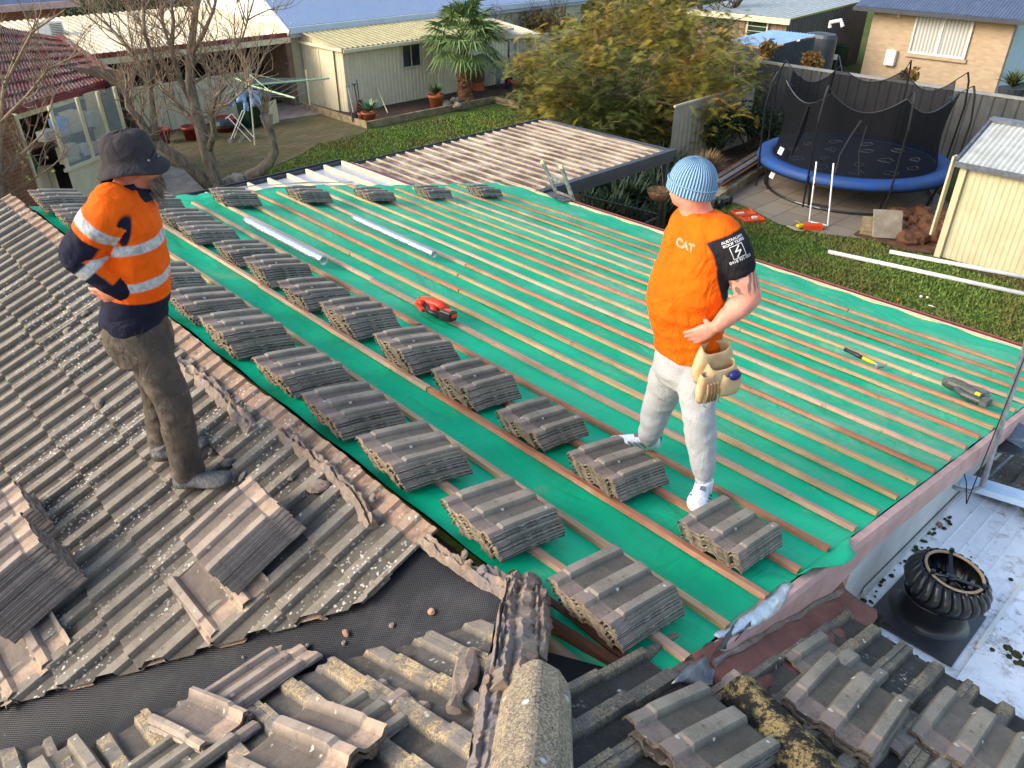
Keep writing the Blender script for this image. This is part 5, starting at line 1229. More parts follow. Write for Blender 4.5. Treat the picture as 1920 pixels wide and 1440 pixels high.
# brown shed
bs = empty('brown_shed', (30.6,16.4,0), 0, 'brown ribbed shed with louvred window and pale roof at the top right', 'shed')
m = MB(); ribwall(m, (30.6,20.7), (30.6,16.45), 0, 2.35, .28, -.03, wide=.6); keep(m.build('wall', simple('brown_steel', srgb(150,126,100), srgb(132,110,86), 3, .6, bump=.03)), bs)
m = MB(); ribwall(m, (30.6,16.45), (37.6,16.45), 0, 2.35, .22, -.02, wide=.6, z1b=2.6); keep(m.build('wall', MAT['darkfence']), bs)
m = MB(); ribroof(m, (30.35,20.9,2.45), (30.35,16.3,2.45), (37.8,16.3,2.72), (37.8,20.9,2.72), 18, .03); keep(m.build('roof', MAT['paleroof']), bs)
m = MB(); m.bx(30.28,30.36,16.2,20.95,2.25,2.46); keep(m.build('fascia', MAT['cream']), bs)
m = MB(); wq = at(1420,57,X=30.55); m.bx(30.52,30.55,wq.y-.42,wq.y+.42,wq.z-.5,wq.z+.42); keep(m.build('window', simple('green_glass', srgb(40,70,50), srgb(30,50,40), 3, .2, bump=0)), bs)
m = MB()
for k in range(5): m.bx(30.49,30.52,wq.y-.42,wq.y+.42,wq.z-.40+k*.18,wq.z-.38+k*.18)
for q in ((-.48,-.42,-.55,.48),(.42,.48,-.55,.48)): m.bx(30.48,30.54,wq.y+q[0],wq.y+q[1],wq.z+q[2],wq.z+q[3])
m.bx(30.48,30.54,wq.y-.48,wq.y+.48,wq.z+.42,wq.z+.48); keep(m.build('window_frame', MAT['creamdull']), bs)
# small dark shed with light blue roof
ls = empty('small_dark_shed', (26.5,16,0), 0, 'small charcoal shed with pale blue skillion roof behind the fence', 'shed')
R0,R1,R2,R3 = at(1368,76,Z=2.05), at(1437,90,Z=2.05), at(1530,66,Z=2.3), at(1448,57,Z=2.3)
m = MB(); ribroof(m, R0,R1,R2,R3, 14, .03); keep(m.build('roof', simple('pale_blue_roof', srgb(178,206,236), srgb(160,190,222), 3, .35)), ls)
m = MB(); ribwall(m, R0, R1, 0, 1.98, .12, -.02); ribwall(m, R1, R2, 0, 2.0, .12, -.02, z1b=2.25); keep(m.build('wall', MAT['charcoal']), ls)
tk = empty('water_tank', at(1540,95,X=29.8), 0, 'slim dark grey water tank with white overflow pipe', 'water tank')
m = MB(); a = at(1500,70,X=29.4); b = at(1583,50,X=30.2); zt = 2.15
cx, cy = (a.x+b.x)/2, (a.y+b.y)/2; L2 = abs(a.y-b.y)/2
ring = lambda z, k: [Vector((cx + .42*k*math.cos(t)*1.0, cy + (L2*.95)*k*(abs(math.cos(t-PI/2))**.5)*(1 if math.sin(t) > 0 else -1), z)) for t in [2*PI*i/24 for i in range(24)]]
m.loft([ring(0,1), ring(zt-.12,1), ring(zt,.9), ring(zt+.04,.5)]); keep(m.build('tank_body', MAT['charcoal'], smooth=False), tk)
m = MB(); m.tube([at(1556,52,X=30.0), at(1557,42,X=30.0), at(1577,38,X=30.0), at(1580,50,X=30.0)], .07, 10); keep(m.build('overflow_pipe', MAT['whitepaint']), tk)
m = MB(); q = at(1497,76,X=29.3); m.box(q, (.02,.12,.12)); keep(m.build('tag', MAT['whitepaint']), tk)
gb = empty('wheelie_bin', at(1566,134,Z=0), 0, 'dark green wheelie bin between shed and brick house', 'bin')
m = MB(); c = Vector((0,0,0)); m.box((0,0,.5), (.5,.48,.98), None, 0, 1.2); m.build('body', MAT['greenbin'], gb, bevel=.03)
m = MB(); m.box((0,0,1.04), (.64,.62,.07)); m.build('lid', MAT['greenbin'], gb, bevel=.02)
m = MB(); m.box((-.30,0,.62), (.01,.22,.22)); m.build('white_mark', MAT['whitepaint'], gb)
# brick house
hb2 = empty('tan_brick_house', (35,12,0), 0, 'pale tan brick house with slate blue roof and big window at the top right', 'house')
HY0, HY1 = 9.72, 15.05
m = MB(); m.bx(35,35.25,HY0,HY1,0,2.62); keep(m.build('wall', MAT['brick_tan_y']), hb2)
m = MB(); m.bx(35.26,44,HY0-.02,HY0+.2,0,2.62); keep(m.build('side_wall', simple('pale_blue_render', srgb(200,214,222), srgb(186,200,210), 3, .8)), hb2)
m = MB(); m.bx(35.26,44,HY1-.2,HY1-.01,0,2.62); keep(m.build('side_wall', MAT['brick_tan_y']), hb2)
m = MB(); ribroof(m, (34.4,HY1+.6,2.66), (34.4,HY0-1.2,2.66), (39,HY0-1.2,4.8), (39,HY1+.6,4.8), 60, .03, 'corr'); keep(m.build('roof', MAT['slateroof']), hb2)
m = MB(); m.bx(34.28,34.42,HY0-1.2,HY1+.6,2.52,2.66); m.bx(34.42,35.2,HY0-1.2,HY1+.6,2.54,2.58); keep(m.build('gutter', MAT['charcoal']), hb2)
wa = at(1717,22,X=34.98); wb = at(1812,108,X=34.98)
ya, yb = at(1716,60,X=34.98).y, at(1818,66,X=34.98).y; za, zb_ = wb.z, wa.z
m = MB(); m.bx(34.95,34.97,yb,ya,za,zb_)
v_ = NT('vertical_blinds'); s = v_.sep(v_.pos()); w1 = v_.n.new('ShaderNodeTexWave'); w1.bands_direction='Y'; w1.inputs['Scale'].default_value = 2.3; v_.l.new(v_.pos(), w1.inputs[0]); v_.col(v_.mix(w1.outputs['Fac'], srgb(200,198,190), srgb(150,146,140))); BL = v_.done(.5, 0, .4)
wn_ = keep(m.build('window', BL), hb2)
m = MB()
for q in ((yb-.07,yb,za-.07,zb_+.07),(ya,ya+.07,za-.07,zb_+.07),(yb,ya,za-.07,za),(yb,ya,zb_,zb_+.07),((ya+yb)/2-.03,(ya+yb)/2+.03,za,zb_)): m.bx(34.90,34.96,q[0],q[1],q[2],q[3])
keep(m.build('window_frame', MAT['whitepaint']), hb2)
m = MB(); m.bx(34.9,35.02,yb-.15,ya+.15,za-.2,za-.075); keep(m.build('sill', MAT['brick_tan_y']), hb2)
m = MB(); q = at(1670,108,X=34.9); m.box(q, (.2,.42,.6)); keep(m.build('water_heater', MAT['whitepaint'], bevel=.03), hb2)
m = MB(); q = at(1685,29,X=34.95); m.box(q, (.06,.1,.12)); keep(m.build('sensor_lamp', MAT['whitepaint']), hb2)
# cream shed right
cs = empty('cream_garden_shed', (16.95,4.8,0), 0, 'pale yellow ribbed garden shed with grey corrugated roof cut by the right edge', 'shed')
zc = 1.93; hy = 4.84; top = at(1871,228,Y=hy)
m = MB(); ribwall(m, (16.95,hy), (16.95,-1), 0, zc, .11, -.010, wide=.6); keep(m.build('wall', MAT['yellowcream']), cs)
m = MB(); ribwall(m, (top.x-.2,hy), (16.95,hy), 0, zc, .11, -.010, wide=.6); keep(m.build('wall', MAT['yellowcream']), cs)
m = MB(); ribroof(m, (16.80,hy+.1,zc+.03), (16.80,-1,zc+.03), (top.x,-1,top.z), (top.x,hy+.1,top.z), 58, .022, 'corr'); keep(m.build('roof', MAT['paleroof']), cs)
m = MB(); m.bx(16.76,16.80,-1,hy+.12,zc-.05,zc+.05); m.beam((16.80,hy+.12,zc+.05),(top.x,hy+.12,top.z+.03),.05,.08); m.bx(top.x-.1,top.x+.15,-1,hy+.15,top.z-.02,top.z+.06); keep(m.build('trim', MAT['lead']), cs)
m = MB(); m.bx(16.86,16.94,hy-.1,hy+.02,0,zc); keep(m.build('corner_trim', MAT['yellowcream']), cs)
m = MB(); m.beam(at(1779,466,Z=.1), at(1788,455,Z=.2), .09,.09); keep(m.build('downpipe', MAT['whitepaint']), cs)
m = MB(); a=at(1790,340,X=17.0)+Vector((-.0,.35,0)); m.beam((17.3,5.15,.3),(17.3,5.15,1.95),.04,.2); tag(m.build('leaning_board', MAT['creamdull']), 'cream board leaning beside the yellow shed', 'board')
# pipes on the lawn
for (a, b, lab) in (((1553,472),(1960,560),'long white pvc pipe lying on the lawn nearer the roof'),((1668,472),(1960,527),'white pvc pipe lying by the yellow shed')):
    m = MB(); m.tube([at(*a,Z=.06), at(*b,Z=.06)], .045, 10); tag(m.build('pvc_pipe', MAT['whitepaint'], smooth=True), lab, 'pipe', 'white pipes on the lawn')
# ================================================================= trampoline
TC = Vector((19.75,8.2,0)); TR = 2.28
tr = empty('trampoline', TC, 0, 'large round trampoline with blue pad and black safety net', 'trampoline')
def circ(r, z, n=48, a0=0): return [Vector((r*math.cos(a0+2*PI*k/n), r*math.sin(a0+2*PI*k/n), z)) for k in range(n)]
m = MB(); m.lathe([(1.93,.84),(1.95,.875),(2.1,.89),(2.25,.88),(TR+.03,.85),(TR+.05,.76),(TR+.03,.66),(TR,.70),(TR-.02,.80),(1.93,.84)], n=64, cap=False); m.build('pad', MAT['trampblue'], tr, smooth=True)
m = MB(); m.lathe([(.001,.82),(1.9,.835)], n=64, cap=False); mt_ = m.build('mat', MAT['trampgrey'], tr)
m = MB(); rr = random.Random(12)
for k in range(16):
    r_ = (.75 if k < 5 else 1.45); a = k*2*PI/5 if k < 5 else (k-5)*2*PI/11 + .2; c = Vector((r_*math.cos(a), r_*math.sin(a), .845)); nseg = rr.choice((5,6,7,8)); s_ = rr.uniform(.13,.18)
    rad_ = [s_*rr.uniform(.6,1.2) for _ in range(nseg)]
    m.tube([c + Vector((rad_[i]*math.cos(2*PI*i/nseg)*1.3, rad_[i]*math.sin(2*PI*i/nseg), 0)) for i in range(nseg)], .013, 4, closed=True)
    m.tube([c + Vector((-s_*.4,0,0)), c + Vector((s_*.4,.02,0))], .012, 4)
m.build('print', MAT['matwhite'], mt_)
m = MB(); m.tube(circ(2.02,.06,40), .028, 6, closed=True); m.build('ground_ring', MAT['blackmetal'], tr)
m = MB(); m.tube(circ(TR-.03,.72,40), .03, 6, closed=True); m.build('frame_ring', MAT['blackmetal'], tr)
NP = 8; A0 = rad(1)
for k in range(NP):
    a = A0 + 2*PI*k/NP; d = Vector((math.cos(a), math.sin(a), 0)); t_ = Vector((-d.y, d.x, 0))
    m = MB(); m.tube([d*2.0+Vector((0,0,0)), d*(TR-.10)+Vector((0,0,.7))], .03, 8); m.build('leg', MAT['blackmetal'], tr)
    m = MB(); m.tube([d*(TR+.04)+Vector((0,0,.1)), d*(TR+.10)+Vector((0,0,1.2)), d*(TR+.14)+Vector((0,0,2.1)), d*(TR+.06)+Vector((0,0,2.65)), d*(TR-.02)+Vector((0,0,2.85))], .024, 8); pl_ = m.build('net_pole', MAT['blackmetal'], tr)
    m = MB(); m.tube([d*(TR-.02)+Vector((0,0,2.85)), d*(TR-.45)+Vector((0,0,2.52))], .012, 5); m.build('strap', MAT['blackmetal'], pl_)
m = MB(); NN = 96; rows = []
for j in range(13):
    f = j/12; row = []
    for k in range(NN):
        a = A0 + 2*PI*k/NN; ph = (k*NP/NN) % 1.0; sc = 4*ph*(1-ph)          # 0 at poles
        zt = 2.66 - .36*sc; z = .86 + (zt-.86)*f; r_ = 1.92 + .10*f - .16*sc*f - .08*math.sin(PI*f)
        r_ += .0
        row.append(Vector((r_*math.cos(a), r_*math.sin(a), z)))
    rows.append(row)
m.loft(rows, cap=False); m.build('safety_net', MAT['net'], tr, smooth=True)
m = MB(); m.tube(rows[-1], .012, 4, closed=True); m.build('net_edge', MAT['blackmetal'], tr)
ea = math.atan2(-.72,-.69)-.42     # side facing the camera
m = MB(); q = lambda da, z, rr_=1.86: Vector((rr_*math.cos(ea+da), rr_*math.sin(ea+da), z)); m.tube([q(-.16,.9), q(-.16,1.3,1.78), q(-.08,1.75,1.74), q(.0,2.1,1.76)], .018, 6); m.build('door_edging', MAT['whitepaint'], tr)
m = MB(); m.tube([q(.12,.9), q(.06,1.4,1.78), q(.08,2.0,1.75)], .012, 6); m.build('door_edging', MAT['creamdull'], tr)
cy_ = ea + 1.0
m = MB(); m.tube([Vector((1.88*math.cos(ea-.85+.02*i), 1.88*math.sin(ea-.85+.02*i), .9+.17*i)) for i in range(9)], .03, 6); m.build('net_sleeve', MAT['blackmetal'], tr)
lt = empty('trampoline_ladder', at(1540,418,Z=0), 0, 'small white ladder hooked on the front of the trampoline', 'ladder')
b0,b1,t0,t1 = at(1517,415,Z=.03), at(1552,423,Z=.03), at(1531,303,D=at(1517,415,Z=.03).dot(Vector((*FW,0)))+.28), at(1563,306,D=at(1552,423,Z=.03).dot(Vector((*FW,0)))+.28)
m = MB(); m.tube([t0,b0+(t0-b0)*.06,b0,b0+(b1-b0)*.15,b0+(b1-b0)*.85,b1,b1+(t1-b1)*.06,t1], .018, 8); keep(m.build('rails', MAT['whitepaint'], smooth=True), lt)
for f in (.30,.62): m = MB(); m.beam(b0.lerp(t0,f), b1.lerp(t1,f), .03,.05); keep(m.build('step', MAT['blackplastic']), lt)
# white care tags on the pad
for (px, h) in ((1464,283),(1413,328)):
    m = MB(); q = at(px if px>1450 else 1448, h if px > 1450 else 328, X=17.9); m.box(q, (.01,.12,.18), Matrix.Rotation(.3,3,'X')); m.build('care_tag', MAT['whitepaint'], None); o = bpy.context.scene.objects[-1] if False else None
for o in [o for o in col.objects if o.name.startswith('care_tag')]: keep(o, tr)
# ================================================================= things near trampoline
def gz(x, y, z=0): return at(x, y, Z=z)
tc = empty('tool_case', gz(1402,408), rad(-30), 'open orange red plastic tool case lying on the lawn', 'tool case')
for k, (dx, nm) in enumerate(((0,'case_base'),(.0,'case_lid'))):
    m = MB(); y0 = -.19 + k*.40
    m.box((0,y0,.02),(.5,.36,.03)); 
    for s_ in (-1,1): m.box((s_*.24,y0,.045),(.02,.36,.05)); m.box((0,y0+s_*.17,.045),(.5,.02,.05))
    m.build(nm, MAT['orange'], tc, bevel=.006)
m = MB(); m.box((.08,-.16,.055),(.12,.09,.04)); m.box((-.1,.2,.05),(.2,.05,.03)); m.build('contents', MAT['whitepaint'], tc)
bx_ = empty('nail_box', gz(1512,432), rad(-20), 'torn red and white cardboard box on the lawn by the trampoline ladder', 'box')
m = MB(); m.box((.16,0,.06),(.42,.18,.12), Matrix.Rotation(-.5,3,'Z')); m.build('carton', MAT['orange'], bx_)
m = MB(); m.box((-.18,.10,.03),(.40,.30,.01), Matrix.Rotation(.25,3,'Y')); m.box((.0,.25,.08),(.22,.16,.01), Matrix.Rotation(.6,3,'Y')); m.build('flap', MAT['card'], bx_)
m = MB(); m.box((-.1,.12,.09),(.14,.1,.05)); m.build('yellow_pack', MAT['yellow'], bx_)
sl = empty('concrete_slab', gz(1650,445), 0, 'square concrete slab leaning on the dirt heap', 'slab'); 
m = MB(); P4 = [gz(1637,445,.05), gz(1690,448,.05)]; up_ = at(1640,394,D=P4[0].dot(Vector((*FW,0)))+.2) - P4[0]
m.add([P4[0],P4[1],P4[1]+up_,P4[0]+up_] + [p+Vector((.05,.05,0)) for p in (P4[0],P4[1],P4[1]+up_,P4[0]+up_)], [(0,1,2,3),(7,6,5,4),(0,4,5,1),(1,5,6,2),(2,6,7,3),(3,7,4,0)]); keep(m.build('slab_face', MAT['concrete']), sl)
for k in range(4):
    m = MB(); m.box(gz(1628,440) + Vector((.01*k,.02*(k%2),.05+.09*k)), (.24,.36,.085), Matrix.Rotation(.3+.05*k,3,'Z')); tag(m.build('brick', MAT['sleeper'], bevel=.005), ['bottom block of the little stack by the slab','second block up of the little stack by the slab','third block up of the little stack by the slab','top block of the little stack by the slab'][k], 'block', 'blocks stacked by the leaning slab')
m = MB(); rr = random.Random(4)
for k in range(34):
    c = gz(rr.uniform(1665,1790), rr.uniform(405,458)); rough_blob(m, c + Vector((0,0,.1)), rr.uniform(.12,.30), 700+k, .75, 6, 9)
tag(m.build('dirt_heap', MAT['dirt']), 'heap of reddish clods beside the trampoline', 'dirt', kind='stuff')
tm = empty('timber_pile', gz(1400,330), 0, 'long dark timber lengths laid on the garden edge behind the beanie', 'timber')
a = gz(1352,348,.35); b = gz(1440,292,.35)
for k in range(5): m = MB(); o_ = Vector((.12*k,.12*k,.03*(k%2))); m.beam(a+o_, b+o_, .09,.05); keep(m.build('timber_length', [MAT['dark_timber'],MAT['lead'],MAT['grey_timber'],MAT['dusty_black'],MAT['dark_timber']][k]), tm)
st = empty('stone_edging', gz(1350,350), 0, 'sandstone block edging along the garden behind the right hand worker', 'garden edging')
a = gz(1300,400,.12); b = gz(1450,300,.12)
for k in range(9): m = MB(); m.beam(a.lerp(b,k/9+.004), a.lerp(b,(k+1)/9-.004), .25,.26); keep(m.build('block', MAT['sleeper'], bevel=.02), st)
tl = empty('hose_reel', gz(1358,388), 0, 'small grey wheeled tool on the lawn by the orange sleeve', 'tool'); c = Vector((0,0,0))
for s_ in (-.18,.18): m = MB(); m.tube([(s_,-.03,.12),(s_,.03,.12)], .12, 14); m.build('wheel', MAT['blackplastic'], tl)
m = MB(); m.tube([(-.2,0,.12),(.2,0,.12)],.02,6); m.tube([(-.05,0,.12),(-.45,.3,.3)],.03,6); m.box((0,.05,.18),(.3,.18,.1)); m.build('frame', MAT['greytool'], tl)
for i,(x,y,mt,lab) in enumerate(((1390+0,0,'x',''),)): pass
for (x, y, mt, lab) in ((1684,563,'orange','tiny orange ball on the lawn below the pipes'),(1727,556,'whitepaint','small white ball on the lawn'),(1739,558,'creampaint','small cream pebble beside the white ball')):
    m = MB(); m.lathe([(.001,-.03),(.025,-.017),(.03,0),(.025,.017),(.001,.03)], gz(x,y,.03), 10); tag(m.build('ball', MAT[mt], smooth=True), lab, 'ball')
m = MB(); m.box(gz(1748,574,.03), (.14,.10,.015), Matrix.Rotation(.4,3,'Y')); tag(m.build('paper_scrap', MAT['whitepaint']), 'white scrap of paper on the lawn', 'paper')
# ================================================================= clothesline and things on the paving
base = gz(478,273); D0 = base.dot(Vector((*FW,0)))
cl = empty('clothesline', base, 0, 'pale green rotary clothesline with blue cloths in front of the shed door', 'clothesline')
hub = at(468,160,D=D0+.1); hubz = hub - base
m = MB(); m.tube([(0,0,0), hubz*.55, hubz + Vector((0,0,.15))], [.025,.025,.03], 8); m.build('mast', MAT['creamdull'], cl)
ends = [at(617,147,D=D0+1.6)-base, at(553,184,D=D0-1.0)-base, at(425,175,D=D0-1.3)-base, at(440,146,D=D0+1.5)-base]
for e in ends:
    m = MB(); m.tube([hubz, e], .028, 8); m.tube([hubz + Vector((0,0,.35)), hubz.lerp(e,.45)], .015, 6); m.build('arm', MAT['greencl'], cl)
m = MB()
for f in (.35,.5,.65,.8,.97):
    for k in range(4): m.tube([hubz.lerp(ends[k],f), hubz.lerp(ends[(k+1)%4],f) ], .006, 4)
m.build('line_wire', MAT['steel'], cl)
for (x,y,w_,h_,lab) in ((433,193,.24,.2,'small blue cloth pegged at the left of the clothesline'),(480,185,.35,.45,'large pale blue shirt pegged on the clothesline'),(452,182,.3,.3,'grey white cloth pegged by the clothesline mast'),(461,200,.15,.25,'narrow blue cloth hanging low on the clothesline')):
    m = MB(); c = at(x,y,D=D0-.5); sd = Vector((*RT,0)); g=[[c + sd*(w_*(i/4-.5)) + Vector((0,0,-h_*j/4 + h_/2)) + Vector((*FW,0))*.03*math.sin(i*2+j) for i in range(5)] for j in range(5)]
    o = flap('cloth', g, MAT['bluecloth'], parent=None); tag(o, lab, 'cloth', 'cloths on the clothesline')
wk = empty('folding_trolley', gz(455,265), 0, 'white folding laundry trolley on wheels beside the green bin', 'trolley'); c = Vector((0,0,0)); sd = Vector((*RT,0)); fw = Vector((*FW,0)); P_ = lambda a,z,d=0: sd*a + fw*d + Vector((0,0,z))
for d_ in (-.2,.2):
    m = MB(); m.tube([P_(-.32,.05,d_), P_(.22,.95,d_), P_(.30,.98,d_)], .015, 6); m.tube([P_(.32,.05,d_), P_(-.25,.78,d_), P_(-.33,.72,d_)], .015, 6); m.build('frame', MAT['whitepaint'], wk)
m = MB(); m.tube([P_(.30,.98,-.2), P_(.30,.98,.2)], .015, 6); m.tube([P_(-.33,.72,-.2), P_(-.33,.72,.2)], .015, 6); m.build('handle', MAT['whitepaint'], wk)
for a_, d_ in ((-.32,-.2),(.0,-.25),(-.05,.2)): m = MB(); q = P_(a_,.07,d_); m.tube([q - fw*.015, q + fw*.015], .07, 12); m.build('wheel', MAT['steel'], wk)
b2 = empty('wheelie_bin', gz(472,238), rad(10), 'black green wheelie bin behind the clothesline', 'bin')
m = MB(); m.box((0,0,.48), (.45,.5,.92), None, 0, 1.2); m.build('body', MAT['greenbin'], b2, bevel=.03); m = MB(); m.box((0,0,.98), (.6,.62,.07)); m.build('lid', MAT['blackplastic'], b2, bevel=.02)
m = MB(); m.box(gz(512,212,.35), (.5,.04,.75), Matrix.Rotation(.5,3,'Z')); tag(m.build('white_board', MAT['creampaint']), 'cream board standing behind the pollarded stump', 'board')
m = MB(); m.beam(gz(583,208,0), at(573,131,D=gz(583,208).dot(Vector((*FW,0)))), .05,.05); tag(m.build('white_post', MAT['creampaint']), 'thin cream post standing by the shed corner', 'post')
def ellip0(m, c, r, h):
    c = Vector(c); m.lathe([(r,-.02),(r*.98,h*.3),(r*.8,h*.7),(r*.4,h*.95),(.01,h)], c, 18)
def pot(px, r, h, mat, lab, z=0, name='plant_pot', group=None):
    o = empty(name, gz(px[0], px[1], z), 0, lab, 'pot', group)
    m = MB(); m.lathe([(r*.7,0),(r*.95,h*.8),(r*1.06,h*.82),(r*1.06,h),(r*.92,h),(r*.88,h*.85),(.001,h*.82)], n=20); m.build('pot_body', mat, o, smooth=True)
    m = MB(); m.lathe([(.001,h*.84),(r*.87,h*.84)], n=16, cap=False); m.build('soil', MAT['soil'], o); return o
pot((307,268), .26, .42, MAT['redpot'], 'rusty red glazed pot behind the hat')
pot((362,262), .28, .42, MAT['redpot'], 'red pot behind the bare tree trunk')
rp = pot((423,246), .40, .42, MAT['redpot'], 'wide red tub before the pale fence with a black lid behind')
m = MB(); ellip0(m, gz(420,236,.42), .30, .22); tag(m.build('round_cover', MAT['blackplastic']), 'black domed cover standing in the red tub', 'cover')
# plants with blades
def blades(m, c, n, L, w, seed, up=.7, droop=.6, z0=0):
    rr = random.Random(seed); c = Vector(c)
    for i in range(n):
        a = rr.uniform(0, 2*PI); u_ = rr.uniform(up*.5, up*1.2); l = L*rr.uniform(.7,1.1); d = Vector((math.cos(a), math.sin(a), 0)); t = Vector((-d.y, d.x, 0)); pts = []
        for k in range(6):
            f = k/5; pts.append(c + d*(l*f*math.cos(u_)*(1)) + Vector((0,0, l*(f*math.sin(u_) - droop*f*f*.5))))
        ws = [w*x for x in (.6,1,1,.8,.5,.02)]
        vs = []
        for p, ww in zip(pts, ws): vs += [p - t*ww, p + t*ww]
        m.add(vs, [(2*k, 2*k+1, 2*k+3, 2*k+2) for k in range(5)])
ag = pot((693,228), .24, .32, MAT['terracotta'], 'terracotta pot with pale agave at the bed corner', .1)
m = MB(); blades(m, (0,0,.32), 34, .55, .055, 5, .9, .25); m.build('agave', MAT['agave'], ag)
yp = pot((818,202), .27, .45, MAT['terracotta'], 'terracotta pot with dark spiky plant under the shed window', .1)
m = MB(); blades(m, (0,0,.45), 60, .5, .03, 6, 1.0, .2); m.build('spiky_plant', MAT['yucca'], yp)
yu = empty('yucca', gz(815,170,.1), 0, 'small yucca on a stem in front of the shed wall', 'yucca'); m = MB(); m.tube([(0,0,0),(0,0,.75)], .05, 8); m.build('stem', MAT['bark_dark'], yu)
m = MB(); blades(m, (0,0,.75), 70, .6, .02, 7, .9, .4); m.build('leaves', MAT['yucca'], yu)
rp2 = pot((679,228), .12, .28, MAT['terracotta'], 'small square terracotta trough beside the agave', .1)
dr = empty('rusty_drum', gz(897,168,.1), 0, 'rusty brown drum standing on a tipped pot beside the palm', 'drum'); m = MB(); m.lathe([(.24,.32),(.25,.45),(.26,.46),(.25,.6),(.26,.61),(.25,.85),(.26,.87),(.23,.87),(.22,.8),(.001,.8)], n=20); m.build('drum_body', MAT['rust'], dr)
m = MB(); m.lathe([(.27,.0),(.22,.2),(.18,.34),(.001,.34)], n=18); m.build('support_pot', MAT['terracotta'], dr)
pot((968,168), .18, .3, MAT['terracotta'], 'terracotta pot beside the wheelbarrow wheel', .1); pot((960,164), .15, .25, MAT['trampblue'], 'dark blue pot beside the wheelbarrow wheel', .1)
for i, (x, y, r_) in enumerate(((838,196,.2),(855,190,.2),(858,198,.16))):
    m = MB(); rough_blob(m, gz(x,y,.2), r_, 900+i, .7); tag(m.build('garden_rock', MAT['rock']), ['left garden rock at the palm foot','rock right behind at the palm foot','smaller front rock at the palm foot'][i], 'rock', 'rocks at the palm foot')
m = MB(); m.beam(gz(727,212,.1), at(693,130,D=gz(727,212).dot(Vector((*FW,0)))+1.2), .025,.025); tag(m.build('garden_stake', MAT['creampaint']), 'thin pale stake leaning on the long shed wall', 'stake')
for i,(a,b,mt,lab) in enumerate((((665,228),(652,162),'steel','long handled shovel leaning at the shed corner'),((674,222),(664,158),'blackmetal','black handled fork leaning at the shed corner'))):
    q = gz(*a,.1); t_ = at(*b, D=q.dot(Vector((*FW,0)))+.5); o = empty('garden_tool', q, 0, lab, 'garden tool'); m = MB(); m.tube([(0,0,.25), t_-q], .02, 6); m.tube([t_-q-Vector((.08,0,0)), t_-q+Vector((.08,0,0))], .02, 6); m.build('handle', MAT[mt], o); m = MB(); m.box((0,0,.14),(.2,.02,.3)); m.build('blade', MAT['lead'], o)
rb = empty('broom', gz(676,212,.1), 0, 'red flat broom standing behind the agave pot', 'broom'); m = MB(); m.box((0,0,.22),(.34,.08,.42),None,0,.6); m.build('head', MAT['redpot'], rb); m = MB(); m.tube([(0,0,.4),(-.02,0,1.1)], .015, 6); m.build('handle', MAT['blackmetal'], rb)
wb = empty('wheelbarrow', gz(940,164,.1), 0, 'grey wheelbarrow stood on end against the fence', 'wheelbarrow'); sd = Vector((*RT,0)); fw = Vector((*FW,0)); Q_ = lambda a,z,d=0: sd*a + fw*d + Vector((0,0,z))
m = MB(); rings = []
for f, w_, dp in ((0,.20,.05),(.1,.30,.16),(.5,.36,.2),(.9,.32,.14),(1,.24,.05)): 
    rings.append([Q_(-.22+.05*f + dp*math.sin(t), .08+.95*f, w_*math.cos(t)) for t in [PI*i/10 - PI/2 + PI/2 for i in range(11)]] )
m.loft(rings, cap=False, closed_ring=False); o = m.build('tray', MAT['greybarrow'], wb, smooth=True); sdm = o.modifiers.new('s','SOLIDIFY'); sdm.thickness=.02
for d_ in (-.25,.25): m = MB(); m.tube([Q_(.25,.2,d_*.3), Q_(.0,.5,d_), Q_(-.15,1.1,d_), Q_(-.35,1.45,d_)], .02, 6); m.tube([Q_(.0,.6,d_),Q_(.45,.8,d_),Q_(.4,.55,d_)], .016, 6); m.build('handle', MAT['blackmetal'], wb)
m = MB(); q = Q_(.32,.22); m.tube([q - fw*.05, q + fw*.05], .19, 18); wl_ = m.build('wheel', MAT['blackplastic'], wb); m = MB(); m.tube([q - fw*.06, q + fw*.06], .10, 14); m.build('rim', MAT['redtool'], wl_)
bp = pot((55,330), .25, .3, MAT['teal'], 'teal pot with trailing green plant at the brick wall', .75)
m = MB(); blades(m, (0,0,.3), 60, .4, .03, 8, .8, .9); m.build('plant', MAT['yucca'], bp)
m = MB(); m.tube([gz(287,330,.03)+Vector((.22*math.cos(t),.22*math.sin(t),0)) for t in [k*PI/9 for k in range(18)]], .02, 5, closed=True); tag(m.build('hose_loop', MAT['blackplastic']), 'black hose loop on the concrete path', 'hose')
# ================================================================= trees and shrubs
def branch(m, pts, r0, r1, n=7):
    k = len(pts); m.tube(pts, [r0 + (r1-r0)*i/(k-1) for i in range(k)], n)
def twig_rec(m, p, d, L, r, depth, rr, up=.25, spread=.7, n=5):
    pts = [Vector(p)]; d = Vector(d).normalized(); seg = 4
    for i in range(seg):
        d = (d + Vector((rr.uniform(-1,1), rr.uniform(-1,1), rr.uniform(-1,1)))*.22 + Vector((0,0,up*.25))).normalized(); pts.append(pts[-1] + d*(L/seg))
    m.tube(pts, [r*(1-.65*i/seg) for i in range(seg+1)], n if r > .012 else 4 if r > .006 else 3, cap=False)
    if depth > 0:
        for k in range(rr.choice((3,4,4)) if depth > 1 else rr.choice((3,4,5))):
            i = rr.randint(1, seg); nd = (d*.7 + Vector((rr.uniform(-1,1), rr.uniform(-1,1), rr.uniform(-.5,1)))*spread).normalized()
            twig_rec(m, pts[i], nd, L*rr.uniform(.55,.8), r*.55, depth-1, rr, up, spread, n)
tbase = gz(408,352); DT = tbase.dot(Vector((*FW,0)))
bt = empty('bare_tree', tbase, 0, 'leafless grey tree with many rising stems beside the mossy paving', 'tree')
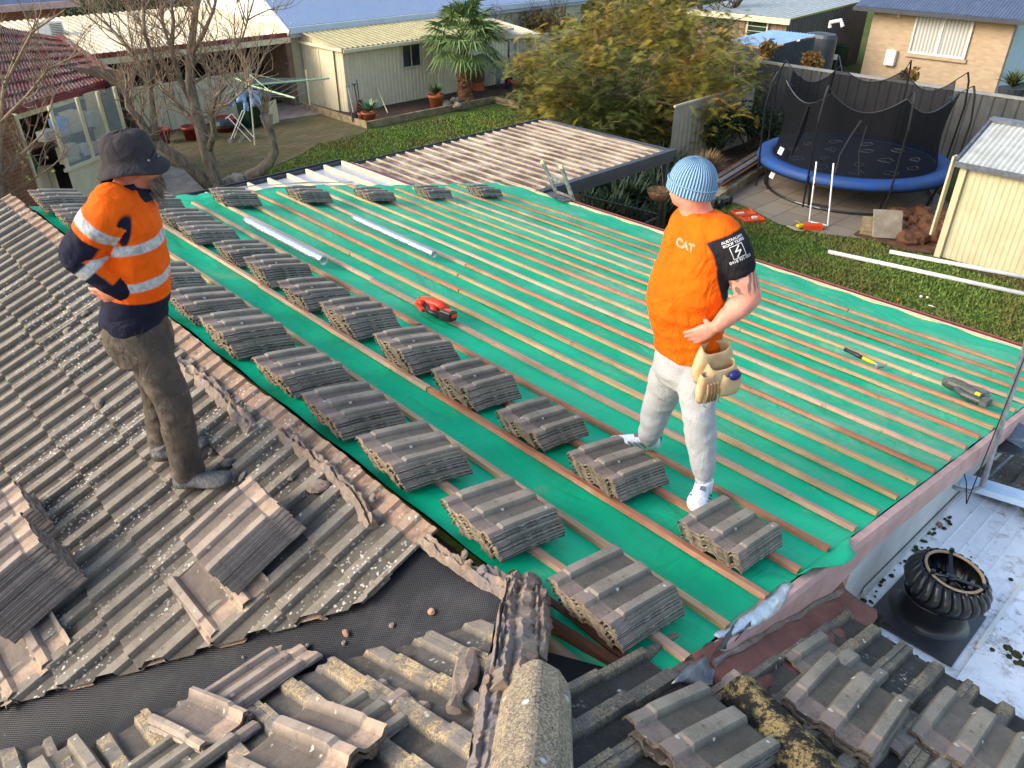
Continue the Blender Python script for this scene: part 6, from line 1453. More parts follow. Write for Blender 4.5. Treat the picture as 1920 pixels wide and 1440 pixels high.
def px(x, y, dd=0): return at(x, y, D=DT+dd) - tbase
rr = random.Random(31)
m = MB(); branch(m, [px(412,372,0), px(402,340,0), px(388,285,0), px(376,240,.0), px(366,205,.1), px(357,160,.2), px(356,110,.2), px(362,60,.3), px(368,10,.4), px(372,-40,.5)], .20, .05, 10); m.build('trunk', MAT['bark'], bt, smooth=True)
limbs = [([px(395,352,-.1), px(340,300,-.3), px(285,262,-.5), px(262,225,-.6), px(240,200,-.7), px(236,172,-.8)], .15, .05),
 ([px(290,262,-.5), px(288,225,-.5), px(281,165,-.4), px(262,120,-.3), px(232,80,-.2), px(200,45,-.1)], .10, .035),
 ([px(281,165,-.4), px(288,115,-.5), px(270,60,-.6), px(268,0,-.7)], .07, .03),
 ([px(376,240,0), px(352,216,.3), px(322,186,.5), px(300,160,.7)], .09, .04),
 ([px(360,190,.1), px(338,150,.3), px(322,95,.4), px(325,40,.5), px(318,-20,.6)], .085, .03),
 ([px(388,290,0), px(402,250,-.2), px(396,215,-.3), px(405,180,-.3), px(425,160,-.4)], .09, .035),
 ([px(356,110,.2), px(385,55,.1), px(400,20,0), px(410,-20,0)], .06, .025),
 ([px(340,150,.3), px(310,60,.6), px(300,10,.8)], .05, .02),
 ([px(405,200,-.3), px(430,195,-.5), px(450,175,-.7), px(480,150,-.8)], .04, .015),
 ([px(357,160,.2), px(420,120,.3), px(455,70,.4), px(470,20,.4)], .035, .014)]
for pts, a, b in limbs: m = MB(); branch(m, pts, a, b, 8); m.build('limb', MAT['bark'], bt, smooth=True)
m = MB()
for pts, a, b in limbs + [([px(357,160,.2), px(356,110,.2), px(362,60,.3), px(368,10,.4)], .1, .06)]:
    for i in range(1, len(pts)):
        for k in range(3 if i < len(pts)-1 else 5):
            p = pts[i-1].lerp(pts[i], rr.uniform(.2,1)); d = (pts[i]-pts[i-1]).normalized()*.4 + Vector((rr.uniform(-1,1), rr.uniform(-1,1), rr.uniform(.1,1)))*.8
            twig_rec(m, p, d, rr.uniform(.6,1.15), .020, 2, rr, .35, .75)
tag(m.build('twigs', MAT['twig'], bt))
# left bare shrub with a few yellow leaves
lb0 = gz(6,430); D1 = lb0.dot(Vector((*FW,0)))
bsb = empty('bare_shrub', lb0, 0, 'bare pale shrub with a few yellow leaves at the left edge', 'shrub')
m = MB(); rr = random.Random(33)
p1 = lambda x, y, dd=0: at(x, y, D=D1+dd) - lb0
for pts, a, b in (([p1(8,440), p1(2,330), p1(0,230), p1(8,160), p1(30,100)], .07, .02), ([p1(2,330), p1(40,290), p1(80,250), p1(95,200)], .035, .012), ([p1(0,370), p1(50,345), p1(100,310), p1(140,270)], .03, .01), ([p1(0,230), p1(50,180), p1(90,130), p1(160,95)], .04, .012), ([p1(8,160), p1(60,60), p1(120,20)], .035, .012)):
    branch(m, pts, a, b, 6)
    for i in range(1, len(pts)):
        for k in range(3): twig_rec(m, pts[i-1].lerp(pts[i], rr.random()), (pts[i]-pts[i-1]).normalized() + Vector((rr.uniform(-1,1), rr.uniform(-1,1), rr.uniform(0,.8))), rr.uniform(.5,.9), .013, 2, rr, .2, .8)
m.build('stems', MAT['twig'], bsb)
def leafcard(m, c, s, rr, asp=.5):
    d = Vector((rr.gauss(0,1), rr.gauss(0,1), rr.gauss(0,1))).normalized(); t = d.orthogonal().normalized(); t = (t*math.cos(rr.uniform(0,6)) + d.cross(t)*math.sin(rr.uniform(0,6))).normalized(); c = Vector(c)
    m.add([c - d*s*.5, c + t*s*asp*.5, c + d*s*.5, c - t*s*asp*.5], [(0,1,2,3)])
m = MB()
for k in range(26): leafcard(m, p1(rr.uniform(20,110), rr.uniform(270,345), rr.uniform(-.2,.2)), .10, rr, .6)
m.build('leaves', leafm('yellow_leaves', srgb(196,186,80), srgb(150,150,60)), bsb)
# pollarded stump
sb = gz(415,342,.0); D2 = sb.dot(Vector((*FW,0))); p2_ = lambda x, y, dd=0: at(x, y, D=D2+dd) - sb
ps_ = empty('pollarded_tree', sb, 0, 'crooked pollarded trunk with cut knobbly head beside the clothesline', 'tree')
m = MB(); pts = [p2_(455,336,0), p2_(485,322,.1), p2_(505,305,.15), p2_(515,285,.2), p2_(511,262,.2), p2_(503,235,.25), p2_(499,215,.3)]; m.tube(pts, [.17,.15,.13,.12,.10,.12,.17], 10); m.build('trunk', MAT['bark'], ps_, smooth=True)
m = MB(); rr = random.Random(5)
for k in range(9): twig_rec(m, p2_(500+rr.uniform(-10,10), 210, .3), Vector((rr.uniform(-1,1), rr.uniform(-1,1), rr.uniform(.3,1))), .5, .02, 1, rr)
m.build('twigs', MAT['twig'], ps_)
m = MB()
for k in range(2): rough_blob(m, p2_(432+k*14, 345-k*6, -.1)+Vector((0,0,.05)), .22, 40+k, .7)
o = m.build('garden_rock', MAT['rock']); o.location = sb; tag(o, 'pale rock pile at the foot of the bare tree', 'rock')
# palm
pb_ = gz(872,190,.1); DP = pb_.dot(Vector((*FW,0))); ptop = at(866,74,D=DP) - pb_
pal = empty('fan_palm', pb_, 0, 'fan palm with shaggy trunk in the garden bed by the shed', 'palm tree')
m = MB(); rings = []; rr = random.Random(8)
for i in range(26):
    f = i/25; r_ = .26 - .10*f + (.10 if f < .12 else 0)*(1-f/.12) + .035*((i % 2))
    rings.append([ptop*f + Vector((math.cos(2*PI*k/12)*r_*rr.uniform(.85,1.2), math.sin(2*PI*k/12)*r_*rr.uniform(.85,1.2), 0)) for k in range(12)])
m.loft(rings); m.build('trunk', simple('shaggy_palm_trunk', srgb(150,106,74), srgb(84,56,40), 14, 1, bump=1, bscale=30, bdist=.03), pal)
def fan_leaf(m, stem, base, d, L, rr):
    d = Vector(d).normalized(); tip = base + d*L; tip.z -= .12*L; stem.tube([base, base.lerp(tip,.5) + Vector((0,0,.06*L)), tip], [.018,.012,.008], 5)
    ax = (tip - base.lerp(tip,.5)).normalized(); sd = ax.cross(Vector((0,0,1))); sd = sd.normalized() if sd.length > .05 else Vector((1,0,0)); up = sd.cross(ax)
    n = 26; R_ = .88*rr.uniform(.85,1.15)
    for i in range(n):
        a = -1.75 + 3.5*i/(n-1); dd = ax*math.cos(a) + sd*math.sin(a); w_ = sd*math.cos(a) - ax*math.sin(a); l = R_*(1 - .25*abs(a)/1.75)*rr.uniform(.9,1.05)
        dr = Vector((0,0,-1))*l*rr.uniform(.12,.5); fold = up*.02*(1 if i % 2 else -1)
        m.add([tip, tip + dd*l*.5 - w_*.028 + fold, tip + dd*l*.5 + w_*.028 - fold, tip + dd*l + dr], [(0,1,3,2)])
lm = MB(); smm = MB(); rr = random.Random(9)
for k in range(40):
    a = rr.uniform(0, 2*PI); e = rr.uniform(-.55, 1.35); fan_leaf(lm, smm, ptop + Vector((0,0,.05)), (math.cos(a)*math.cos(e), math.sin(a)*math.cos(e), math.sin(e)), rr.uniform(.65,1.05), rr)
lm.build('fronds', MAT['palm'], pal); smm.build('frond_stems', MAT['palm'], pal)
# leafy generic shrub
def shrub(px_, r, h, n, mat, lab, name='shrub', leaf=.09, seed=0, z=0, stem=True, world=None, lobes=7, cat='shrub', asp=.5):
    rr = random.Random(seed); base = world if world is not None else gz(*px_, z); o = empty(name, base, 0, lab, cat); m = MB(); L_ = []
    for k in range(lobes): a = rr.uniform(0, 2*PI); q = rr.uniform(0,.62)*r; L_.append((Vector((q*math.cos(a), q*math.sin(a), h*rr.uniform(.35,.8))), r*rr.uniform(.35,.6)))
    for i in range(n):
        c, lr = L_[rr.randrange(lobes)]; d = Vector((rr.gauss(0,1), rr.gauss(0,1), rr.gauss(0,1))).normalized(); q = lr*rr.random()**.35
        p = c + Vector((d.x*q, d.y*q, d.z*q*h/r*.6)); 
        if p.z < .03: p.z = .03 + rr.random()*.1
        leafcard(m, p, leaf*rr.uniform(.6,1.4), rr, asp)
    m.build('leaves', mat, o)
    m = MB()
    for c, lr in L_: m.tube([(0,0,0), c*.5 + Vector((rr.uniform(-.1,.1),0,0)), c], [.04*max(.5,r),.025*max(.5,r),.01], 5)
    m.build('stems', MAT['bark_dark'], o); return o
shrub((1345,300), .95, 1.5, 3400, MAT['darkleaf'], 'dark green bush left one of the pair by the beige fence', seed=1)
shrub((1405,285), 1.0, 1.5, 3600, MAT['darkleaf'], 'dark green bush right one of the pair touching the trampoline', seed=2)
shrub((1232,250), .9, 1.3, 2000, MAT['darkleaf'], 'dark shrub under the ferny tree behind the patio roof', seed=3)
shrub((1075,235), 1.3, 1.6, 3200, MAT['darkleaf'], 'dark shrub under the left skirt of the ferny tree', seed=4)
shrub((990,170), .8, 1.2, 1600, MAT['darkleaf'], 'grey green bush beside the wheelbarrow', seed=5)
dg = empty('dry_grass_tuft', gz(1320,330), 0, 'dry tan ornamental grass behind the blue beanie', 'grass tuft'); m = MB(); blades(m, (0,0,0), 420, .95, .012, 3, 1.2, .5); m.build('blades', MAT['drygrass'], dg)
fg = empty('strappy_plant', gz(1200,400), 0, 'dark strappy leaves under the patio behind the ladder', 'plant'); m = MB(); rr = random.Random(14)
for k in range(16): blades(m, (rr.uniform(-1.2,1.6), rr.uniform(-.6,.9), 0), 26, .75, .022, 40+k, 1.1, .5)
m.build('leaves', MAT['darkleaf'], fg)
# things on/over the dark fence
for i, (x, y, lab) in enumerate(((1522,118,'small red tipped shrub peeping over the dark fence left'),(1706,150,'red tipped shrub peeping over the dark fence below the window'),(1437,95,'orange leaved shrub between the ferny tree and small shed'))):
    q = at(x, y, X=25.0); shrub(None, .42, .9, 500, MAT['redleaf'], lab, seed=20+i, world=Vector((q.x, q.y, q.z-.6 if q.z > .8 else 0)), leaf=.14)
q = at(1903,150,X=31); o = empty('potted_palm', Vector((q.x,q.y,0)), 0, 'yellow green grassy plant in a dark pot at the right edge', 'plant'); m = MB(); m.lathe([(.3,.2),(.42,1.0),(.38,1.0),(.001,.95)], n=14); m.build('pot_body', MAT['charcoal'], o); m = MB(); blades(m, (0,0,1.0), 130, 1.0, .02, 12, 1.1, .8); m.build('leaves', MAT['ferny_green'], o)

# ================================================================= big ferny tree
FC = at(1196,160,D=24.5); tb = Vector((FC.x, FC.y, 0))
ft = empty('ferny_tree', tb, 0, 'wide yellow green feathery tree spreading over the fence and patio', 'tree')
rr = random.Random(44); hubs = []
def hubpx(x, y, dd): return at(x, y, D=24.5+dd) - tb
spots = []
for k in range(210):
    for _ in range(40):
        x = rr.uniform(968,1428); y = rr.uniform(12,292)
        # crown silhouette in the picture, used only to choose where boughs end
        top = 70 - 60*math.exp(-((x-1230)/150)**2) if x < 1390 else 120 + (x-1390)*1.3
        if x < 1060: top = 70 + (1060-x)*.35
        bot = 265 if x < 1290 else 250 - (x-1290)*.62
        if x < 1000: bot = 215
        if top < y < bot: break
    spots.append((x, y))
trunkm = MB(); lbm = MB()
fork = Vector((0,0,1.3)); branch(trunkm, [(0,0,0),(.05,.02,.7),fork], .16, .12, 9); trunkm.build('trunk', MAT['bark_dark'], ft, smooth=True)
fr = {0: MB(), 1: MB()}
def frond(m, p, d, L, rr):
    """bipinnate frond: rachis with paired feathery leaflets"""
    d = Vector(d).normalized(); sd = d.cross(Vector((0,0,1)))
    sd = sd.normalized() if sd.length > .05 else Vector((1,0,0)); up = sd.cross(d); n = 11
    roll = rr.uniform(-.6,.6); s2_ = sd*math.cos(roll) + up*math.sin(roll); q0 = Vector(p)
    for i in range(n):
        f = (i+.6)/n; c = Vector(p) + d*(L*f) - Vector((0,0,1))*(L*.35*f*f); l = L*.30*math.sin(PI*(.18+.72*f)); w_ = L*.020
        for s_ in (-1,1):
            e = c + (s2_*s_ + d*.55).normalized()*l - Vector((0,0,1))*l*.15
            m.add([c - d*w_, e, c + d*w_], [(0,1,2)])
centers = []
for k, (x, y) in enumerate(spots):
    dd = rr.uniform(-2.6, 2.6) if y > 90 else rr.uniform(-1.2,2.6)
    if y > 225 and x < 1250: dd = rr.uniform(-2.8,.5)
    h = hubpx(x, y, dd); centers.append(h)
centers.sort(key=lambda c: (c - Vector((0,0,2.2))).length)
for k, h in enumerate(centers):
    if k % 7 == 0:
        mid = fork.lerp(h, .5) + Vector((rr.uniform(-.3,.3), rr.uniform(-.3,.3), rr.uniform(-.35,.1))); _b = MB(); branch(_b, [fork, mid, h], .05, .014, 5); _b.build('limb', MAT['twig'], ft)
    for j in range(3): twig_rec(lbm, h, Vector((rr.uniform(-1,1), rr.uniform(-1,1), rr.uniform(-.3,.8))), .45, .012, 0, rr)
    mi = 0 if mnoise.noise(h*.45 + Vector((3,0,1))) > -.12 else 1
    nf = rr.choice((56,64,72)); spread = rr.uniform(.26,.46)
    for j in range(nf):
        a = rr.uniform(0, 2*PI); e = rr.uniform(-.35,.9); c = h + Vector((rr.gauss(0,spread), rr.gauss(0,spread), rr.gauss(0,spread*.6)))
        frond(fr[mi], c, (math.cos(a)*math.cos(e), math.sin(a)*math.cos(e), math.sin(e)), rr.uniform(.30,.50), rr)
lbm.build('twigs', MAT['twig'], ft)
fr[0].build('foliage', MAT['ferny'], ft); fr[1].build('foliage', MAT['ferny_green'], ft)

# ================================================================= behind: far gardens along the top edge
def far_tree(x, y, X_, h, r, mat, lab, seed, n=2600, leaf=.16, trunk=True):
    q = at(x, y, D=X_); base = Vector((q.x, q.y, 0)); o = shrub(None, r, h, n, mat, lab, 'tree', leaf, seed, world=base, lobes=10, cat='tree'); return o
far_tree(1010, 60, 38, 2.6, 1.9, MAT['redleaf'], 'rusty leafed tree behind the lean to roof', 61)
far_tree(945, 40, 40, 3.0, 2.0, MAT['ferny_green'], 'olive tree directly right of the palm crown', 62)
far_tree(1090, 55, 42, 3.2, 2.6, MAT['ferny'], 'yellowish tree behind the ferny tree on its left', 63)
far_tree(1180, 35, 46, 3.6, 2.8, MAT['ferny'], 'yellowish tree far behind the ferny tree crown', 64)
far_tree(1290, 25, 44, 3.4, 2.2, MAT['ferny_green'], 'green tree far behind beside the brown shed', 65)
far_tree(150, 40, 40, 2.6, 1.8, MAT['darkleaf'], 'dark shrub between brick house and carport', 66)
far_tree(215, 25, 44, 3.0, 2.2, MAT['darkleaf'], 'dark tree behind the carport roof left part', 67)
far_tree(300, 5, 46, 3.2, 2.4, MAT['darkleaf'], 'dark tree behind the carport roof middle part', 68)
far_tree(1410, 12, 50, 3.0, 2.4, MAT['darkleaf'], 'dark tree behind the brown shed roof', 69)
bf = empty('far_fence', (30,32,0), 0, 'brown timber fence far behind the palm', 'fence'); m = MB(); a = at(880,60,D=47); b = at(1300,40,D=47)
ribwall(m, (b.x,b.y), (a.x,a.y), 0, 1.9, .2, -.02); keep(m.build('palings', MAT['grey_timber']), bf)
db = empty('bare_far_tree', Vector((*at(1370,60,D=36)[:2],0)), 0, 'dark forked trunk rising behind the ferny tree beside the brown shed', 'tree'); tbb = Vector(db.location); p3 = lambda x, y: at(x, y, D=36) - tbb
m = MB(); branch(m, [p3(1322,75), p3(1320,40), p3(1310,5), p3(1300,-40)], .16, .08, 8); branch(m, [p3(1322,62), p3(1352,28), p3(1385,8), p3(1400,-20)], .10, .05, 7); branch(m, [p3(1322,75), p3(1325,120)+Vector((0,0,0)), Vector((0,0,0))], .16,.2,8); m.build('trunk', MAT['bark_dark'], db, smooth=True)
m = MB(); rr = random.Random(70)
for (x,y) in ((1352,28),(1385,8),(1310,5),(1370,20),(1300,0)):
    for k in range(6): twig_rec(m, p3(x,y), Vector((rr.uniform(-1,1),rr.uniform(-1,1),rr.uniform(-.2,1))), 1.1, .03, 1, rr)
m.build('twigs', MAT['bark_dark'], db)
bt2 = empty('bare_far_shrub', Vector((*at(960,30,D=36)[:2],0)), 0, 'bare grey shrub behind the cream lean to roof', 'shrub'); m = MB(); rr = random.Random(71)
for k in range(26): twig_rec(m, (rr.uniform(-2,2.5), rr.uniform(-1,1), rr.uniform(0,1)), Vector((rr.uniform(-1,1),rr.uniform(-1,1),1.3)), 1.3, .03, 2, rr)
m.build('stems', MAT['bark_dark'], bt2)
for i, lab in enumerate(('tall dark tree beyond the neighbours at far left','green tree beyond the carport at the skyline','dark tree beyond the blue roof at the skyline','green tree beyond the palm at the skyline','dark tree beyond the ferny tree at the skyline','green tree beyond the brown shed at the skyline')):
    far_tree(-100 + i*330, -60, 64, 6.0, 6.5, MAT['darkleaf'] if i % 2 == 0 else MAT['ferny_green'], lab, 90+i, 2600, .5)
m = MB(); rr = random.Random(88)
for k in range(90): q = gz(rr.uniform(1085,1290), rr.uniform(300,420)); blades(m, (q.x, q.y, 0), 26, .9, .03, 140+k, 1.1, .5)
o = m.build('strappy_border', MAT['darkleaf']); tag(o, 'dark border planting shaded under the patio roof', 'plants', kind='stuff')

for o in [o for o in col.objects if o.name.startswith('twigs')]: o['kind'] = 'stuff'
# ================================================================= the two workers
from mathutils.bvhtree import BVHTree
RTv = Vector((*RT,0)); FWv = Vector((*FW,0)); UP = Vector((0,0,1))
def ellip(m, c, ax, ay, az, rx, ry, rz, n1=12, n2=18):
    c = Vector(c); rings = []
    for i in range(n1+1):
        th = PI*(i+.0)/n1; th = min(max(th, .04), PI-.04)
        rings.append([c + ax*(math.sin(th)*math.cos(2*PI*k/n2)*rx) + ay*(math.sin(th)*math.sin(2*PI*k/n2)*ry) + az*(math.cos(th)*rz) for k in range(n2)])
    m.loft(rings)
def limb(m, pts, n=16, sub=5):
    """pts: (point, radius); smooth interpolation through them"""
    P = [Vector(p) for p, r in pts]; Rr = [r for p, r in pts]; out = []; ro = []
    for i in range(len(P)-1):
        p0 = P[max(i-1,0)]; p1 = P[i]; p2 = P[i+1]; p3 = P[min(i+2,len(P)-1)]
        for k in range(sub):
            t = k/sub; q = .5*((2*p1) + (p2-p0)*t + (2*p0-5*p1+4*p2-p3)*t*t + (3*p1-p0-3*p2+p3)*t**3); out.append(q)
            s_ = t*t*(3-2*t); ro.append(Rr[i]*(1-s_) + Rr[i+1]*s_)
    out.append(P[-1]); ro.append(Rr[-1]); m.tube(out, ro, n)
    ellip(m, out[0], RTv, FWv, UP, ro[0]*.98, ro[0]*.98, ro[0]*.98, 6, 10); ellip(m, out[-1], RTv, FWv, UP, ro[-1]*.98, ro[-1]*.98, ro[-1]*.98, 6, 10)
def remesh(m, name, mats, parent, vox=.008, smooth=3, attrs=None, disp=None):
    me = bpy.data.meshes.new('tmp'); me.from_pydata(m.v, [], m.f)
    bm = bmesh.new(); bm.from_mesh(me); bmesh.ops.recalc_face_normals(bm, faces=bm.faces); bm.to_mesh(me); bm.free()
    o = bpy.data.objects.new('tmp', me); col.objects.link(o)
    r = o.modifiers.new('r', 'REMESH'); r.mode = 'VOXEL'; r.voxel_size = vox
    s = o.modifiers.new('s', 'SMOOTH'); s.factor = .6; s.iterations = smooth
    dg = bpy.context.evaluated_depsgraph_get(); me2 = bpy.data.meshes.new_from_object(o.evaluated_get(dg)); bpy.data.objects.remove(o)
    n = len(me2.vertices)
    if disp:
        nr = [v.normal.copy() for v in me2.vertices]
        for v, nn in zip(me2.vertices, nr): v.co += nn*disp(v.co.copy(), nn)
    if attrs:
        for k, f in attrs.items():
            a = me2.attributes.new(k, 'FLOAT', 'POINT'); a.data.foreach_set('value', [f(v.co, v.normal) for v in me2.vertices])
    me2.name = name; me2.materials.clear()
    for mt in mats: me2.materials.append(mt)
    me2.polygons.foreach_set('use_smooth', [True]*len(me2.polygons)); me2.update()
    o = bpy.data.objects.new(name, me2); col.objects.link(o); keep(o, parent); return o
def step_attr(t, name, soft=.0015): return t.ramp(t.math('MULTIPLY_ADD', t.attr(name), 1.0, .5), .5-soft, .5+soft)   # signed distance -> crisp mask
def cloth_mat(name, base, dark, wr=.5, bscale=16, stretch=(1,1,.5), stain=None, rough=.85):
    t = NT(name); p = t.obj(); k = t.mix(t.ramp(t.noise(7,5,.65), .3, .7), base, dark)
    if stain: k = t.mix(t.math('MULTIPLY', t.ramp(t.noise(6,5,.75), .52, .70), .6), k, stain)
    w = t.noise(bscale,3,.5,stretch=stretch,dist=1.4); f = t.noise(500,2,.5); t._k = k; t.col(k)
    t.bump(t.math('ADD', w, t.math('MULTIPLY', f, .06)), wr, .03); t.rough(rough); t.put(t.b.inputs['Specular IOR Level'], .15); return t
def skin_mat(name, c1, c2):
    t = NT(name); k = t.mix(t.ramp(t.noise(18,4,.6), .35, .65), c1, c2); t._k = k; t.col(k); t.put(t.b.inputs['Subsurface Weight'], .12); t.put(t.b.inputs['Subsurface Radius'], (.02,.008,.004)); t.bump(t.noise(220,3,.6), .25, .002); t.rough(.55); t.put(t.b.inputs['Specular IOR Level'], .3); return t
def hand(m, wrist, fdir, pn, thumb_side, L=.185, curl=.5, spread=.12, wr=.026, tuck=0):
    """palm + four fingers + thumb. fdir: towards fingertips; pn: palm normal (palm faces that way); thumb_side: direction to the thumb"""
    f = Vector(fdir).normalized(); n = Vector(pn); n = (n - f*n.dot(f)).normalized(); s = f.cross(n); 
    if s.dot(Vector(thumb_side)) < 0: s = -s
    w = Vector(wrist); pl = L*.50; rings = []
    for i in range(7):
        q = i/6; c = w + f*(pl*q); hw = .024 + .018*min(1, q*1.8); ht = .019 - .004*q
        rings.append([c + s*math.cos(2*PI*k/14)*hw + n*math.sin(2*PI*k/14)*ht for k in range(14)])
    m.loft(rings); tips = []
    for j, (off, ln, r) in enumerate(((.031,.072,.0088),(.0105,.080,.0092),(-.0105,.075,.0088),(-.031,.060,.0078))):
        d = (f + s*(off*spread*12)).normalized(); p = w + f*(pl-.008) + s*off; pts = [p]; a = 0
        for k, sg in enumerate((.42,.32,.26)):
            a += curl*(.55 + .25*k)*(1+.12*j); dd = d*math.cos(a) + n*math.sin(a); pts.append(pts[-1] + dd*ln*sg)
        limb(m, [(pts[0], r*1.12), (pts[1], r*1.05), (pts[2], r*.95), (pts[3], r*.8)], 10, 4); tips.append(pts[3])
    p = w + f*pl*.28 + s*.024; d1 = (f*.55 + s*(.85-.4*tuck) + n*(.15+1.1*tuck)).normalized(); d2 = (f*.85 + s*.45*(1-tuck) + n*(.3+.6*tuck)).normalized()
    limb(m, [(p - s*.01, .014), (p + d1*.036, .0125), (p + d1*.036 + d2*.030, .0105), (p + d1*.036 + d2*.054, .0085)], 10, 4)
    return tips
def shoe(parent, heel, toe, nrm, mats, hgt=.075, W=.048, high=.10, ankle=None, laces=True):
    heel = Vector(heel); toe = Vector(toe); f = (toe-heel); L = f.length; f.normalize(); n = Vector(nrm).normalized(); n = (n - f*n.dot(f)).normalized(); s = f.cross(n)
    m = MB(); mS = MB(); prof = [(0,.62,.9),(.06,.80,1.0),(.2,.86,1.02),(.38,.80,.98),(.55,.92,.80),(.72,1.08,.62),(.86,1.04,.52),(.95,.88,.44),(.99,.66,.36),(1.0,.5,.3)]
    rings = []
    for q, w, h in prof:
        c = heel + f*(L*q) ; hw = W*w; hh = hgt*h; cen = c + s*(.008*math.sin(PI*q))
        ring = []
        for k in range(18):
            a = 2*PI*k/18; x = math.cos(a); y = math.sin(a); yy = (y*.5+.5); ring.append(cen + s*(hw*x*(1 - .35*max(0,y)**2)) + n*(.022 + hh*yy*1.0))
        rings.append(ring)
    m.loft(rings)
    if ankle is not None:
        a = Vector(ankle); c0 = heel + f*L*.24 + n*(hgt*.55); rr_ = [(c0, W*.92), (c0 + n*(high-hgt*.55)*.6, W*.86), (c0 + n*(high-hgt*.5), W*.82)]; m.tube([p for p, r in rr_], [r for p, r in rr_], 16)
    up_ = remesh(m, 'shoe', [mats[0]], parent, .005, 3)
    rings = []
    for z in (0, .012, .024):
        r_ = []
        for i in range(28):
            a = 2*PI*i/28; q = .5 - .5*math.cos(a); side = 1 if math.sin(a) >= 0 else -1
            w = W*1.07*(.62 + .42*math.sin(PI*min(1,q*1.05))**.6 + (.10*math.sin(PI*q) if q > .4 else 0))*abs(math.sin(a))**.55
            r_.append(heel + f*(L*(q*1.03-.012)) + s*(side*w + .008*math.sin(PI*q)) + n*z)
        rings.append(r_)
    mS.loft(rings); so_ = mS.build('sole', mats[1], None, smooth=False); keep(so_, parent); so_.parent = up_; so_.matrix_parent_inverse = up_.matrix_world.inverted() if False else Matrix.Translation(-Vector(parent.location))
    if laces:
        ml = MB()
        for i in range(5):
            q = .38 + .075*i; hh = .022 + hgt*(1.03 - (q-.3)*.75); c = heel + f*(L*q) + n*hh; ml.tube([c - s*.026 - n*.012, c - s*.012 + n*.002, c + s*.012 + n*.002, c + s*.026 - n*.012], .0032, 5)
        c = heel + f*(L*.36) + n*(.022+hgt*1.05)
        for sg in (-1,1): ml.tube([c, c + s*.03*sg + n*.012, c + s*.045*sg - n*.008, c + s*.02*sg - n*.004], .003, 5)
        lo_ = ml.build('laces', mats[2], None); lo_.parent = up_; lo_.matrix_parent_inverse = Matrix.Translation(-Vector(parent.location))
    return up_
def head(m, c, F, U, sc=1.0, jaw=True):
    """c: centre of the skull, F: facing, U: up"""
    F = Vector(F).normalized(); U = (Vector(U) - F*Vector(U).dot(F)).normalized(); S = U.cross(F)
    ellip(m, c + U*.018*sc - F*.006, S, F, U, .076*sc, .097*sc, .098*sc, 14, 20)
    ellip(m, c + F*.028*sc - U*.050*sc, S, F, U, .060*sc, .066*sc, .070*sc)          # face block
    ellip(m, c + F*.050*sc - U*.090*sc, S, F, U, .034*sc, .034*sc, .026*sc)          # chin
    ellip(m, c + F*.005*sc - U*.070*sc, S, F, U, .060*sc, .058*sc, .040*sc)          # jaw angle
    limb(m, [(c + F*.090*sc + U*.004, .010), (c + F*.104*sc - U*.022*sc, .012), (c + F*.106*sc - U*.036*sc, .0145)], 8, 3)   # nose
    ellip(m, c + F*.088*sc + U*.018*sc, S, F, U, .048*sc, .010, .010)                # brow
    ellip(m, c + F*.090*sc - U*.064*sc, S, F, U, .024*sc, .010, .008)                # lips
    for g in (-1, 1): ellip(m, c + S*g*.077*sc - F*.008 - U*.012*sc, (S*.35+F*.9*0+F*.5).normalized(), S, U, .017*sc, .009, .031*sc, 8, 10)
    return F, S, U
def eyes(parent, c, F, S, U, sc=1.0):
    for g in (-1, 1):
        m = MB(); ellip(m, c + F*.083*sc + S*g*.030*sc + U*.004*sc, S, F, U, .012, .010, .007, 6, 10); keep(m.build('eye', MAT['whitepaint'], smooth=True), parent)
        m = MB(); ellip(m, c + F*.092*sc + S*g*.030*sc + U*.004*sc, S, F, U, .005, .003, .005, 6, 8); keep(m.build('pupil', MAT['blackplastic'], smooth=True), parent)
def folds(scale, amp, seed, st=(1,1,1)):
    def f(co, n):
        q = Vector((co.x*st[0]*scale, co.y*st[1]*scale, co.z*st[2]*scale)) + Vector((seed,0,0)); v = mnoise.noise(q) ; w = mnoise.noise(q*2.3 + Vector((0,9,0)))
        return amp*((1-abs(v)*2)*.7 + w*.4)
    return f
def project_text(body, center, nrm, up_hint, target, name, mat, size, parent, off=.0015, shear=0):
    cu = bpy.data.curves.new(name, 'FONT'); cu.body = body; cu.size = size; cu.align_x = 'CENTER'; cu.align_y = 'CENTER'; cu.offset = size*(.045 if size > .03 else .018); cu.shear = shear; cu.space_line = .85
    o = bpy.data.objects.new('t', cu); col.objects.link(o); dg = bpy.context.evaluated_depsgraph_get(); me = bpy.data.meshes.new_from_object(o.evaluated_get(dg)); bpy.data.objects.remove(o)
    return project_mesh(me, center, nrm, up_hint, target, name, mat, parent, off)
def project_mesh(me, center, nrm, up_hint, target, name, mat, parent, off=.0015):
    n = Vector(nrm).normalized(); u = Vector(up_hint); u = (u - n*u.dot(n)).normalized(); x = u.cross(n)
    tm = target.data; W = target.matrix_world
    vs = [v.co + Vector(target['org']) for v in tm.vertices] if 'org' in target else [v.co.copy() for v in tm.vertices]
    bvh = BVHTree.FromPolygons(vs, [tuple(p.vertices) for p in tm.polygons])
    bm = bmesh.new(); bm.from_mesh(me); bmesh.ops.triangulate(bm, faces=bm.faces); bmesh.ops.subdivide_edges(bm, edges=[e for e in bm.edges if e.calc_length() > .008], cuts=2)
    for v in bm.verts:
        p = Vector(center) + x*v.co.x + u*v.co.y; h = bvh.ray_cast(p + n*.12, -n, .3)
        v.co = (h[0] + n*off) if h[0] is not None else p
    bm.to_mesh(me); bm.free(); me.materials.clear(); me.materials.append(mat); o = bpy.data.objects.new(name, me); col.objects.link(o); keep(o, parent); return o

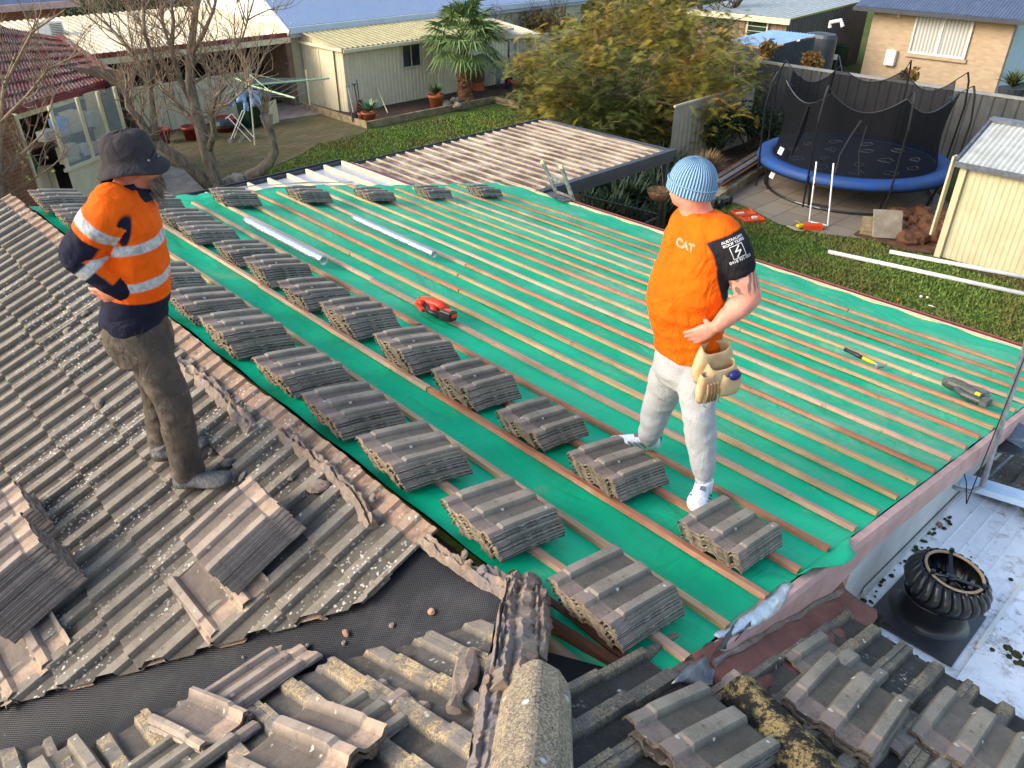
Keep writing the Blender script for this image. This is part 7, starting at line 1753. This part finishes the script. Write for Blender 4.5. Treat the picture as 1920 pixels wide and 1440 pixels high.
# ----------------------------------------------------------------- right hand worker
DR = 3.38
def r_(x, y, D=DR): return at(x, y, D=D)
pr0 = Vector((*(r_(1270,900,3.35)[:2]), 3.6))
PR = empty('person', pr0, 0, 'worker in orange vest top, blue beanie and grey trackpants with hand on hip', 'person')
Fr = (-RTv*.88 - FWv*.48).normalized(); Sr = UP.cross(Fr)          # facing left of frame; Sr = his left, towards the camera
hc = r_(1297,343,3.42); hF = (-RTv*.80 + FWv*.60).normalized()
sh_l, el_l, wr_l = r_(1360,440,3.26), r_(1406,557,3.18), r_(1344,612,3.13)
sh_r, el_r, wr_r = r_(1300,445,3.58), r_(1262,560,3.72), r_(1262,615,3.62)
hipL, knL, anL = r_(1306,685,3.30), r_(1310,775,3.20), r_(1320,893,3.155)
hipR, knR, anR = r_(1266,680,3.47), r_(1232,765,3.56), r_(1214,828,3.60)
m = MB(); F_, S_, U_ = head(m, hc, hF, UP, 1.0)
limb(m, [(hc - UP*.05 - hF*.015, .066), (r_(1304,392,3.42), .071), (r_(1315,425,3.40), .085)])
for (a, b, r1, r2) in ((sh_l, r_(1345,560,3.38), .06,.1),): pass
torsoR = [(432,1318,.10,.17),(470,1308,.125,.185),(510,1297,.14,.19),(550,1290,.155,.19),(590,1288,.155,.185),(630,1290,.14,.18),(665,1292,.13,.175)]
rings = []
for y, x, b, a in torsoR:
    c = r_(x, y); rings.append([c + Fr*math.cos(2*PI*k/24)*b*.9 + Sr*math.sin(2*PI*k/24)*a*.9 for k in range(24)])
m.loft(rings)
limb(m, [(sh_l, .066), (sh_l.lerp(el_l,.35), .068), (sh_l.lerp(el_l,.7), .063), (el_l, .054)]); limb(m, [(el_l, .054), (el_l.lerp(wr_l,.3), .057), (el_l.lerp(wr_l,.65), .046), (wr_l, .032)])
limb(m, [(sh_r, .055), (sh_r.lerp(el_r,.5), .05), (el_r, .042)]); limb(m, [(el_r, .042), (el_r.lerp(wr_r,.35), .043), (wr_r, .027)])
hd_dir = (r_(1296,634,3.17) - wr_l)
hand(m, wr_l, hd_dir, FWv*.9 - UP*.2, UP*.4 + FWv, curl=.22, L=.20, spread=.17, tuck=1)
hand(m, wr_r, r_(1290,640,3.6) - wr_r, -FWv, UP, curl=.3)
for (h, k, a) in ((hipL,knL,anL),(hipR,knR,anR)): limb(m, [(h, .085), (h.lerp(k,.5), .075), (k, .054), (k.lerp(a,.35), .052), (k.lerp(a,.75), .040), (a, .034)])
tsk = skin_mat('sunburnt_skin', srgb(232,164,140), srgb(214,138,116)); arm_ax = (el_l - sh_l)
def tatt(co, n):
    t = (co - sh_l).dot(arm_ax)/arm_ax.length_squared; d = (co - (sh_l + arm_ax*t)).length
    return min(1, max(0, (t-.3)*8))*min(1, max(0, (.95-t)*10)) if d < .085 else 0
t = tsk; w = t.n.new('ShaderNodeTexWave'); w.wave_type = 'BANDS'; w.inputs['Scale'].default_value = 12; w.inputs['Distortion'].default_value = 10; w.inputs['Detail'].default_value = 1.2; w.inputs['Detail Scale'].default_value = 1.0; t.l.new(t.obj(), w.inputs['Vector'])
kk = t.mix(t.math('MULTIPLY', t.math('MULTIPLY', t.ramp(w.outputs['Fac'], .48, .60, (1,1,1,1), (0,0,0,1)), t.attr('tattoo')), .8), t._k, srgb(92,92,92)); t.col(kk); skinR = t.done()
bodyR = remesh(m, 'body', [skinR], PR, .0062, 3, {'tattoo': tatt}); eyes(bodyR, hc, F_, S_, U_); 
for ch in bodyR.children: ch.matrix_parent_inverse = Matrix.Translation(-pr0)
# shirt
vest = cloth_mat('orange_vest_cloth', srgb(255,112,14), srgb(240,92,6), 1.0, 9, (1,1,.7), rough=.8); vest.put(vest.b.inputs['Emission Strength'], 0)
kv = vest._k
vest.col(vest.mix(step_attr(vest, 'black', .004), kv, srgb(38,36,40))); VEST = vest.done()
m = MB(); rings = []
sil = [(397,1322,.070,.10),(408,1325,.090,.165),(425,1322,.108,.20),(450,1316,.130,.208),(480,1308,.145,.208),(515,1298,.160,.205),(550,1288,.176,.205),(575,1286,.180,.200),(600,1289,.172,.198),(625,1290,.155,.194),(645,1290,.148,.19),(656,1290,.146,.188)]
for y, x, b, a in sil:
    c = r_(x, y); ring = []
    for k in range(32):
        th = 2*PI*k/32; ff = math.cos(th); bb = b*(1.0 if ff > 0 else .86); ring.append(c + Fr*ff*bb + Sr*math.sin(th)*a)
    rings.append(ring)
m.loft(rings)
sl_end = sh_l.lerp(el_l, .49)
limb(m, [(sh_l - Sr*.03 + UP*.0, .080), (sh_l.lerp(el_l,.18), .082), (sh_l.lerp(el_l,.4), .080), (sl_end, .078)]); limb(m, [(sh_r, .075), (sh_r.lerp(el_r,.5), .072)])
def blackd(co, n):
    t = (co - sh_l).dot(arm_ax)/arm_ax.length_squared; ax = sh_l + arm_ax*max(-.3,min(1,t)); d = (co-ax).length
    s1 = min((t + .02)*.25, .098 - d + max(0,t)*.02)
    return s1
shirt = remesh(m, 'vest_top', [VEST], PR, .007, 4, {'black': blackd}, folds(6, .010, 3, (1,1,1.9)))
# black tee peeping under the raised hem

txtm = simple('white_print', srgb(225,225,225), srgb(205,205,205), rough=.8, bump=0); pinkm = simple('pink_print', srgb(255,160,128), srgb(250,140,104), rough=.8, bump=0)
vn = (Sr*.25 + Fr*.97).normalized()
cpos = r_(1279,472,3.22); project_text('CAT', cpos, (Fr*.75 + Sr*.66), UP, shirt, 'chest_print', pinkm, .046, PR)
sleeve_c = sh_l.lerp(el_l,.20); sn = (-FWv*.93 + RTv*.05 + UP*.35); slu = -(arm_ax.normalized())
for dy, tx, sz in ((.040,'AUSTRALIAN',.0165),(.024,'ROOF TILERS',.0165),(-.055,'0418 931 053',.0175)):
    project_text(tx, sleeve_c + slu*dy + UP*.0, sn, slu, shirt, 'sleeve_print', txtm, sz, PR)
bmx = MB()
def bar(x0,y0,x1,y1,w_): a = Vector((x0,y0,0)); b = Vector((x1,y1,0)); d = (b-a).normalized(); s_ = Vector((-d.y,d.x,0))*w_/2; bmx.add([a-s_,b-s_,b+s_,a+s_],[(0,1,2,3)])
for q in ((-.028,-.044,.028,-.044),(-.028,.012,.028,.012),(-.028,-.044,-.028,.012),(.028,-.044,.028,.012)): bar(*q, .003)
bar(.012,.008,-.012,-.014,.006); bar(-.014,-.014,.014,-.014,.006); bar(.014,-.014,-.012,-.040,.006)
om = bmx.build('tmp', txtm); me_ = om.data.copy(); bpy.data.objects.remove(om); project_mesh(me_, sleeve_c, sn, slu, shirt, 'sleeve_logo', txtm, PR)
# beanie
bean = NT('blue_rib_knit'); CO = hc + UP*.03; s = bean.sep(bean.obj())
at2 = bean.n.new('ShaderNodeAttribute'); at2.attribute_name = 'ang'
wv = bean.math('SINE', bean.math('MULTIPLY', at2.outputs['Fac'], 46)); wv = bean.math('MULTIPLY_ADD', wv, .5, .5)
fine = bean.noise(300,2,.5)
bean.col(bean.mix(bean.ramp(wv, .2, .8), srgb(92,128,164), srgb(158,194,222))); bean.bump(bean.math('ADD', wv, bean.math('MULTIPLY', fine, .3)), .9, .008); BEAN = bean.done(.95, 0, .1)
m = MB(); bU = (UP*.97 - hF*.16).normalized(); bS = bU.cross(hF).normalized(); bF = bS.cross(bU).normalized(); rings = []; ang = []
for i in range(27):
    f = i/26; z = -.052 + .160*f; 
    q = max(0, (z+.01)/.118); r1 = math.sqrt(max(.0, 1-min(1,q)**2.3)) if z > -.01 else 1.0
    bulge = 1.0 + (.045 if f < .28 else 0); ring = []
    for k in range(96):
        th = 2*PI*k/96; rr2 = 1 + .013*math.sin(46*th)
        ring.append(hc + bU*(z+.012) + bF*(-.004) + bF*math.cos(th)*.108*r1*bulge*rr2 + bS*math.sin(th)*.094*r1*bulge*rr2); ang.append(th)
    rings.append(ring)
m.loft(rings); m.at = {'ang': ang}; bn = m.build('beanie', BEAN, smooth=True); keep(bn, PR)
m = MB(); m.tube([hc + bU*(.012-.005) + bF*math.cos(th)*.116 - bF*.004 + bS*math.sin(th)*.101 for th in [2*PI*k/48 for k in range(48)]], .003, 5, closed=True); o = m.build('fold_seam', BEAN, None); keep(o, PR)
# trackpants
pants = cloth_mat('grey_marle', srgb(196,194,192), srgb(180,178,178), .35, 11, (1,1,.55)); pants.col(pants.mix(pants.ramp(pants.noise(260,3,.7), .4, .6), pants._k, srgb(160,160,162))); PANTS = pants.done()
m = MB(); rings = []
for y, x, b, a in ((640,1290,.135,.175),(665,1290,.150,.185),(690,1288,.155,.190),(712,1286,.13,.185)):
    c = r_(x, y); rings.append([c + Fr*math.cos(2*PI*k/24)*b + Sr*math.sin(2*PI*k/24)*a for k in range(24)])
m.loft(rings)
for (h, k, a, s0) in ((hipL,knL,anL,1),(hipR,knR,anR,1)):
    limb(m, [(h, .108), (h.lerp(k,.35), .104), (h.lerp(k,.7), .090), (k, .080), (k.lerp(a,.3), .077), (k.lerp(a,.65), .066), (k.lerp(a,.86), .056), (k.lerp(a,.95), .048)], 20)
legs = remesh(m, 'trackpants', [PANTS], PR, .008, 4, None, folds(7, .007, 11, (1,1,1.7)))
m = MB(); project_c = r_(1279,719,3.15)
# white sneakers and socks
WH = cloth_mat('white_sneaker', srgb(236,236,240), srgb(206,210,218), .3, 30).done(); SOLE = simple('white_sole', srgb(228,230,236), srgb(196,200,206), 10, .5, bump=.1)
ng_ = nG
fL_h = at(1322,905,pl=(plG[0]+.03,-TG,0)); fL_t = at(1309,948,pl=(plG[0]+.028,-TG,0)); 
d = (fL_t-fL_h).normalized(); fL_h = anL - UP*0 ; fL_h.z = zG(fL_h.x)+.03; fL_h = fL_h - d*.05; fL_t = fL_h + (d*.285); fL_t.z = zG(fL_t.x)+.028
shoe(PR, fL_h, fL_t, ng_, (WH, SOLE, MAT['whitepaint']), hgt=.085, W=.052, high=.115, ankle=anL)
d = (at(1140,843,pl=plG) - at(1222,852,pl=plG)).normalized(); h2 = Vector(anR); h2.z = zG(h2.x)+.03; h2 = h2 - d*.06; t2 = h2 + d*.285; t2.z = zG(t2.x)+.03
shoe(PR, h2, t2, ng_, (WH, SOLE, MAT['whitepaint']), hgt=.085, W=.052, high=.115, ankle=anR)
for hh_, tt_ in ((fL_h, fL_t), (h2, t2)):
    f_ = (tt_-hh_).normalized(); n3 = (nG - f_*nG.dot(f_)).normalized(); s3 = f_.cross(n3); m = MB()
    for sg_ in (-1, 1):
        for q0_, q1_ in ((.30,.44),(.42,.56),(.54,.68)): m.beam(hh_ + f_*(.29*q0_) + s3*sg_*.050 + n3*.040, hh_ + f_*(.29*q1_) + s3*sg_*.047 + n3*.070, .006, .010, up=tuple(s3))
    m.beam(hh_ + f_*.005 + n3*.06, hh_ + f_*.005 + n3*.10, .03, .012, up=tuple(s3)); m.beam(hh_ + f_*.125 + n3*.098, hh_ + f_*.155 + n3*.090, .030, .004)
    keep(m.build('shoe_trim', simple('grey_shoe_trim', srgb(120,124,134), srgb(90,94,104), 8, .6), None), PR)
m = MB()
for a, k in ((anL,knL),(anR,knR)): m.tube([a - UP*.03, a.lerp(k,.10)], [.044,.042], 14)
keep(m.build('socks', simple('white_sock', srgb(220,220,222), srgb(200,200,204), 20, .9), smooth=True), PR)
# tool belt
LE = simple('tan_suede', srgb(214,184,140), srgb(186,152,110), 10, .9, bump=.4, bscale=90, bdist=.002); LE2 = simple('tan_suede_trim', srgb(176,140,98), srgb(150,116,80), 12, .8)
TB = empty('tool_belt', r_(1328,684,3.2), 0, 'tan suede nail bag with pockets hanging at the right worker hip', 'tool belt'); tb0 = Vector(TB.location)
n_ = (-FWv*.9 + RTv*.42).normalized(); xs_ = UP.cross(n_).normalized()      # out from the hip towards the camera; xs_ to picture right
if xs_.dot(RTv) < 0: xs_ = -xs_
def pouch(name, cx, cz, w, h, dep, topcut, mat, d0=0):
    m = MB(); rings = []; c0 = tb0 + xs_*cx + n_*d0
    for i in range(9):
        f = i/8; z = cz - h/2 + h*f; ww = w*(.72 + .28*math.sin(PI*min(1,f*.9+.12))); dd = dep*(.55 + .45*math.sin(PI*min(.9,f*.8+.1)))
        ring = []
        for k in range(20):
            a = 2*PI*k/20; ring.append(c0 + UP*(z + (topcut*(math.sin(a) if math.sin(a) > 0 else 0)*(-1) if f > .8 else 0)*((f-.8)/.2)) + xs_*math.copysign(abs(math.cos(a))**.55, math.cos(a))*ww/2 + n_*(math.copysign(abs(math.sin(a))**.7, math.sin(a))*dd*.36 + dep*.25))
        rings.append(ring)
    m.loft(rings, cap=False); m.f.append(tuple(range(20))[::-1]); m.m.append(0)
    o = m.build(name, mat, None, smooth=True); sd = o.modifiers.new('s','SOLIDIFY'); sd.thickness = .003; keep(o, TB)
    m = MB(); m.tube(rings[-1], .0035, 5, closed=True); e = m.build('binding', LE2, None); e.parent = o; e.matrix_parent_inverse = Matrix.Translation(-tb0)
    return o
pouch('main_pocket', .005, .03, .215, .19, .09, .04, LE)
pouch('front_pocket', .015, -.025, .19, .15, .10, .03, LE, .045)
pouch('small_pocket', .055, -.055, .12, .12, .07, .02, LE, .085)
pouch('side_pocket', -.075, -.055, .09, .15, .06, .01, LE, .075)
m = MB()
for i in range(4): c = tb0 + xs_*(-.10 + .018*i) + n_*.135 + UP*(-.06); m.tube([c + UP*.05, c + n_*.006, c - UP*.05], .0065, 6)
keep(m.build('tool_loops', LE2, smooth=True), TB)
m = MB(); c = tb0 + xs_*.06 + n_*.125; ellip(m, c + UP*(-.005), xs_, n_, UP, .034, .022, .026); keep(m.build('tape_measure', simple('navy_plastic', srgb(34,44,110), srgb(26,34,90), 5, .4, bump=0), smooth=True), TB)
m = MB()
for dx in (-.105,-.02): c = tb0 + xs_*dx + n_*.13; m.tube([c + UP*(-.06), c - UP*.13, c + xs_*.02 - UP*.145], .003, 5)
keep(m.build('hammer_hook', MAT['steel']), TB)
m = MB(); rg = []
for k in range(17): th = PI*.30 + PI*.55*k/16; c = r_(1292,652); rg.append(c + Fr*math.cos(th)*.168 + Sr*math.sin(th)*.205)
for zz in (0,): m.loft([[p - UP*.022 for p in rg], [p + UP*.022 for p in rg]], cap=False, closed_ring=False)
keep(m.build('belt', LE), TB)

# ----------------------------------------------------------------- left hand worker
DL = 3.13
def l_(x, y, D=DL): return at(x, y, D=D)
pl0 = Vector((*(l_(340,880,3.15)[:2]), 3.72))
PLp = empty('person', pl0, 0, 'bearded worker in orange and navy reflective jacket and dark bucket hat, hand on hip', 'person')
Fl = (RTv*.92 + FWv*.38).normalized(); Sl = Fl.cross(UP)            # Sl = his right, towards the camera
hcl = l_(247,308,3.16); hFl = (RTv*.82 + FWv*.57).normalized()
s_n, e_n, w_n = l_(212,388,2.98), l_(146,478,2.94), l_(226,545,2.96)
s_f, e_f, w_f = l_(262,392,3.34), l_(250,480,3.50), l_(262,540,3.36)
hN, kN, aN = l_(258,615,3.06), l_(325,755,3.05), l_(353,888,3.07)
hF2, kF2, aF2 = l_(272,615,3.22), l_(298,745,3.30), l_(312,852,3.34)
m = MB(); F2_, S2_, U2_ = head(m, hcl, hFl, UP, 1.0)
limb(m, [(hcl - UP*.06 - hFl*.015, .056), (l_(240,350,3.15), .060), (l_(237,375,3.14), .078)])
tl = [(385,236,.10,.17),(430,240,.12,.18),(480,250,.125,.175),(530,256,.125,.165),(580,254,.12,.16),(610,254,.12,.16)]
rings = []
for y, x, b, a in tl:
    c = l_(x, y); rings.append([c + Fl*math.cos(2*PI*k/24)*b*.88 + Sl*math.sin(2*PI*k/24)*a*.88 for k in range(24)])
m.loft(rings)
limb(m, [(s_n, .055), (s_n.lerp(e_n,.5), .050), (e_n, .042)]); limb(m, [(e_n, .042), (e_n.lerp(w_n,.35), .042), (w_n, .027)])
limb(m, [(s_f, .055), (s_f.lerp(e_f,.5), .050), (e_f, .042)]); limb(m, [(e_f, .042), (e_f.lerp(w_f,.35), .042), (w_f, .027)])
hand(m, l_(228,545,2.955), l_(196,553,2.97) - l_(228,545,2.955), (FWv*.8 + UP*.2), UP - RTv*.3, curl=.28, L=.195, spread=.26)
hand(m, w_f, l_(290,560,3.3) - w_f, -FWv, UP, curl=.3)
for (h, k, a) in ((hN,kN,aN),(hF2,kF2,aF2)): limb(m, [(h, .085), (h.lerp(k,.5), .075), (k, .052), (k.lerp(a,.35), .050), (a, .034)])
skinL = skin_mat('weathered_skin', srgb(214,140,112), srgb(190,116,92)).done()
bodyL = remesh(m, 'body', [skinL], PLp, .0062, 3); eyes(bodyL, hcl, F2_, S2_, U2_)
for ch in bodyL.children: ch.matrix_parent_inverse = Matrix.Translation(-pl0)
# beard: clump of short strands
m = MB(); rr = random.Random(5)
for k in range(900):
    a = rr.uniform(-1.15,1.15); z = rr.uniform(-.135,-.05); d = (F2_*math.cos(a)*.100 + S2_*math.sin(a)*.074)
    p = hcl + d*(1.0 if z > -.1 else .85) + U2_*z - F2_*.005; q = p + d.normalized()*rr.uniform(.006,.022) - U2_*rr.uniform(.02,.05); t_ = Vector((rr.uniform(-1,1), rr.uniform(-1,1), 0))*.0022
    m.add([p - t_, p + t_, q], [(0,1,2)])
keep(m.build('beard', simple('grey_beard', srgb(150,134,118), srgb(104,92,80), 30, .9)), PLp)
# jacket
jk = cloth_mat('hi_vis_jacket', srgb(255,108,12), srgb(244,90,8), .9, 8, (1,1,.8), stain=srgb(206,84,24)); k = jk._k
k = jk.mix(step_attr(jk, 'navy', .004), k, srgb(28,30,50)); tapek = jk.mix(jk.ramp(jk.noise(40,4,.7), .4, .65), srgb(204,206,208), srgb(160,160,158)); k = jk.mix(step_attr(jk, 'tape', .004), k, tapek); jk.col(k); JK = jk.done(.75)
ax1 = e_n - s_n; ax2 = w_n - e_n
m = MB(); rings = []
sil = [(352,232,.060,.085),(366,230,.085,.14),(382,232,.110,.185),(405,236,.125,.200),(440,243,.135,.198),(480,250,.140,.190),(515,254,.142,.182),(550,255,.142,.178),(580,252,.142,.176),(602,250,.142,.174)]
for y, x, b, a in sil:
    c = l_(x, y); rings.append([c + Fl*math.cos(2*PI*k/32)*b + Sl*math.sin(2*PI*k/32)*a for k in range(32)])
m.loft(rings)
limb(m, [(s_n - Sl*.03, .088), (s_n.lerp(e_n,.3), .085), (s_n.lerp(e_n,.7), .076), (e_n, .072)], 18); limb(m, [(e_n, .072), (e_n.lerp(w_n,.3), .068), (e_n.lerp(w_n,.7), .055), (e_n.lerp(w_n,.93), .044)], 18)
limb(m, [(s_f, .08), (s_f.lerp(e_f,.5), .075), (e_f, .068)]); limb(m, [(e_f, .068), (e_f.lerp(w_f,.9), .045)])
zt = lambda y: l_(250, y, 3.0).z
def arm_t(co):
    t1 = (co-s_n).dot(ax1)/ax1.length_squared; p1_ = s_n + ax1*min(1,max(0,t1)); d1 = (co-p1_).length
    t2 = (co-e_n).dot(ax2)/ax2.length_squared; p2_ = e_n + ax2*min(1,max(0,t2)); d2 = (co-p2_).length
    return t1, d1, t2, d2
def is_arm(co):
    t1, d1, t2, d2 = arm_t(co); on1 = min(.095-d1, (t1-.15)*.2); on2 = (.086 if t2 < .4 else .086 - (t2-.4)*.062) - d2; return max(on1, on2), t1, d1, t2, d2
ob = -ax1.normalized()*0 + (e_n - (s_n+w_n)*.5).normalized()       # outer elbow side
def navy(co, n):
    A_, t1, d1, t2, d2 = is_arm(co)
    if A_ > 0:
        if d1 < d2 + .0: p = s_n + ax1*t1; v = (t1-.60)*.25 + .7*max(0,(co-p).dot(ob))*0 ; v = min(v, (co-p).dot(ob)+.035)
        else: p = e_n + ax2*t2; v = max((t2-.80)*.24, min((co-p).dot(ob)+.018, .03))
        return v
    s_f_ = (co - l_(250,480)).dot(Fl); 
    a = (zt(566) - s_f_*.18) - co.z                       # lower hem panel, cut lower at the front
    c2_ = l_(236,432,2.96); b = .031 - math.sqrt(((co-c2_).dot(RTv)*1.3 - (co.z-c2_.z)*.35)**2 + (co.z-c2_.z)**2*.22)
    return max(a, b if (co-c2_).dot(Sl) > -.10 and co.z > zt(478) else -1)
def tape(co, n):
    A_, t1, d1, t2, d2 = is_arm(co)
    if A_ > 0:
        if d1 < d2: return .024 - abs((t1-.40)*ax1.length)
        return .021 - abs((t2-.30)*ax2.length)
    v = max(.021 - abs(co.z - zt(462)), .021 - abs(co.z - zt(533)) if (co - l_(250,533)).dot(Fl) > -.05 else -1)
    return v
jacket = remesh(m, 'jacket', [JK], PLp, .007, 4, {'navy': navy, 'tape': tape}, folds(8, .008, 5, (1,1,1.5)))
m = MB(); c = l_(233,352,3.15)
rings = [[c + UP*z + Fl*math.cos(2*PI*k/24)*r1*1.0 + Sl*math.sin(2*PI*k/24)*r1*.95 + Fl*(.0) for k in range(24)] for z, r1 in ((-.045,.118),(-.02,.105),(.012,.082),(.030,.078))]
m.loft(rings, cap=False); o = m.build('collar', simple('navy_cloth', srgb(30,32,52), srgb(24,26,42), 10, .85), smooth=True); sd = o.modifiers.new('s','SOLIDIFY'); sd.thickness = .006; keep(o, PLp)
m = MB(); c = l_(252,596); 
# trousers
tr_ = cloth_mat('dusty_work_trousers', srgb(96,86,76), srgb(70,64,58), .8, 9, (1,1,.6), stain=srgb(136,122,108)); kt = tr_.mix(tr_.math('MULTIPLY', tr_.ramp(tr_.noise(26,4,.7), .62, .70), .45), tr_._k, srgb(150,148,146)); tr_.col(kt); TRS = tr_.done()
m = MB(); rings = []
for y, x, b, a in ((590,252,.135,.165),(612,254,.142,.170),(640,262,.145,.170),(662,270,.13,.165)):
    c = l_(x, y); rings.append([c + Fl*math.cos(2*PI*k/24)*b + Sl*math.sin(2*PI*k/24)*a for k in range(24)])
m.loft(rings)
limb(m, [(hN, .098), (hN.lerp(kN,.35), .096), (hN.lerp(kN,.7), .086), (kN, .078), (kN.lerp(aN,.3), .075), (kN.lerp(aN,.65), .072), (kN.lerp(aN,.90), .078), (kN.lerp(aN,.97), .080)], 20)
limb(m, [(hF2, .095), (hF2.lerp(kF2,.4), .09), (kF2, .074), (kF2.lerp(aF2,.5), .076), (kF2.lerp(aF2,.96), .074)], 20)
trz = remesh(m, 'trousers', [TRS], PLp, .008, 4, None, folds(7, .010, 17, (1,1,1.5)))
seam = simple('seam_thread', srgb(52,46,40), srgb(44,40,36), 8, .9)
m = MB(); m.tube([hN + Sl*.098 + UP*.06 - Fl*.01, hN.lerp(kN,.5) + Sl*.090, kN + Sl*.077, kN.lerp(aN,.5) + Sl*.072, kN.lerp(aN,.95) + Sl*.077], .0028, 5); m.tube([hN + Sl*.085 + UP*.10 + Fl*.06, hN + Sl*.100 + UP*.02 + Fl*.02, hN + Sl*.099 - UP*.02 - Fl*.01], .003, 5)
keep(m.build('side_seam', seam), PLp)
BT = cloth_mat('dusty_grey_boot', srgb(104,102,100), srgb(70,72,78), .5, 25, stain=srgb(150,144,134)).done(); BS = simple('worn_boot_sole', srgb(136,128,116), srgb(96,90,82), 14, .9, bump=.4)
bh_ = at(343,917,pl=(plL[0]+.035,TM,0)); bt_ = at(447,905,pl=(plL[0]+.035,TM,0)); dn = (bt_-bh_).normalized(); bt_ = bh_ + dn*.30
nLv = Vector((-TM,0,1)).normalized(); bn_ = (nLv*.6 + UP*.4).normalized()
shoe(PLp, bh_, bt_, bn_, (BT, BS, MAT['blackplastic']), hgt=.085, W=.054, high=.11, ankle=aN)
bh2 = at(303,866,pl=(plL[0]+.035,TM,0)); bt2 = at(390,838,pl=(plL[0]+.035,TM,0)); dn = (bt2-bh2).normalized(); bt2 = bh2 + dn*.29
shoe(PLp, bh2, bt2, bn_, (BT, BS, MAT['blackplastic']), hgt=.085, W=.052, high=.11, ankle=aF2)
# bucket hat
ht = cloth_mat('dark_grey_hat_cloth', srgb(66,60,60), srgb(50,48,52), .5, 14, (1,1,.6), stain=srgb(104,86,76)); HT = ht.done()
hU = (UP*.985 + hFl*.02 + RTv*(-.10)).normalized(); hS = hU.cross(hFl).normalized(); hFf = hS.cross(hU); m = MB(); rings = []
c = hcl + hU*.035
for z, rf, rs in ((.098,.010,.010),(.097,.050,.042),(.090,.078,.068),(.072,.094,.083),(.035,.102,.090),(.0,.106,.095),(-.012,.108,.097),(-.022,.116,.106),(-.045,.134,.126),(-.058,.144,.138),(-.060,.142,.136),(-.040,.124,.115),(-.02,.107,.096)):
    rings.append([c + hU*(z + (.008*math.sin(3*2*PI*k/40+1) + .006*math.sin(2*2*PI*k/40) if z < -.03 else .003*math.sin(5*2*PI*k/40+z*40))) + hFf*math.cos(2*PI*k/40)*rf + hS*math.sin(2*PI*k/40)*rs for k in range(40)])
m.loft(rings, cap=False); m.f.append(tuple(range(40))); m.m.append(0); o = m.build('bucket_hat', HT, smooth=True); keep(o, PLp)
m = MB(); sg = 1 if hS.dot(FWv) < 0 else -1
pts = [c + hU*(.02 - .06*f) + hFf*math.cos(a)*.113 + hS*sg*math.sin(a)*.101*1.02 for f, a in [(i/8, .35 + 1.0*i/8) for i in range(9)]]
m.tube(pts, .004, 6); keep(m.build('chin_cord', MAT['blackplastic']), PLp)
m = MB()
for f, a in ((.35,.55),(.7,1.1)): ellip(m, c + hU*(.0 - .015) + hFf*math.cos(a)*.116 + hS*sg*math.sin(a)*.105, hFf, hS, hU, .005,.005,.005, 5, 8)
keep(m.build('eyelet', MAT['steel'], smooth=True), PLp)
cam = bpy.data.cameras.new('camera'); cam.sensor_fit = 'HORIZONTAL'; cam.sensor_width = 36; cam.lens = 36*FOC/1920; cam.clip_end = 2000; cam.clip_start = .05
co = bpy.data.objects.new('camera', cam); col.objects.link(co); co.location = (0,0,CAMH); co.rotation_euler = (PI/2 - PITCH, 0, -math.atan2(.6915,.7224)); scene.camera = co
w = bpy.data.worlds.new('World'); scene.world = w; w.use_nodes = True
nt = w.node_tree; bg = nt.nodes['Background']; sky = nt.nodes.new('ShaderNodeTexSky'); sky.sky_type = 'NISHITA'; sky.sun_disc = False
SUN_DIR = Vector((-.80, .42, .50)).normalized()     # towards the sun: from the picture's left
el = math.asin(SUN_DIR.z); az = math.atan2(SUN_DIR.x, SUN_DIR.y)
sky.sun_elevation = el; sky.sun_rotation = az; sky.air_density = 1.2; sky.dust_density = 2.5; sky.ozone_density = 1
nt.links.new(sky.outputs[0], bg.inputs[0]); bg.inputs[1].default_value = .15
sl_ = bpy.data.lights.new('sun', 'SUN'); sl_.energy = .95; sl_.angle = rad(26); sl_.color = (1,.96,.90)
so = bpy.data.objects.new('sun', sl_); col.objects.link(so); so.rotation_euler = SUN_DIR.to_track_quat('Z', 'Y').to_euler()
scene.view_settings.view_transform = 'Standard'; scene.view_settings.look = 'None'; scene.view_settings.exposure = 1.27; scene.view_settings.gamma = 1
scene.cycles.max_bounces = 6; scene.cycles.diffuse_bounces = 3; scene.cycles.glossy_bounces = 2; scene.cycles.transparent_max_bounces = 12
